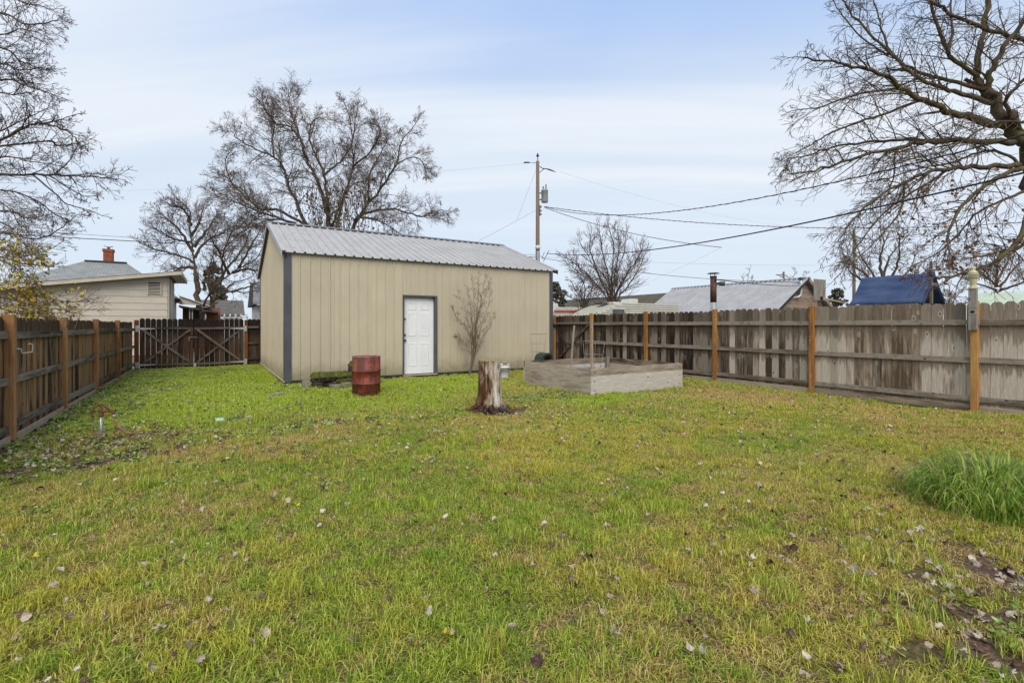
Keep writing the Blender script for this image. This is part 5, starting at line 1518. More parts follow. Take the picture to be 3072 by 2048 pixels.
cable(at(1632, 622, 30), at(2165, 742, 26), 0.35, 0.013, M['cable'], 'thin cable dropping from the transformer pole over the bare round tree', twist=True)
cable(at(2165, 742, 26), at(1880, 872, 40), 0.1, 0.004, M['cable_grey'], 'faint wire slanting down behind the bare round tree')
cable(at(1625, 773, 30), at(2395, 846, 29.4), 0.35, 0.014, M['cable'], 'cable from the transformer pole down to the garage ridge')
cable(at(1620, 770, 30), at(2562, 795, 40), 0.2, 0.0055, M['cable_grey'], 'faint level wire between the transformer pole and the thin pole')
cable(at(1610, 771, 30), at(-120, 694, 28), 0.15, 0.022, M['cable'], 'dark cable crossing the left trees in front of the chimney')
cable(at(1610, 764, 30), at(-120, 676, 30), 0.25, 0.012, M['cable_grey'], 'thin grey wire just above the dark cable at the left')
cable(at(1607, 487, 30), at(-200, 582, 34), 0.5, 0.0035, M['cable_grey'], 'faint high wire leaving the pole top to the left')
cable(at(1680, 515, 30), at(2562, 694, 40), 0.8, 0.0035, M['cable_grey'], 'faint high wire leaving the pole top to the right')
cable(at(1607, 512, 30), at(1550, 662, 30.5), 0.0, 0.006, M['cable_grey'], 'steep guy wire from the top of the transformer pole')
cable(at(1605, 632, 30), at(1395, 742, 34), 0.05, 0.007, M['cable_grey'], 'guy wire slanting from the transformer pole behind the shed roof')
cable(at(2145, 838, 12.4), at(2420, 856, 29), 0.08, 0.014, M['cable'], 'cable from the stove pipe floodlight to the garage')

# ------------------------------------------------------------------ bare winter trees
def unit(rn):
    while True:
        x, y, z = rn.uniform(-1, 1), rn.uniform(-1, 1), rn.uniform(-1, 1)
        l = x*x+y*y+z*z
        if 0.01 < l < 1: 
            l = math.sqrt(l); return Vector((x/l, y/l, z/l))
class Tree:
    def __init__(s, name, label, base, bark, twig, seed, group='bare trees beyond the fences', rmin=0.005, droop=0.0, lift=0.0, wig=0.28):
        s.root = empty(name, base, 0, label, 'tree', group)
        s.o = Vector(base); s.bark = bark; s.twigm = twig
        s.rn = random.Random(seed); s.tw = MB(); s.rmin = rmin; s.droop = droop; s.lift = lift; s.wig = wig
        s.tips = []
    def twig(s, p, d, L, r, lev, kids, ratio=0.6):
        rn = s.rn
        n = 5 if lev > 0 else 3
        pts = [p]; rs = [r]
        q = p.copy(); d = d.copy()
        for i in range(n):
            t = (i+1)/n
            d = d+unit(rn)*s.wig+Vector((0, 0, s.lift*(1-t)-s.droop*t))
            d.normalize()
            q = q+d*(L/n)
            pts.append(q); rs.append(max(s.rmin, r*(1-0.75*t)))
        s.tw.tube(pts, rs, 3, False)
        if lev <= 0: s.tips.append((pts[-2], pts[-1]))
        if lev > 0:
            k = max(1, int(kids*rn.uniform(0.7, 1.3)))
            for j in range(k):
                t = rn.uniform(0.18, 1.0); f = t*n; i = min(int(f), n-1); f -= i
                pp = pts[i].lerp(pts[i+1], f)
                tg = (pts[i+1]-pts[i]).normalized()
                sd = unit(rn); sd = (sd-tg*sd.dot(tg))
                if sd.length < 0.05: continue
                sd.normalize(); a = rn.uniform(0.45, 0.95)
                s.twig(pp, tg*math.cos(a)+sd*math.sin(a), L*ratio*rn.uniform(0.55, 1.15)*(1.15-0.5*t), max(s.rmin, r*0.55*(1-0.5*t)), lev-1, kids, ratio)
    def limb(s, pts, r0, r1, nb, L, lev=2, kids=4, start=0.15, name='limb', sides=7, ratio=0.6, flat=None):
        P = smooth_path([Vector(p)-s.o for p in pts], 5)
        rn = s.rn; n = len(P)-1
        for i in range(1, n):
            P[i] = P[i]+unit(rn)*r0*0.45
        rs = [r0+(r1-r0)*(i/n)**0.8 for i in range(n+1)]
        MB().tube(P, rs, sides).build(name, s.bark, s.root, True, fix=False)
        for j in range(nb):
            t = start+(1-start)*((j+rn.random())/nb); f = t*n; i = min(int(f), n-1); f -= i
            pp = P[i].lerp(P[i+1], f); tg = (P[i+1]-P[i]).normalized()
            sd = unit(rn); sd = sd-tg*sd.dot(tg)
            if sd.length < 0.05: continue
            sd.normalize(); a = rn.uniform(0.5, 1.05)
            rr = rs[i]
            s.twig(pp, tg*math.cos(a)+sd*math.sin(a), L*rn.uniform(0.5, 1.15)*(1.1-0.68*t), max(s.rmin, min(rr*0.5, L*0.013)), lev, kids, ratio)
        s.twig(P[-1], (P[-1]-P[-2]).normalized(), L*0.38, r1, lev, kids, ratio)
    def finish(s, name='crown', smooth=False):
        return s.tw.build(name, s.twigm, s.root, smooth, fix=False)
    def leaves(s, m, n, size, name, where=None, spread=0.05):
        """small leaves hanging on twig tips"""
        rn = s.rn; T = [t for t in s.tips if where is None or where(t[1]+s.o)]
        if not T: return
        V = []; F_ = []; tint = []
        for k in range(n):
            a, b = T[rn.randrange(len(T))]
            c = a.lerp(b, rn.random())+unit(rn)*spread
            leaf_quad(V, F_, tint, c, size*rn.uniform(0.6, 1.3), rn)
        add_leaf_mesh(name, V, F_, tint, m, s.root)
def leaf_quad(V, F_, tint, c, sz, rn, flat=False, up=None):
    """folded six-point leaf"""
    u = unit(rn)
    if flat: u.z *= 0.25; u.normalize()
    w = unit(rn); w = (w-u*w.dot(u)); w.normalize()
    nrm = u.cross(w)
    if flat and abs(nrm.z) < 0.6:
        w = Vector((0, 0, 1)).cross(u); w.normalize(); nrm = u.cross(w)
    b = len(V); fold = sz*rn.uniform(0.05, 0.3)
    V += [tuple(c-u*sz*0.5), tuple(c-u*sz*0.1+w*sz*0.42+nrm*fold), tuple(c+u*sz*0.28+w*sz*0.33+nrm*fold), tuple(c+u*sz*0.55), tuple(c+u*sz*0.28-w*sz*0.33+nrm*fold), tuple(c-u*sz*0.1-w*sz*0.42+nrm*fold)]
    F_ += [(b, b+1, b+2, b+3), (b, b+3, b+4, b+5)]
    tint += [rn.random()]*6
def add_leaf_mesh(name, V, F_, tint, m, parent, **kw):
    me = bpy.data.meshes.new(name); me.from_pydata(V, [], F_); me.materials.append(m)
    a = me.attributes.new('tint', 'FLOAT', 'POINT'); a.data.foreach_set('value', np.array(tint, dtype=np.float32))
    o = bpy.data.objects.new(name, me); link(o, parent); return o

def px(L, ox, oy, sc, d0, d1):
    n = len(L)-1
    return [at(ox+x/sc, oy+y/sc, d0+(d1-d0)*i/max(n, 1)) for i, (x, y) in enumerate(L)]

# big tree at the right, trunk just out of frame
bR = at(3160, 975, 13.0)
t = Tree('maple_tree', 'large bare tree with mossy limbs reaching in from the upper right', (bR.x, bR.y, 0), M['bark_moss'], M['twig'], 3, rmin=0.0045, droop=0.13, lift=0.03, wig=0.15)
z5 = lambda L, a, b: px(L, 2300, 0, 1.742, a, b)
S5 = 1/1465*13
def R_(p): return p*S5
t.limb([Vector((bR.x, bR.y, -0.1)), at(3150, 760, 13), at(3095, 520, 13), at(3062, 420, 13), at(3005, 330, 13), at(2958, 272, 13)], 0.30, R_(12), 6, 1.6, 2, 4, 0.6, 'trunk', 12)
LB = [  # points in the traced sketch, depth at start and end, radii, side branches, length
 ([(1140, 475), (1100, 380), (1130, 200), (1160, 0), (1170, -150)], 13, 13.4, 14, 7, 14, 1.5),
 ([(1150, 480), (1170, 380), (1220, 280), (1345, 100), (1420, -60)], 13, 12.4, 13, 7, 12, 1.5),
 ([(1105, 400), (960, 290), (900, 150), (850, 0), (820, -120)], 13, 12.6, 9, 4, 16, 1.3),
 ([(945, 275), (970, 150), (960, 0), (950, -100)], 12.8, 13.6, 6, 3, 10, 1.1),
 ([(1250, 660), (1040, 610), (880, 555), (720, 470), (560, 370), (380, 330), (200, 300)], 13, 11.6, 16, 3, 30, 1.5),
 ([(1180, 540), (980, 480), (830, 430), (700, 330), (560, 200), (430, 60), (400, 0)], 13, 13.6, 10, 3, 26, 1.4),
 ([(1130, 470), (900, 410), (780, 370), (650, 280), (590, 120), (560, 0)], 13, 14.2, 8, 3, 22, 1.3),
 ([(640, 290), (500, 200), (380, 60), (340, -20)], 14, 14.4, 4, 2, 12, 1.0),
 ([(1290, 745), (1080, 735), (880, 740), (690, 765), (450, 830), (250, 890), (130, 910)], 13, 11.5, 13, 2.5, 30, 1.5),
 ([(1000, 735), (800, 730), (560, 740), (350, 770), (200, 815), (110, 830)], 12.8, 13.5, 8, 2, 22, 1.2),
 ([(1320, 865), (1150, 870), (960, 880), (820, 910), (700, 960), (560, 1040), (450, 1150), (370, 1260)], 12.8, 11.2, 11, 2, 30, 1.5),
 ([(1335, 880), (1200, 930), (1060, 1030), (980, 1130), (940, 1250), (960, 1330)], 12.6, 11.4, 10, 3, 20, 1.2),
 ([(1400, 1060), (1345, 1180), (1290, 1300), (1130, 1400), (1020, 1432), (880, 1450)], 12.6, 11.0, 13, 4, 20, 1.3),
 ([(1400, 1240), (1300, 1300), (1150, 1330), (1050, 1350)], 12.8, 12, 8, 3, 16, 1.2),
 ([(1450, 300), (1345, 215), (1150, 150), (1000, 95), (900, 25), (800, -10)], 13, 12.6, 11, 4, 20, 1.4),
 ([(690, 460), (450, 500), (300, 555), (190, 570)], 12.4, 11.8, 5, 2, 16, 1.2),
 ([(820, 515), (600, 600), (400, 665), (260, 740), (160, 795)], 12.6, 12.2, 6, 2, 20, 1.3),
 ([(700, 765), (672, 810), (655, 960), (600, 1060)], 12.2, 11.8, 4.5, 2, 12, 1.0),
 ([(720, 955), (700, 1090), (640, 1180), (540, 1290), (420, 1400)], 12, 11.4, 4.5, 2, 16, 1.1),
 ([(960, 880), (840, 960), (650, 1080), (500, 1250), (430, 1350)], 12.6, 13, 5, 2, 18, 1.2),
 ([(1345, 1000), (1200, 1060), (1080, 1130), (1000, 1230), (880, 1330), (740, 1400)], 12.8, 13.4, 6, 2, 20, 1.2),
 ([(1345, 700), (1250, 540), (1345, 420), (1440, 330)], 13, 12, 9, 5, 10, 1.3),
 ([(1330, 860), (1210, 790), (1100, 800), (960, 850), (800, 880), (640, 930), (480, 960)], 13, 13.8, 6, 2, 22, 1.2),
 ([(1345, 640), (1200, 640), (1080, 700), (930, 790), (760, 830), (640, 870)], 12.8, 11.8, 5, 2, 22, 1.2),
 ([(1420, 800), (1560, 600), (1700, 450)], 13, 13, 14, 5, 14, 1.6), ([(1420, 900), (1600, 850), (1800, 900)], 13, 12.5, 10, 3, 14, 1.5)]
for L, a, b, r0, r1, nb, ln in LB:
    t.limb(z5(L, a, b), R_(r0*0.76), max(0.011, R_(r1*0.62)), int(nb*1.35), ln*1.08, 2, 4, 0.12)
t.finish()
t.leaves(M['brown_leaf'], 420, 0.075, 'clinging_leaves', lambda p: p.z < 5.2 and (p-at(2990, 700, 12)).length < 2.6)

# tree reaching in from the left
bL = at(-560, 975, 11.5)
t = Tree('elm_tree', 'bare tree with fine drooping branches reaching in from the left edge', (bL.x, bL.y, 0), M['bark'], M['twig_dark'], 8, rmin=0.0036, droop=0.05, lift=0.03, wig=0.17)
z6 = lambda L, a, b: px(L, 0, 0, 2.297, a, b)
S6 = 11.0/1465
t.limb([Vector((bL.x, bL.y, -0.1)), at(-560, 760, 11.5), at(-540, 520, 11.5), at(-500, 250, 11.5), at(-480, -50, 11.5), at(-470, -300, 11.5)], 0.30, 0.12, 10, 2.0, 2, 4, 0.3, 'trunk', 10)
LL = [
 ([(-1250, 1400), (-500, 1180), (0, 965), (200, 870), (360, 855), (540, 920), (600, 990)], 6, 1.6, 34, 1.3),
 ([(300, 860), (440, 830), (600, 785)], 2.2, 1.0, 8, 0.6),
 ([(-1250, 1500), (-500, 1260), (0, 1205), (420, 1205), (640, 1215), (850, 1232)], 6, 1.6, 34, 1.2),
 ([(410, 1203), (520, 1120), (580, 1030), (602, 965)], 2.4, 1.0, 5, 0.5),
 ([(250, 1205), (420, 1330), (500, 1400), (650, 1440), (800, 1490)], 3.0, 1.0, 10, 0.7),
 ([(380, 1210), (520, 1290), (640, 1350), (740, 1350)], 2.4, 1.0, 8, 0.6),
 ([(-1250, 1300), (-500, 1080), (0, 1010), (370, 970), (440, 1005), (610, 985)], 5, 1.4, 30, 1.2),
 ([(-1220, 900), (-500, 640), (0, 550), (200, 590), (410, 657)], 5, 1.4, 28, 1.2),
 ([(-1220, 700), (-500, 420), (0, 440), (150, 480), (330, 470)], 5, 1.4, 26, 1.3),
 ([(-1200, 500), (-500, 330), (0, 330), (150, 420), (320, 480)], 5, 1.4, 26, 1.3),
 ([(-1150, 250), (-500, 40), (0, 90), (200, 170), (440, 145)], 5, 1.4, 28, 1.3),
 ([(-1150, 0), (-500, -150), (0, -40), (200, 20), (400, 65)], 5, 1.4, 24, 1.2),
 ([(-1250, 1600), (-500, 1380), (0, 1310), (250, 1370), (430, 1480), (515, 1508)], 4, 1.2, 28, 1.1),
 ([(-1250, 1700), (-500, 1520), (0, 1450), (200, 1500), (380, 1480)], 4, 1.2, 26, 1.1),
 ([(-1250, 1400), (-600, 1100), (0, 900), (150, 840), (330, 760)], 4, 1.2, 24, 1.2),
 ([(-1220, 800), (-600, 560), (0, 640), (130, 650), (260, 630)], 4, 1.2, 22, 1.1),
 ([(-1250, 1500), (-600, 1150), (0, 1080), (200, 1110), (380, 1130)], 4, 1.2, 26, 1.1),
 ([(-1200, 600), (-600, 260), (0, 240), (150, 200), (300, 230)], 4, 1.2, 24, 1.2),
 ([(-1250, 1760), (-600, 1640), (0, 1600), (250, 1650), (420, 1600), (560, 1500)], 4, 1.2, 24, 1.0),
 ([(-1250, 1800), (-600, 1760), (0, 1720), (200, 1760), (420, 1700)], 4, 1.2, 22, 1.0)]
for i, (L, r0, r1, nb, ln) in enumerate(LL):
    dd = 11.3+1.1*math.sin(i*2.3)
    L = [(x if x < 0 else x*0.90, y) for x, y in L]
    t.limb(z6(L, 11.5, dd), r0*S6*0.95, max(0.006, r1*S6*0.9), int(nb*1.1), ln*0.80, 2, 4, 0.3, ratio=0.55)
t.finish()
# yellow-leaved sapling overhanging the left fence
bY = at(-150, 975, 8.2)
t = Tree('yellow_leaf_sapling', 'slender sapling with yellow autumn leaves overhanging the left fence', (bY.x, bY.y, 0), M['bark'], M['twig'], 15, rmin=0.003, droop=0.10, lift=0.0, wig=0.22)
t.limb([Vector((bY.x, bY.y, -0.1)), at(-170, 850, 8.2), at(-160, 700, 8.2), at(-150, 520, 8.2)], 0.05, 0.02, 6, 0.9, 1, 4, 0.4, 'trunk', 8)
for i, L in enumerate([[(-160, 760), (-60, 760), (40, 800), (110, 850), (130, 900)], [(-160, 820), (-40, 850), (100, 885), (200, 905), (255, 900)], [(-160, 860), (0, 890), (150, 925), (270, 930)], [(-160, 700), (-40, 660), (40, 690), (90, 760)],
                       [(-160, 640), (-60, 590), (20, 620), (60, 680)], [(-160, 880), (-20, 920), (80, 945), (160, 950)], [(-160, 780), (-20, 770), (70, 790), (150, 800)], [(-165, 740), (-30, 720), (50, 730), (110, 770)], [(-160, 840), (-20, 860), (60, 905), (120, 940)]]):
    t.limb([at(x, y, 8.2+0.7*math.sin(i*1.9)*k/3) for k, (x, y) in enumerate(L)], 0.016, 0.005, 22, 0.7, 1, 6, 0.25, ratio=0.6, sides=5)
t.finish()
t.leaves(M['yellow_leaf'], 820, 0.062, 'leaves', lambda p: p.z < 2.8 and (Vector((p.x, p.y, 0))-Vector((bY.x, bY.y, 0))).length < 1.75)

# old tree behind the shed
bC = at(1010, 975, 27)
t = Tree('old_elm_tree', 'tall spreading bare tree with hanging vines behind the shed', (bC.x, bC.y, 0), M['bark'], M['twig'], 30, rmin=0.0052, droop=0.10, lift=0.10, wig=0.25)
z7 = lambda L, a, b: px(L, 400, 200, 2.09, a, b)
S7 = 27/1465/2.09
t.limb([Vector((bC.x, bC.y, -0.1)), at(1005, 860, 27), at(1000, 760, 27), at(995, 690, 27)], 0.55, 0.34, 0, 1, 1, 1, 0.5, 'trunk', 12)
LC = [
 ([(1240, 1160), (1225, 1000), (1210, 900), (1160, 720), (1080, 560), (1040, 430), (960, 330), (850, 290), (780, 180)], 26, 24, 18, 4, 26, 2.6),
 ([(1045, 440), (1000, 320), (960, 200), (950, 90)], 25, 26, 8, 3, 18, 2.2),
 ([(1230, 1250), (1080, 1010), (1000, 830), (940, 700), (920, 620), (850, 530), (720, 470), (600, 400), (555, 340)], 27, 28.5, 15, 3, 30, 2.6),
 ([(850, 530), (840, 400), (850, 300), (800, 140)], 28, 28, 7, 3, 16, 2.0),
 ([(1235, 1050), (1210, 800), (1190, 640), (1130, 500), (1085, 390), (1130, 270), (1200, 280)], 27, 27.5, 12, 3, 20, 2.2),
 ([(1190, 650), (1250, 600), (1310, 550), (1380, 430), (1370, 280), (1335, 170)], 27.3, 29, 9, 3, 20, 2.2),
 ([(1260, 1100), (1330, 780), (1390, 600), (1385, 430), (1420, 190)], 26.8, 25.5, 11, 3, 22, 2.2),
 ([(1390, 590), (1500, 500), (1570, 380), (1560, 300)], 26, 25, 7, 3, 14, 2.0),
 ([(1270, 1250), (1400, 990), (1450, 900), (1570, 760), (1680, 580), (1720, 430), (1800, 320)], 27, 27, 15, 3, 28, 2.4),
 ([(1490, 850), (1500, 660), (1560, 530), (1630, 400)], 27, 28.5, 8, 3, 16, 2.0),
 ([(1680, 580), (1790, 530), (1860, 560), (1880, 620)], 27, 26.5, 5, 2, 12, 1.6),
 ([(1390, 960), (1450, 925), (1560, 890), (1700, 890), (1850, 930), (1930, 900), (2000, 890)], 27, 26, 12, 3, 24, 2.0),
 ([(1440, 940), (1560, 960), (1650, 1010), (1720, 1060)], 26.5, 25.5, 7, 2, 14, 1.6),
 ([(1200, 1080), (900, 900), (750, 880), (650, 770), (560, 700), (505, 640)], 27, 28, 12, 3, 26, 2.3),
 ([(1150, 1060), (950, 970), (750, 900), (600, 840), (450, 790)], 27, 25.5, 10, 3, 26, 2.3),
 ([(1000, 980), (850, 950), (700, 1000), (600, 1060)], 26.5, 26, 7, 3, 16, 2.0),
 ([(640, 780), (560, 700), (520, 560), (560, 480)], 28, 29, 6, 2, 14, 1.8),
 ([(1250, 1000), (1290, 880), (1380, 720), (1480, 690), (1540, 680)], 27, 28.5, 7, 3, 14, 1.8)]
for L, a, b, r0, r1, nb, ln in LC:
    L = [(1250+(x-1250)*0.92, 1010+(y-1010)*0.92) for x, y in L]      # crown a little lower and narrower than first sketched
    t.limb(z7(L, a, b), r0*S7*0.9, max(0.018, r1*S7*0.6), int(nb*1.6), ln*0.9, 2, 7, 0.22, ratio=0.62)
t.finish()
# vines hanging in the crotch
rn = random.Random(4); mb = MB(); V = []; F_ = []; tn = []
for k in range(420):
    x = rn.gauss(1260, 130); y = rn.uniform(700, 1080); d = 26.2+rn.uniform(-1.0, 0.8)
    p = at(400+x/2.09, 200+y/2.09, d)-t.o
    pts = [p]
    for i in range(4):
        p = p+Vector((rn.uniform(-0.12, 0.12), rn.uniform(-0.12, 0.12), -rn.uniform(0.15, 0.35))); pts.append(p)
        if rn.random() < 0.6: leaf_quad(V, F_, tn, p+unit(rn)*0.1, rn.uniform(0.08, 0.16), rn)
    mb.tube(pts, 0.011, 3, False)
mb.build('hanging_vines', M['twig'], t.root, fix=False)
add_leaf_mesh('vine_leaves', V, F_, tn, M['vine_leaf'], t.root)

# round tree left of the shed
def vase_tree(name, label, base_px, d, stems, r0, nb, ln, seed, bark, twig, rmin, lift=0.12, droop=0.03, wig=0.3, lev=2, kids=4, start=0.25, trunk=None, r1=0.02):
    b = at(base_px[0], 975, d)
    t = Tree(name, label, (b.x, b.y, 0), bark, twig, seed, rmin=rmin, lift=lift, droop=droop, wig=wig)
    if trunk: t.limb([Vector((b.x, b.y, -0.1))]+[at(x, y, d) for x, y in trunk], r0*1.25, r0, 0, 1, 1, 1, 0.5, 'trunk', 10)
    for i, L in enumerate(stems):
        dd = d+(ln*1.1)*math.sin(i*2.4+seed)
        P = [at(x, y, d+(dd-d)*k/max(1, len(L)-1)) for k, (x, y) in enumerate(L)]
        if not trunk: P = [Vector((b.x+0.12*math.sin(i*2), b.y+0.12*math.cos(i*2), -0.05))]+P
        t.limb(P, r0*(0.75 if trunk else 1)*(0.7+0.5*((i*37) % 10)/10), r1, nb, ln, lev, kids, start, sides=6)
    t.finish(); return t
zz = lambda L: [(400+x/2.09, 200+y/2.09) for x, y in L]
vase_tree('walnut_tree', 'medium bare tree with rounded crown to the left of the shed', (590, 0), 31, [zz(L) for L in (
 [(395, 1330), (370, 1150), (355, 1020), (350, 900), (280, 830)], [(375, 1160), (300, 1040), (220, 960), (150, 900)], [(360, 1060), (420, 960), (430, 880)], [(385, 1230), (280, 1180), (150, 1150), (50, 1110)], [(380, 1130), (470, 1010), (520, 930)],
 [(385, 1200), (450, 1100), (560, 1040), (640, 1000)], [(370, 1100), (260, 1080), (120, 1010)], [(390, 1260), (300, 1260), (250, 1290)], [(360, 1000), (320, 900), (220, 860)])], 0.15, 24, 1.8, 41, M['bark'], M['twig'], 0.006, 0.10, 0.02, 0.26, kids=5, trunk=zz([(405, 1560), (400, 1430), (390, 1300)]))
vase_tree('ash_tree', 'leaning bare tree with arching branches just left of the shed', (608, 0), 29, [zz(L) for L in (
 [(440, 1500), (500, 1390), (620, 1290), (760, 1210), (830, 1100)], [(520, 1370), (600, 1250), (690, 1130), (740, 1000)], [(560, 1330), (560, 1200), (600, 1080), (650, 980)], [(480, 1430), (470, 1300), (500, 1180)], [(620, 1290), (720, 1270), (800, 1290)], [(600, 1300), (540, 1170), (480, 1060)], [(660, 1260), (740, 1120), (800, 1010)])], 0.13, 24, 1.7, 43, M['bark'], M['twig'], 0.006, 0.08, 0.05, 0.28, kids=5, trunk=zz([(430, 1600), (435, 1530)]))
vase_tree('crab_apple_tree', 'small bare tree with a forked mossy trunk behind the pergola', (632, 0), 34, [zz(L) for L in (
 [(500, 1480), (540, 1440), (620, 1410), (700, 1415), (790, 1405)], [(490, 1480), (480, 1420), (500, 1370)], [(560, 1430), (620, 1360), (720, 1330)], [(620, 1410), (720, 1380), (800, 1350)])], 0.16, 10, 1.1, 47, M['bark_moss'], M['twig'], 0.008, 0.05, 0.05, 0.36, trunk=zz([(480, 1620), (490, 1530), (495, 1490)]))

# round multi-stemmed tree behind the trailers, shrubs round it
z8 = lambda L: [(1500+x/2.352, 400+y/2.352) for x, y in L]
vase_tree('multi_stem_tree', 'round bare tree fanning out from several stems behind the trailers', (1832, 0), 33, [z8(L) for L in (
 [(780, 1200), (720, 1050), (640, 900), (560, 760)], [(785, 1200), (760, 1000), (720, 820), (700, 670)], [(790, 1190), (790, 980), (800, 800), (770, 660)], [(800, 1190), (830, 980), (880, 820), (890, 690)], [(810, 1190), (880, 1020), (960, 900), (1010, 790)], [(770, 1200), (640, 1020), (540, 930), (470, 880)],
 [(800, 1200), (850, 1060), (930, 960), (980, 860)], [(775, 1190), (690, 990), (640, 830), (640, 730)], [(820, 1195), (900, 1080), (980, 950), (1030, 830)], [(790, 1200), (810, 1000), (840, 830), (830, 700)], [(770, 1200), (660, 1060), (560, 990), (500, 930)])], 0.075, 26, 1.9, 51, M['bark'], M['twig'], 0.0085, 0.22, 0.0, 0.12, 1, 7, 0.25)
vase_tree('tangled_shrub', 'tangled bare shrub between the shed and the round tree', (1745, 0), 30, [z8(L) for L in (
 [(580, 1200), (540, 1120), (500, 1040)], [(590, 1200), (600, 1100), (570, 1010)], [(600, 1200), (640, 1120), (660, 1050)], [(570, 1210), (500, 1160), (450, 1120)], [(610, 1210), (690, 1150), (740, 1100)], [(590, 1210), (560, 1130), (600, 1040)], [(600, 1210), (650, 1170), (720, 1160)])], 0.05, 12, 1.1, 53, M['bark'], M['twig'], 0.0095, 0.05, 0.0, 0.42, 2, 4, 0.15)
# tree behind the play tower, tree at far right
vase_tree('orchard_tree', 'bare tree standing behind the blue tarp and the thin pole', (2650, 0), 30, [[(2640, 860), (2610, 810), (2580, 760), (2560, 720)], [(2650, 850), (2640, 790), (2650, 730), (2640, 690)], [(2660, 860), (2690, 800), (2700, 740), (2690, 690)], [(2660, 870), (2720, 820), (2750, 760)], [(2640, 870), (2580, 840), (2540, 800)], [(2670, 860), (2740, 840), (2790, 800)], [(2650, 840), (2670, 770), (2730, 700)], [(2645, 860), (2600, 830), (2530, 760)]],
          0.15, 15, 1.5, 57, M['bark'], M['twig'], 0.0085, 0.10, 0.0, 0.32, trunk=[(2652, 930), (2652, 880)])
vase_tree('far_bare_tree', 'far bare tree above the pale green roof at the right edge', (2990, 0), 38, [[(2990, 860), (2950, 820), (2920, 790)], [(2990, 860), (2990, 800), (2980, 760)], [(3000, 860), (3040, 810), (3070, 780)], [(2990, 870), (2930, 850), (2880, 830)], [(3000, 870), (3060, 850), (3100, 820)], [(2990, 850), (3020, 790), (3030, 750)]],
          0.16, 14, 1.5, 59, M['bark'], M['twig'], 0.010, 0.10, 0.0, 0.32, trunk=[(2990, 930), (2990, 880)])
vase_tree('far_scrub', 'grey far scrub right of the blue tarp', (2845, 0), 42, [[(2845, 930), (2830, 890), (2810, 865)], [(2845, 930), (2850, 890), (2850, 860)], [(2850, 930), (2870, 890), (2890, 870)], [(2840, 940), (2810, 910), (2790, 895)], [(2850, 940), (2890, 910), (2910, 890)]],
          0.06, 13, 1.2, 61, M['bark'], M['twig'], 0.012, 0.05, 0.0, 0.42)
vase_tree('thin_sapling', 'thin far sapling above the left end of the garage roof', (2238, 0), 45, [[(2238, 900), (2243, 840), (2250, 805)], [(2238, 900), (2232, 850), (2228, 830)], [(2240, 900), (2250, 860), (2258, 835)]], 0.05, 9, 0.8, 63, M['bark'], M['twig'], 0.012, 0.2, 0.0, 0.25, 1)
vase_tree('far_bush_top', 'small far tree top above the garage ridge beside the distant pole', (2375, 0), 60, [[(2375, 900), (2370, 850), (2345, 830)], [(2375, 900), (2378, 845), (2385, 815)], [(2375, 900), (2395, 850), (2420, 822)]], 0.08, 9, 1.4, 64, M['bark'], M['twig'], 0.018, 0.1, 0.0, 0.3, 1)

# conifers
def conifer(name, label, bx, d, top, half, seed, bottom=975, dens=900, cx=None):
    b = at(bx, 975, d); rn = random.Random(seed)
    root = empty(name, (b.x, b.y, 0), 0, label, 'tree', 'evergreens beyond the fences')
    H = EYE+(HORIZON-top)/FPX*d; W_ = half/FPX*d; z0 = max(0.3, EYE+(HORIZON-bottom)/FPX*d)
    MB().tube([(0, 0, -0.1), (0, 0, H*0.95)], [0.16, 0.03], 8).build('trunk', M['bark'], root, True)
    V = []; F_ = []; tn = []
    for k in range(70):                                   # uneven clumps at the ends of short branches
        t_ = rn.random()**0.9; z = z0+(H-z0)*t_
        rr = W_*(math.sin(math.pi*min(1, 0.18+0.78*t_))**0.7)*rn.uniform(0.25, 1.1); a = rn.uniform(0, 6.283)
        c = Vector((rr*math.cos(a), rr*math.sin(a), z)); cr = W_*rn.uniform(0.12, 0.30)
        MB().tube([(0, 0, z-0.3*rr), c], [0.04, 0.012], 4).build('branch', M['bark'], root) if k % 3 == 0 else None
        for q in range(26):
            leaf_quad(V, F_, tn, c+unit(rn)*cr*rn.random()**0.5*Vector((1, 1, 0.6)).length/1.5, rn.uniform(0.10, 0.20)*d/40, rn)
    add_leaf_mesh('crown', V, F_, tn, M['needle'], root)
conifer('juniper_tree', 'dark evergreen tree against the leaning tree left of the shed', 640, 42, 790, 26, 3, 880)
conifer('dark_pine', 'low dark evergreen behind the far brown roof', 660, 70, 858, 22, 5, 905)
conifer('dark_juniper', 'dark evergreen at the right edge of the shed behind the white trailer', 1668, 40, 850, 30, 7, 930)
conifer('small_pine', 'small dark pine between the backboard and the blue tarp', 2512, 50, 866, 26, 9, 960)

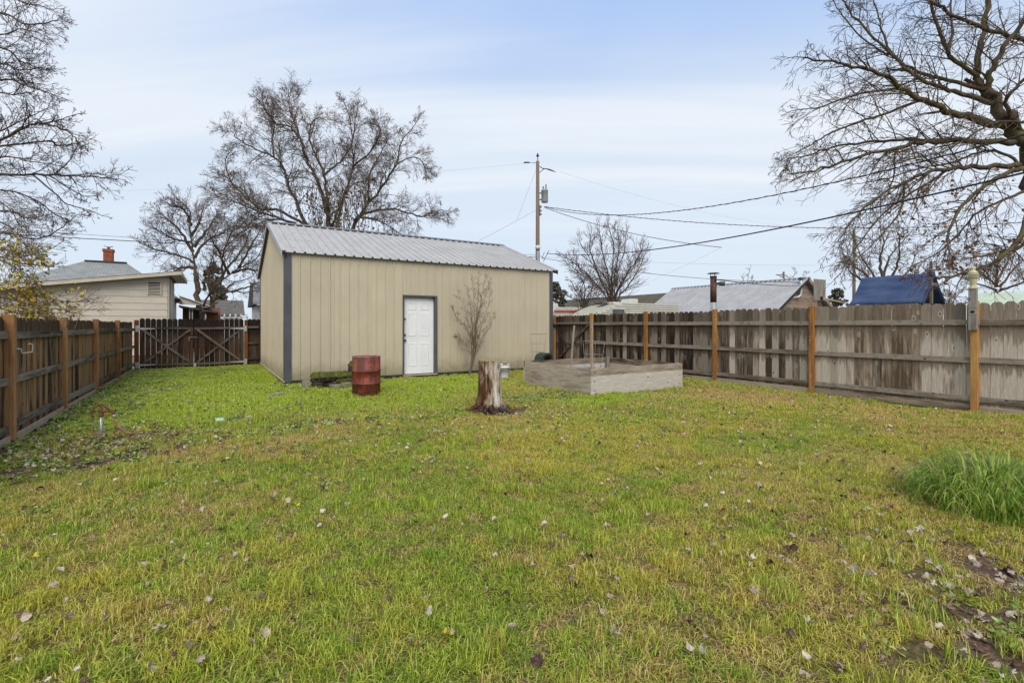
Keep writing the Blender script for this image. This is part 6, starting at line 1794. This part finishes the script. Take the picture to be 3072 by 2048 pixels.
# wispy shrub in front of the shed wall
bS = Vector((6.02, 12.05, 0))
t = Tree('bare_shrub', 'wispy bare shrub standing against the beige shed wall', bS, M['twig_light'], M['twig_light'], 71, None, rmin=0.0022, lift=0.16, droop=0.0, wig=0.13)
t.root['category'] = 'shrub'
dS = 13.45
for i, L in enumerate([[(1418, 1060), (1415, 980), (1408, 920), (1395, 870)], [(1424, 1060), (1428, 980), (1436, 900), (1440, 830)], [(1426, 1060), (1432, 980), (1450, 890), (1462, 835)], [(1420, 1050), (1408, 990), (1385, 920), (1365, 885)], [(1428, 1050), (1445, 990), (1470, 930), (1485, 880)],
                       [(1422, 1040), (1424, 960), (1420, 890), (1415, 840)], [(1430, 1060), (1455, 1010), (1480, 980), (1492, 950)], [(1415, 1080), (1395, 1040), (1370, 1015), (1350, 1010)], [(1424, 1000), (1440, 930), (1470, 880), (1480, 850)], [(1413, 1040), (1390, 980), (1360, 960), (1345, 930)]]):
    P = [Vector((bS.x+0.02*math.sin(i), bS.y+0.02*math.cos(i), -0.03))]+[at(x, y, dS+0.12*math.sin(i*2.1)*k) for k, (x, y) in enumerate([(1424+(x-1424)*0.80, y) for x, y in L])]
    t.limb(P, 0.017 if i < 3 else 0.011, 0.003, 22, 0.38, 1, 7, 0.22, 'stem', 5, 0.6)
t.finish('twigs')

# ------------------------------------------------------------------ grass, leaves, weeds
def tuft_mesh(name, seed, n, rad, h0, h1, w, lean, m, curl=1.0, square=False):
    rn = random.Random(seed); V = []; F_ = []; ti = []; pi = []
    for k in range(n):
        if square: bx, by = rn.uniform(-rad, rad), rn.uniform(-rad, rad)
        else:
            a = rn.uniform(0, 6.283); r = rad*math.sqrt(rn.random()); bx, by = r*math.cos(a), r*math.sin(a)
        h = rn.uniform(h0, h1); ww = w*rn.uniform(0.7, 1.25)
        da = rn.uniform(0, 6.283); ln = h*lean*rn.uniform(0.15, 1.0)
        dx, dy = math.cos(da), math.sin(da)
        fa = da+math.pi/2+rn.uniform(-0.7, 0.7)
        sx, sy = math.cos(fa)*ww/2, math.sin(fa)*ww/2
        q_ = ln/h
        z1 = h*(0.62-0.10*q_); z2 = h*max(0.22, 0.98-0.36*q_*rn.uniform(0.5, 1.3))
        m1 = ln*0.38; m2 = ln*curl
        b = len(V)
        V += [(bx-sx, by-sy, -0.012), (bx+sx, by+sy, -0.012), (bx+dx*m1-sx*0.85, by+dy*m1-sy*0.85, z1), (bx+dx*m1+sx*0.85, by+dy*m1+sy*0.85, z1), (bx+dx*m2, by+dy*m2, z2)]
        F_ += [(b, b+1, b+3, b+2), (b+2, b+3, b+4)]
        ti += [rn.random()**1.25]*5; pi += [rn.random()]*5
    me = bpy.data.meshes.new(name); me.from_pydata(V, [], F_); me.materials.append(m)
    for nm, arr in (('tint', ti), ('pick', pi)):
        a = me.attributes.new(nm, 'FLOAT', 'POINT'); a.data.foreach_set('value', np.array(arr, dtype=np.float32))
    return me
def hidden_collection(name, meshes):
    c = bpy.data.collections.new(name)
    for i, me in enumerate(meshes):
        c.objects.link(bpy.data.objects.new('%s_%02d' % (name, i), me))
    return c
def scatter(name, pts, rot, scl, kind, attrs, coll):
    me = bpy.data.meshes.new(name)
    me.vertices.add(len(pts)); me.vertices.foreach_set('co', np.asarray(pts, dtype=np.float32).ravel())
    def add(nm, ty, arr):
        a = me.attributes.new(nm, ty, 'POINT')
        a.data.foreach_set('vector' if ty == 'FLOAT_VECTOR' else 'value', np.asarray(arr).ravel())
    add('rot', 'FLOAT_VECTOR', np.asarray(rot, dtype=np.float32)); add('scl', 'FLOAT_VECTOR', np.asarray(scl, dtype=np.float32))
    add('which', 'INT', np.asarray(kind, dtype=np.int32))
    for k, v in attrs.items(): add(k, 'FLOAT', np.asarray(v, dtype=np.float32))
    o = link(bpy.data.objects.new(name, me))
    ng = bpy.data.node_groups.new(name+'_scatter', 'GeometryNodeTree')
    ng.interface.new_socket('Geometry', in_out='INPUT', socket_type='NodeSocketGeometry')
    ng.interface.new_socket('Geometry', in_out='OUTPUT', socket_type='NodeSocketGeometry')
    gi = ng.nodes.new('NodeGroupInput'); go = ng.nodes.new('NodeGroupOutput')
    ip = ng.nodes.new('GeometryNodeInstanceOnPoints'); ci = ng.nodes.new('GeometryNodeCollectionInfo')
    ci.inputs['Collection'].default_value = coll; ci.inputs['Separate Children'].default_value = True; ci.inputs['Reset Children'].default_value = True
    def na(nm, ty):
        x = ng.nodes.new('GeometryNodeInputNamedAttribute'); x.data_type = ty; x.inputs['Name'].default_value = nm; return x.outputs['Attribute']
    L = ng.links.new
    L(gi.outputs[0], ip.inputs['Points']); L(ci.outputs[0], ip.inputs['Instance']); ip.inputs['Pick Instance'].default_value = True
    L(na('which', 'INT'), ip.inputs['Instance Index']); L(na('rot', 'FLOAT_VECTOR'), ip.inputs['Rotation']); L(na('scl', 'FLOAT_VECTOR'), ip.inputs['Scale'])
    L(ip.outputs[0], go.inputs[0])
    md = o.modifiers.new('scatter', 'NODES'); md.node_group = ng
    return o
def free_of_things(x, y):
    ok = (x > -2.0) & (x < 10.44)
    ok &= ~((x > SX0-0.03) & (x < SX1+0.05) & (y > SY0-0.03))
    ok &= ~((x > BX0+0.01) & (x < BX1-0.01) & (y > BY0+0.01) & (y < BY1-0.01))
    ok &= (y < 19.1) | (x > 1.3)
    ok &= ((x-SC[0])**2+(y-SC[1])**2 > 0.24**2) & ((x-2.64)**2+(y-9.86)**2 > 0.27**2) & ((x-6.66)**2+(y-11.55)**2 > 0.13**2)
    ok &= ~((x > 1.95) & (x < 3.6) & (y > 11.55) & (y < 12.0))
    return ok
nr = np.random.RandomState(2)
def in_view(x, y, m=1.0):
    d = x*ST+y*CT; xc = x*CT-y*ST
    return (d > 1.45) & (np.abs(xc) < d*1.05+m)

TS = 0.128
def tile(seed, n, h0, h1, w, lean): return tuft_mesh('tuft', seed, n, TS*0.56, h0, h1, w, lean, M['grass'], square=True)
tufts = [tile(100+i, 200, 0.018, 0.046, 0.0036, 2.3) for i in range(8)]
tufts += [tile(140+i, 170, 0.028, 0.070, 0.0038, 1.9) for i in range(5)]
tufts += [tile(170+i, 150, 0.012, 0.032, 0.0036, 2.9) for i in range(3)]
tufts += [tile(190+i, 105, 0.018, 0.048, 0.0066, 2.0) for i in range(4)]     # coarser ones for the far part
C_t = hidden_collection('tuft', tufts)
def sample(n, x0, x1, y0, y1):
    return nr.uniform(x0, x1, n), nr.uniform(y0, y1, n)
ax, ay = np.meshgrid(np.arange(-1.96, 10.44, TS), np.arange(-2.2, 19.15, TS))
x = ax.ravel()+nr.uniform(-0.022, 0.022, ax.size); y = ay.ravel()+nr.uniform(-0.022, 0.022, ax.size)
d = x*ST+y*CT
far = d > 7.5+nr.uniform(-1.5, 1.5, len(x))
keep = in_view(x, y) & free_of_things(x, y)
bare = f_bare(x, y)
keep &= nr.rand(len(x)) > bare*0.95
x, y, far, bare, d = x[keep], y[keep], far[keep], bare[keep], d[keep]
N_ = len(x)
fresh = f_fresh(x, y)
dry = np.clip(f_dry(x, y)+nr.normal(0, 0.12, N_), 0.0, 0.95)
hue = np.clip(f_hue(x, y)+nr.normal(0, 0.20, N_), 0, 1)
tall = vn(x, y, 1.6, 55.0)
u_ = nr.rand(N_)
which = np.where(u_ < 0.12+0.35*sstep(0.5, 0.68, tall), nr.randint(8, 13, N_), np.where(u_ > 0.80, nr.randint(13, 16, N_), nr.randint(0, 8, N_)))
which = np.where(far, nr.randint(16, 20, N_), which)
sc = nr.uniform(0.95, 1.12, N_)
hsc = nr.uniform(0.75, 1.25, N_)*(0.75+0.55*tall)*(1+0.3*fresh)*(1-0.3*bare)
dry = np.where((which >= 13) & (which < 16), np.clip(dry+0.40, 0, 1), dry)
pts = np.stack([x, y, gz(x, y)], 1)
rot = np.stack([nr.normal(0, 0.05, N_), nr.normal(0, 0.05, N_), nr.randint(0, 4, N_)*math.pi/2+nr.uniform(-0.12, 0.12, N_)], 1)
grass = scatter('lawn_grass', pts, rot, np.stack([sc, sc, hsc], 1), which, {'dry': dry, 'hue': hue, 'lush': np.clip(fresh*(0.55+0.9*(vn(x, y, 1.3, 15.0)-0.3))+nr.normal(0, 0.1, N_), 0, 1)}, C_t)
props(grass, 'short mixed green and straw coloured lawn grass', 'grass', None, 'stuff')
# darker taller tufts here and there
tt = [tuft_mesh('tall_tuft', 300+i, 60, 0.10, 0.07, 0.17, 0.0055, 0.75, M['grass']) for i in range(4)]
C_tt = hidden_collection('tall_tuft', tt)
x, y = sample(2600, -1.9, 10.4, 0.0, 12.4)
k = in_view(x, y) & free_of_things(x, y) & (vn(x, y, 1.1, 33.0) > 0.47)
ex, ey = [], []
for (cx, cy, n_, sp_) in ((3.05, 7.35, 7, 0.16), (1.75, 6.45, 4, 0.10), (0.6, 6.9, 4, 0.12), (4.9, 5.2, 4, 0.2), (0.1, 4.6, 5, 0.25), (2.5, 2.0, 6, 0.4)):
    ex += list(nr.normal(cx, sp_, n_)); ey += list(nr.normal(cy, sp_*0.8, n_))
for yy in np.arange(0.5, 12.0, 0.22): ex.append(10.36+nr.normal(0, 0.05)); ey.append(yy+nr.normal(0, 0.1))         # along the right fence
for xx in np.arange(1.5, 8.6, 0.16): ex.append(xx); ey.append(12.42+nr.normal(0, 0.05))                             # along the shed
for xx in np.concatenate([np.arange(BX0-0.05, BX1, 0.12), np.arange(BX0-0.3, BX0+0.7, 0.06)]): ex.append(xx); ey.append(BY0-0.08+nr.normal(0, 0.06))                     # along the raised bed
for yy in np.arange(BY0, BY1, 0.06): ex.append(BX0-0.10+nr.normal(0, 0.06)); ey.append(yy)
for a in np.arange(0, 6.28, 0.30): ex.append(2.64+0.31*math.cos(a)); ey.append(9.86+0.31*math.sin(a))
for xx in np.arange(1.7, 3.5, 0.12): ex.append(xx); ey.append(11.38+nr.normal(0, 0.12))
for yy in np.arange(12.6, 19.0, 0.25): ex.append(1.36+nr.normal(0, 0.03)); ey.append(yy)
x = np.concatenate([x[k], ex]); y = np.concatenate([y[k], ey]); N_ = len(x)
s_ = nr.uniform(0.30, 0.75, N_)
props(scatter('grass_tufts', np.stack([x, y, gz(x, y)], 1), np.stack([nr.normal(0, 0.08, N_), nr.normal(0, 0.08, N_), nr.uniform(0, 6.28, N_)], 1), np.stack([s_, s_, s_], 1), nr.randint(0, 4, N_), {'dry': np.clip(nr.normal(0.12, 0.1, N_), 0, 1), 'hue': nr.uniform(0, 0.4, N_), 'lush': f_fresh(x, y)*nr.uniform(0.3, 1.0, N_)}, C_tt), 'scattered taller green grass tufts in the lawn', 'grass', None, 'stuff')

# the tall bright clump at the right
def clump(cx, cy, rx, ry, n, seed, name, label):
    rn = random.Random(seed); V = []; F_ = []; ti = []
    for k in range(n):
        a = rn.uniform(0, 6.283); r = math.sqrt(rn.random())*(1.0 if rn.random() < 0.85 else rn.uniform(1.0, 1.45))
        bx, by = rx*r*math.cos(a), ry*r*math.sin(a)
        h = rn.uniform(0.15, 0.47)*max(0.3, 1.05-0.42*r); w = rn.uniform(0.007, 0.013)
        da = a+rn.uniform(-1.4, 1.4); L = h*rn.uniform(0.25, 1.15)
        dx, dy = math.cos(da), math.sin(da); fx, fy = -dy*w/2, dx*w/2
        b = len(V); t_ = rn.random()
        seg = ((0.0, -0.02, 1.0), (0.12, 0.45, 1.0), (0.38, 0.80, 0.85), (0.72, 0.98-0.25*min(1, L/h-0.25), 0.6), (1.0, 0.96-0.50*min(1, L/h-0.2), 0.1))
        for s, z, ww in seg:
            V += [(bx+dx*L*s-fx*ww, by+dy*L*s-fy*ww, h*z), (bx+dx*L*s+fx*ww, by+dy*L*s+fy*ww, h*z)]; ti += [t_]*2
        for q in range(4): F_.append((b+2*q, b+2*q+1, b+2*q+3, b+2*q+2))
    me = bpy.data.meshes.new(name); me.from_pydata(V, [], F_); me.materials.append(M['tall_grass'])
    a = me.attributes.new('tint', 'FLOAT', 'POINT'); a.data.foreach_set('value', np.array(ti, dtype=np.float32))
    me.polygons.foreach_set('use_smooth', [True]*len(me.polygons))
    o = link(bpy.data.objects.new(name, me)); o.location = (cx, cy, gzf(cx, cy)); props(o, label, 'grass')
clump(5.22, 1.30, 0.66, 0.42, 2000, 5, 'tall_grass_clump', 'lush clump of tall bright green grass at the right side of the lawn')

# ground cover: small round leaves, in the shade of the left fence and over the soil in front
def weed_mesh(seed, n, rad, sz):
    rn = random.Random(seed); V = []; F_ = []; ti = []
    for k in range(n):
        a = rn.uniform(0, 6.283); r = rad*math.sqrt(rn.random())
        c = Vector((r*math.cos(a), r*math.sin(a), rn.uniform(0.008, 0.045)))
        leaf_quad(V, F_, ti, c, sz*rn.uniform(0.6, 1.3), rn, True)
    me = bpy.data.meshes.new('weed'); me.from_pydata(V, [], F_); me.materials.append(M['weed'])
    a = me.attributes.new('tint', 'FLOAT', 'POINT'); a.data.foreach_set('value', np.array(ti, dtype=np.float32)); return me
C_w = hidden_collection('weed', [weed_mesh(400+i, 26, 0.09, 0.030) for i in range(5)]+[weed_mesh(420+i, 16, 0.10, 0.026) for i in range(3)])
x, y = sample(16000, -2.0, 7.5, 0.0, 19.0)
p_ = 0.75*sstep(-0.4, -1.6, x)*sstep(6.3, 7.2, y) + 0.55*blob(x, y, -0.6, 16.8, 2.6, 2.6) + 0.65*blob(x, y, 5.4, 7.7, 1.1, 0.8) + 0.85*blob(x, y, 2.75, 0.72, 0.95, 0.45)*sstep(0.35, 0.55, vn(x, y, 2.5, 70.0)) + 0.35*blob(x, y, 1.9, 7.2, 2.4, 0.6) + 0.03*sstep(4.0, 5.0, y)
k = in_view(x, y) & free_of_things(x, y) & (nr.rand(len(x)) < p_)
x, y = x[k], y[k]; N_ = len(x)
near = (y < 2.2)
s_ = nr.uniform(0.7, 1.2, N_)
props(scatter('ground_cover_weeds', np.stack([x, y, gz(x, y)], 1), np.stack([nr.normal(0, 0.1, N_), nr.normal(0, 0.1, N_), nr.uniform(0, 6.28, N_)], 1), np.stack([s_]*3, 1), np.where(near, nr.randint(5, 8, N_), nr.randint(0, 5, N_)), {}, C_w), 'low leafy ground cover weeds in the lawn', 'weeds', None, 'stuff')

# fallen leaves: crinkled, curled
def fallen_leaf(seed, tint):
    rn = random.Random(seed)
    lobes = rn.choice((5, 5, 3, 1)); V = [(0, 0, 0)]; n = 20
    c1, c2, ph = rn.uniform(0.8, 2.2)*rn.choice((1, 1, -1)), rn.uniform(-1.2, 1.2), rn.uniform(0, 6.28)
    for ring in (0.5, 1.0):
        for j in range(n):
            a = 2*math.pi*j/n
            if lobes > 1: r = 0.36+0.64*abs(math.cos(a*lobes/2))**0.9
            else: r = 0.5+0.5*abs(math.cos(a/2+0.2))
            r *= ring*(1+rn.uniform(-0.06, 0.06))
            x, y = r*math.cos(a), r*math.sin(a)*0.85
            z = c1*0.55*(x*math.cos(ph)+y*math.sin(ph))**2+c2*0.4*(x*math.sin(ph)-y*math.cos(ph))**2+rn.uniform(-0.22, 0.22)*ring
            V.append((x, y, z))
    F_ = [(0, 1+j, 1+(j+1) % n) for j in range(n)]+[(1+j, 1+n+j, 1+n+(j+1) % n, 1+(j+1) % n) for j in range(n)]
    b = len(V)
    V += [(-0.5, -0.02, 0.05), (-0.5, 0.02, 0.05), (-1.25, 0.0, 0.25)]; F_.append((b, b+1, b+2))
    me = bpy.data.meshes.new('fallen_leaf'); me.from_pydata(V, [], F_); me.materials.append(M['dead_leaf'])
    ti = [min(1, max(0, tint+rn.uniform(-0.22, 0.16))) for _ in V]
    a = me.attributes.new('tint', 'FLOAT', 'POINT'); a.data.foreach_set('value', np.array(ti, dtype=np.float32))
    me.polygons.foreach_set('use_smooth', [True]*len(me.polygons)); return me
LM = [fallen_leaf(500+i, [0.74, 0.45, 0.62, 0.35, 0.82, 0.22, 0.58, 0.12, 0.52, 0.88, 0.30, 0.66][i % 12]) for i in range(18)]
rnl = random.Random(99)
cand = []
while len(cand) < 270:
    X_ = rnl.uniform(-1.8, 7.5); Y_ = rnl.uniform(-0.6, 6.4)
    dd = X_*ST+Y_*CT; xc = X_*CT-Y_*ST
    if dd < 1.85 or abs(xc) > dd*1.08: continue
    dens = 0.5+1.1*float(vn(np.array([X_]), np.array([Y_]), 0.9, 7.0)[0]-0.35)
    if ((X_-5.22)/0.85)**2+((Y_-1.3)/0.6)**2 < 1: continue
    if rnl.random() < dens: cand.append((dd, X_, Y_))
cand.sort()
for dd, X_, Y_ in cand:
    s_ = rnl.uniform(0.013, 0.030)
    o = inst('fallen_leaf', LM[rnl.randrange(18)], None, (X_, Y_, gzf(X_, Y_)+rnl.uniform(0.034, 0.060)), (rnl.gauss(0, 0.7), rnl.gauss(0, 0.7), rnl.uniform(0, 6.28)), (s_, s_, s_))
    props(o, 'dry curled fallen leaf lying on the near lawn', 'leaf', 'fallen leaves on the lawn')
C_l = hidden_collection('litter_leaf', LM)
x, y = sample(16000, -2.0, 10.4, 0.2, 14.0)
pd = 0.20+0.25*sstep(0.45, 0.65, vn(x, y, 0.9, 7.0))
pd = np.maximum(pd, 0.95*blob(x, y, -1.3, 7.2, 1.5, 1.5)); pd = np.maximum(pd, 0.8*blob(x, y, 3.4, 0.85, 1.1, 0.7)); pd = np.maximum(pd, 0.6*blob(x, y, 3.9, 7.0, 1.1, 0.6)); pd = np.maximum(pd, 0.45*blob(x, y, 1.6, 7.2, 2.2, 0.5)); pd = np.maximum(pd, 0.5*sstep(-1.6, -1.9, x))
k = in_view(x, y) & free_of_things(x, y) & (nr.rand(len(x)) < pd) & ((y > 5.8) | (pd > 0.5) | (nr.rand(len(x)) < 0.55))
x, y = x[k], y[k]; 
# extra dense litter by the left fence and on the soil in front
xe = np.concatenate([nr.normal(-1.35, 0.55, 420), nr.normal(3.3, 0.5, 130), nr.uniform(-1.98, -1.7, 90)]); ye = np.concatenate([nr.normal(7.2, 0.55, 420), nr.normal(0.80, 0.28, 130), nr.uniform(7, 13, 90)])
k = free_of_things(xe, ye); x = np.concatenate([x, xe[k]]); y = np.concatenate([y, ye[k]]); N_ = len(x)
s_ = nr.uniform(0.012, 0.030, N_)
hz = np.where(f_bare(x, y) > 0.5, 0.014, 0.050)
props(scatter('leaf_litter', np.stack([x, y, gz(x, y)+hz*nr.uniform(0.6, 1.3, N_)], 1), np.stack([nr.normal(0, 0.4, N_), nr.normal(0, 0.4, N_), nr.uniform(0, 6.28, N_)], 1), np.stack([s_]*3, 1), nr.randint(0, 18, N_), {}, C_l), 'scattered dry leaf litter in the lawn', 'leaves', None, 'stuff')
# a few bright yellow and rusty leaves
def tint_leaf(seed, m):
    me = fallen_leaf(seed, 0.6); me.materials.clear(); me.materials.append(m); return me
YL = [tint_leaf(700+i, M['yellow_leaf']) for i in range(3)]+[tint_leaf(710+i, M['brown_leaf']) for i in range(3)]
C_y = hidden_collection('bright_leaf', YL)
x = np.concatenate([nr.normal(-1.1, 0.6, 60), nr.uniform(-1.5, 6, 40), [1.45]]); y = np.concatenate([nr.normal(7.5, 0.6, 60), nr.uniform(1.5, 8, 40), [4.35]])
k = free_of_things(x, y); x, y = x[k], y[k]; N_ = len(x); s_ = nr.uniform(0.018, 0.034, N_)
props(scatter('bright_leaf_litter', np.stack([x, y, gz(x, y)+0.045], 1), np.stack([nr.normal(0, 0.35, N_), nr.normal(0, 0.35, N_), nr.uniform(0, 6.28, N_)], 1), np.stack([s_]*3, 1), nr.randint(0, 6, N_), {}, C_y), 'yellow and rusty fallen leaves by the left fence', 'leaves', None, 'stuff')
# wood crumbs round the stump
mb = MB(); rn = random.Random(12)
for k in range(260):
    a = rn.uniform(0, 6.283); r = 0.22+abs(rn.gauss(0, 0.16))
    x_, y_ = SC[0]+r*math.cos(a), SC[1]+r*math.sin(a)*0.8
    L = rn.uniform(0.012, 0.05); b = rn.uniform(0, 6.283)
    p = Vector((x_, y_, gzf(x_, y_)+rn.uniform(0.004, 0.03)))
    mb.bar(p, p+Vector((L*math.cos(b), L*math.sin(b), rn.uniform(-0.01, 0.012))), rn.uniform(0.006, 0.014), rn.uniform(0.004, 0.010))
props(mb.build('rotten_wood_crumbs', M['rust'], None), 'crumbs of rotten wood round the stump', 'wood debris', None, 'stuff')
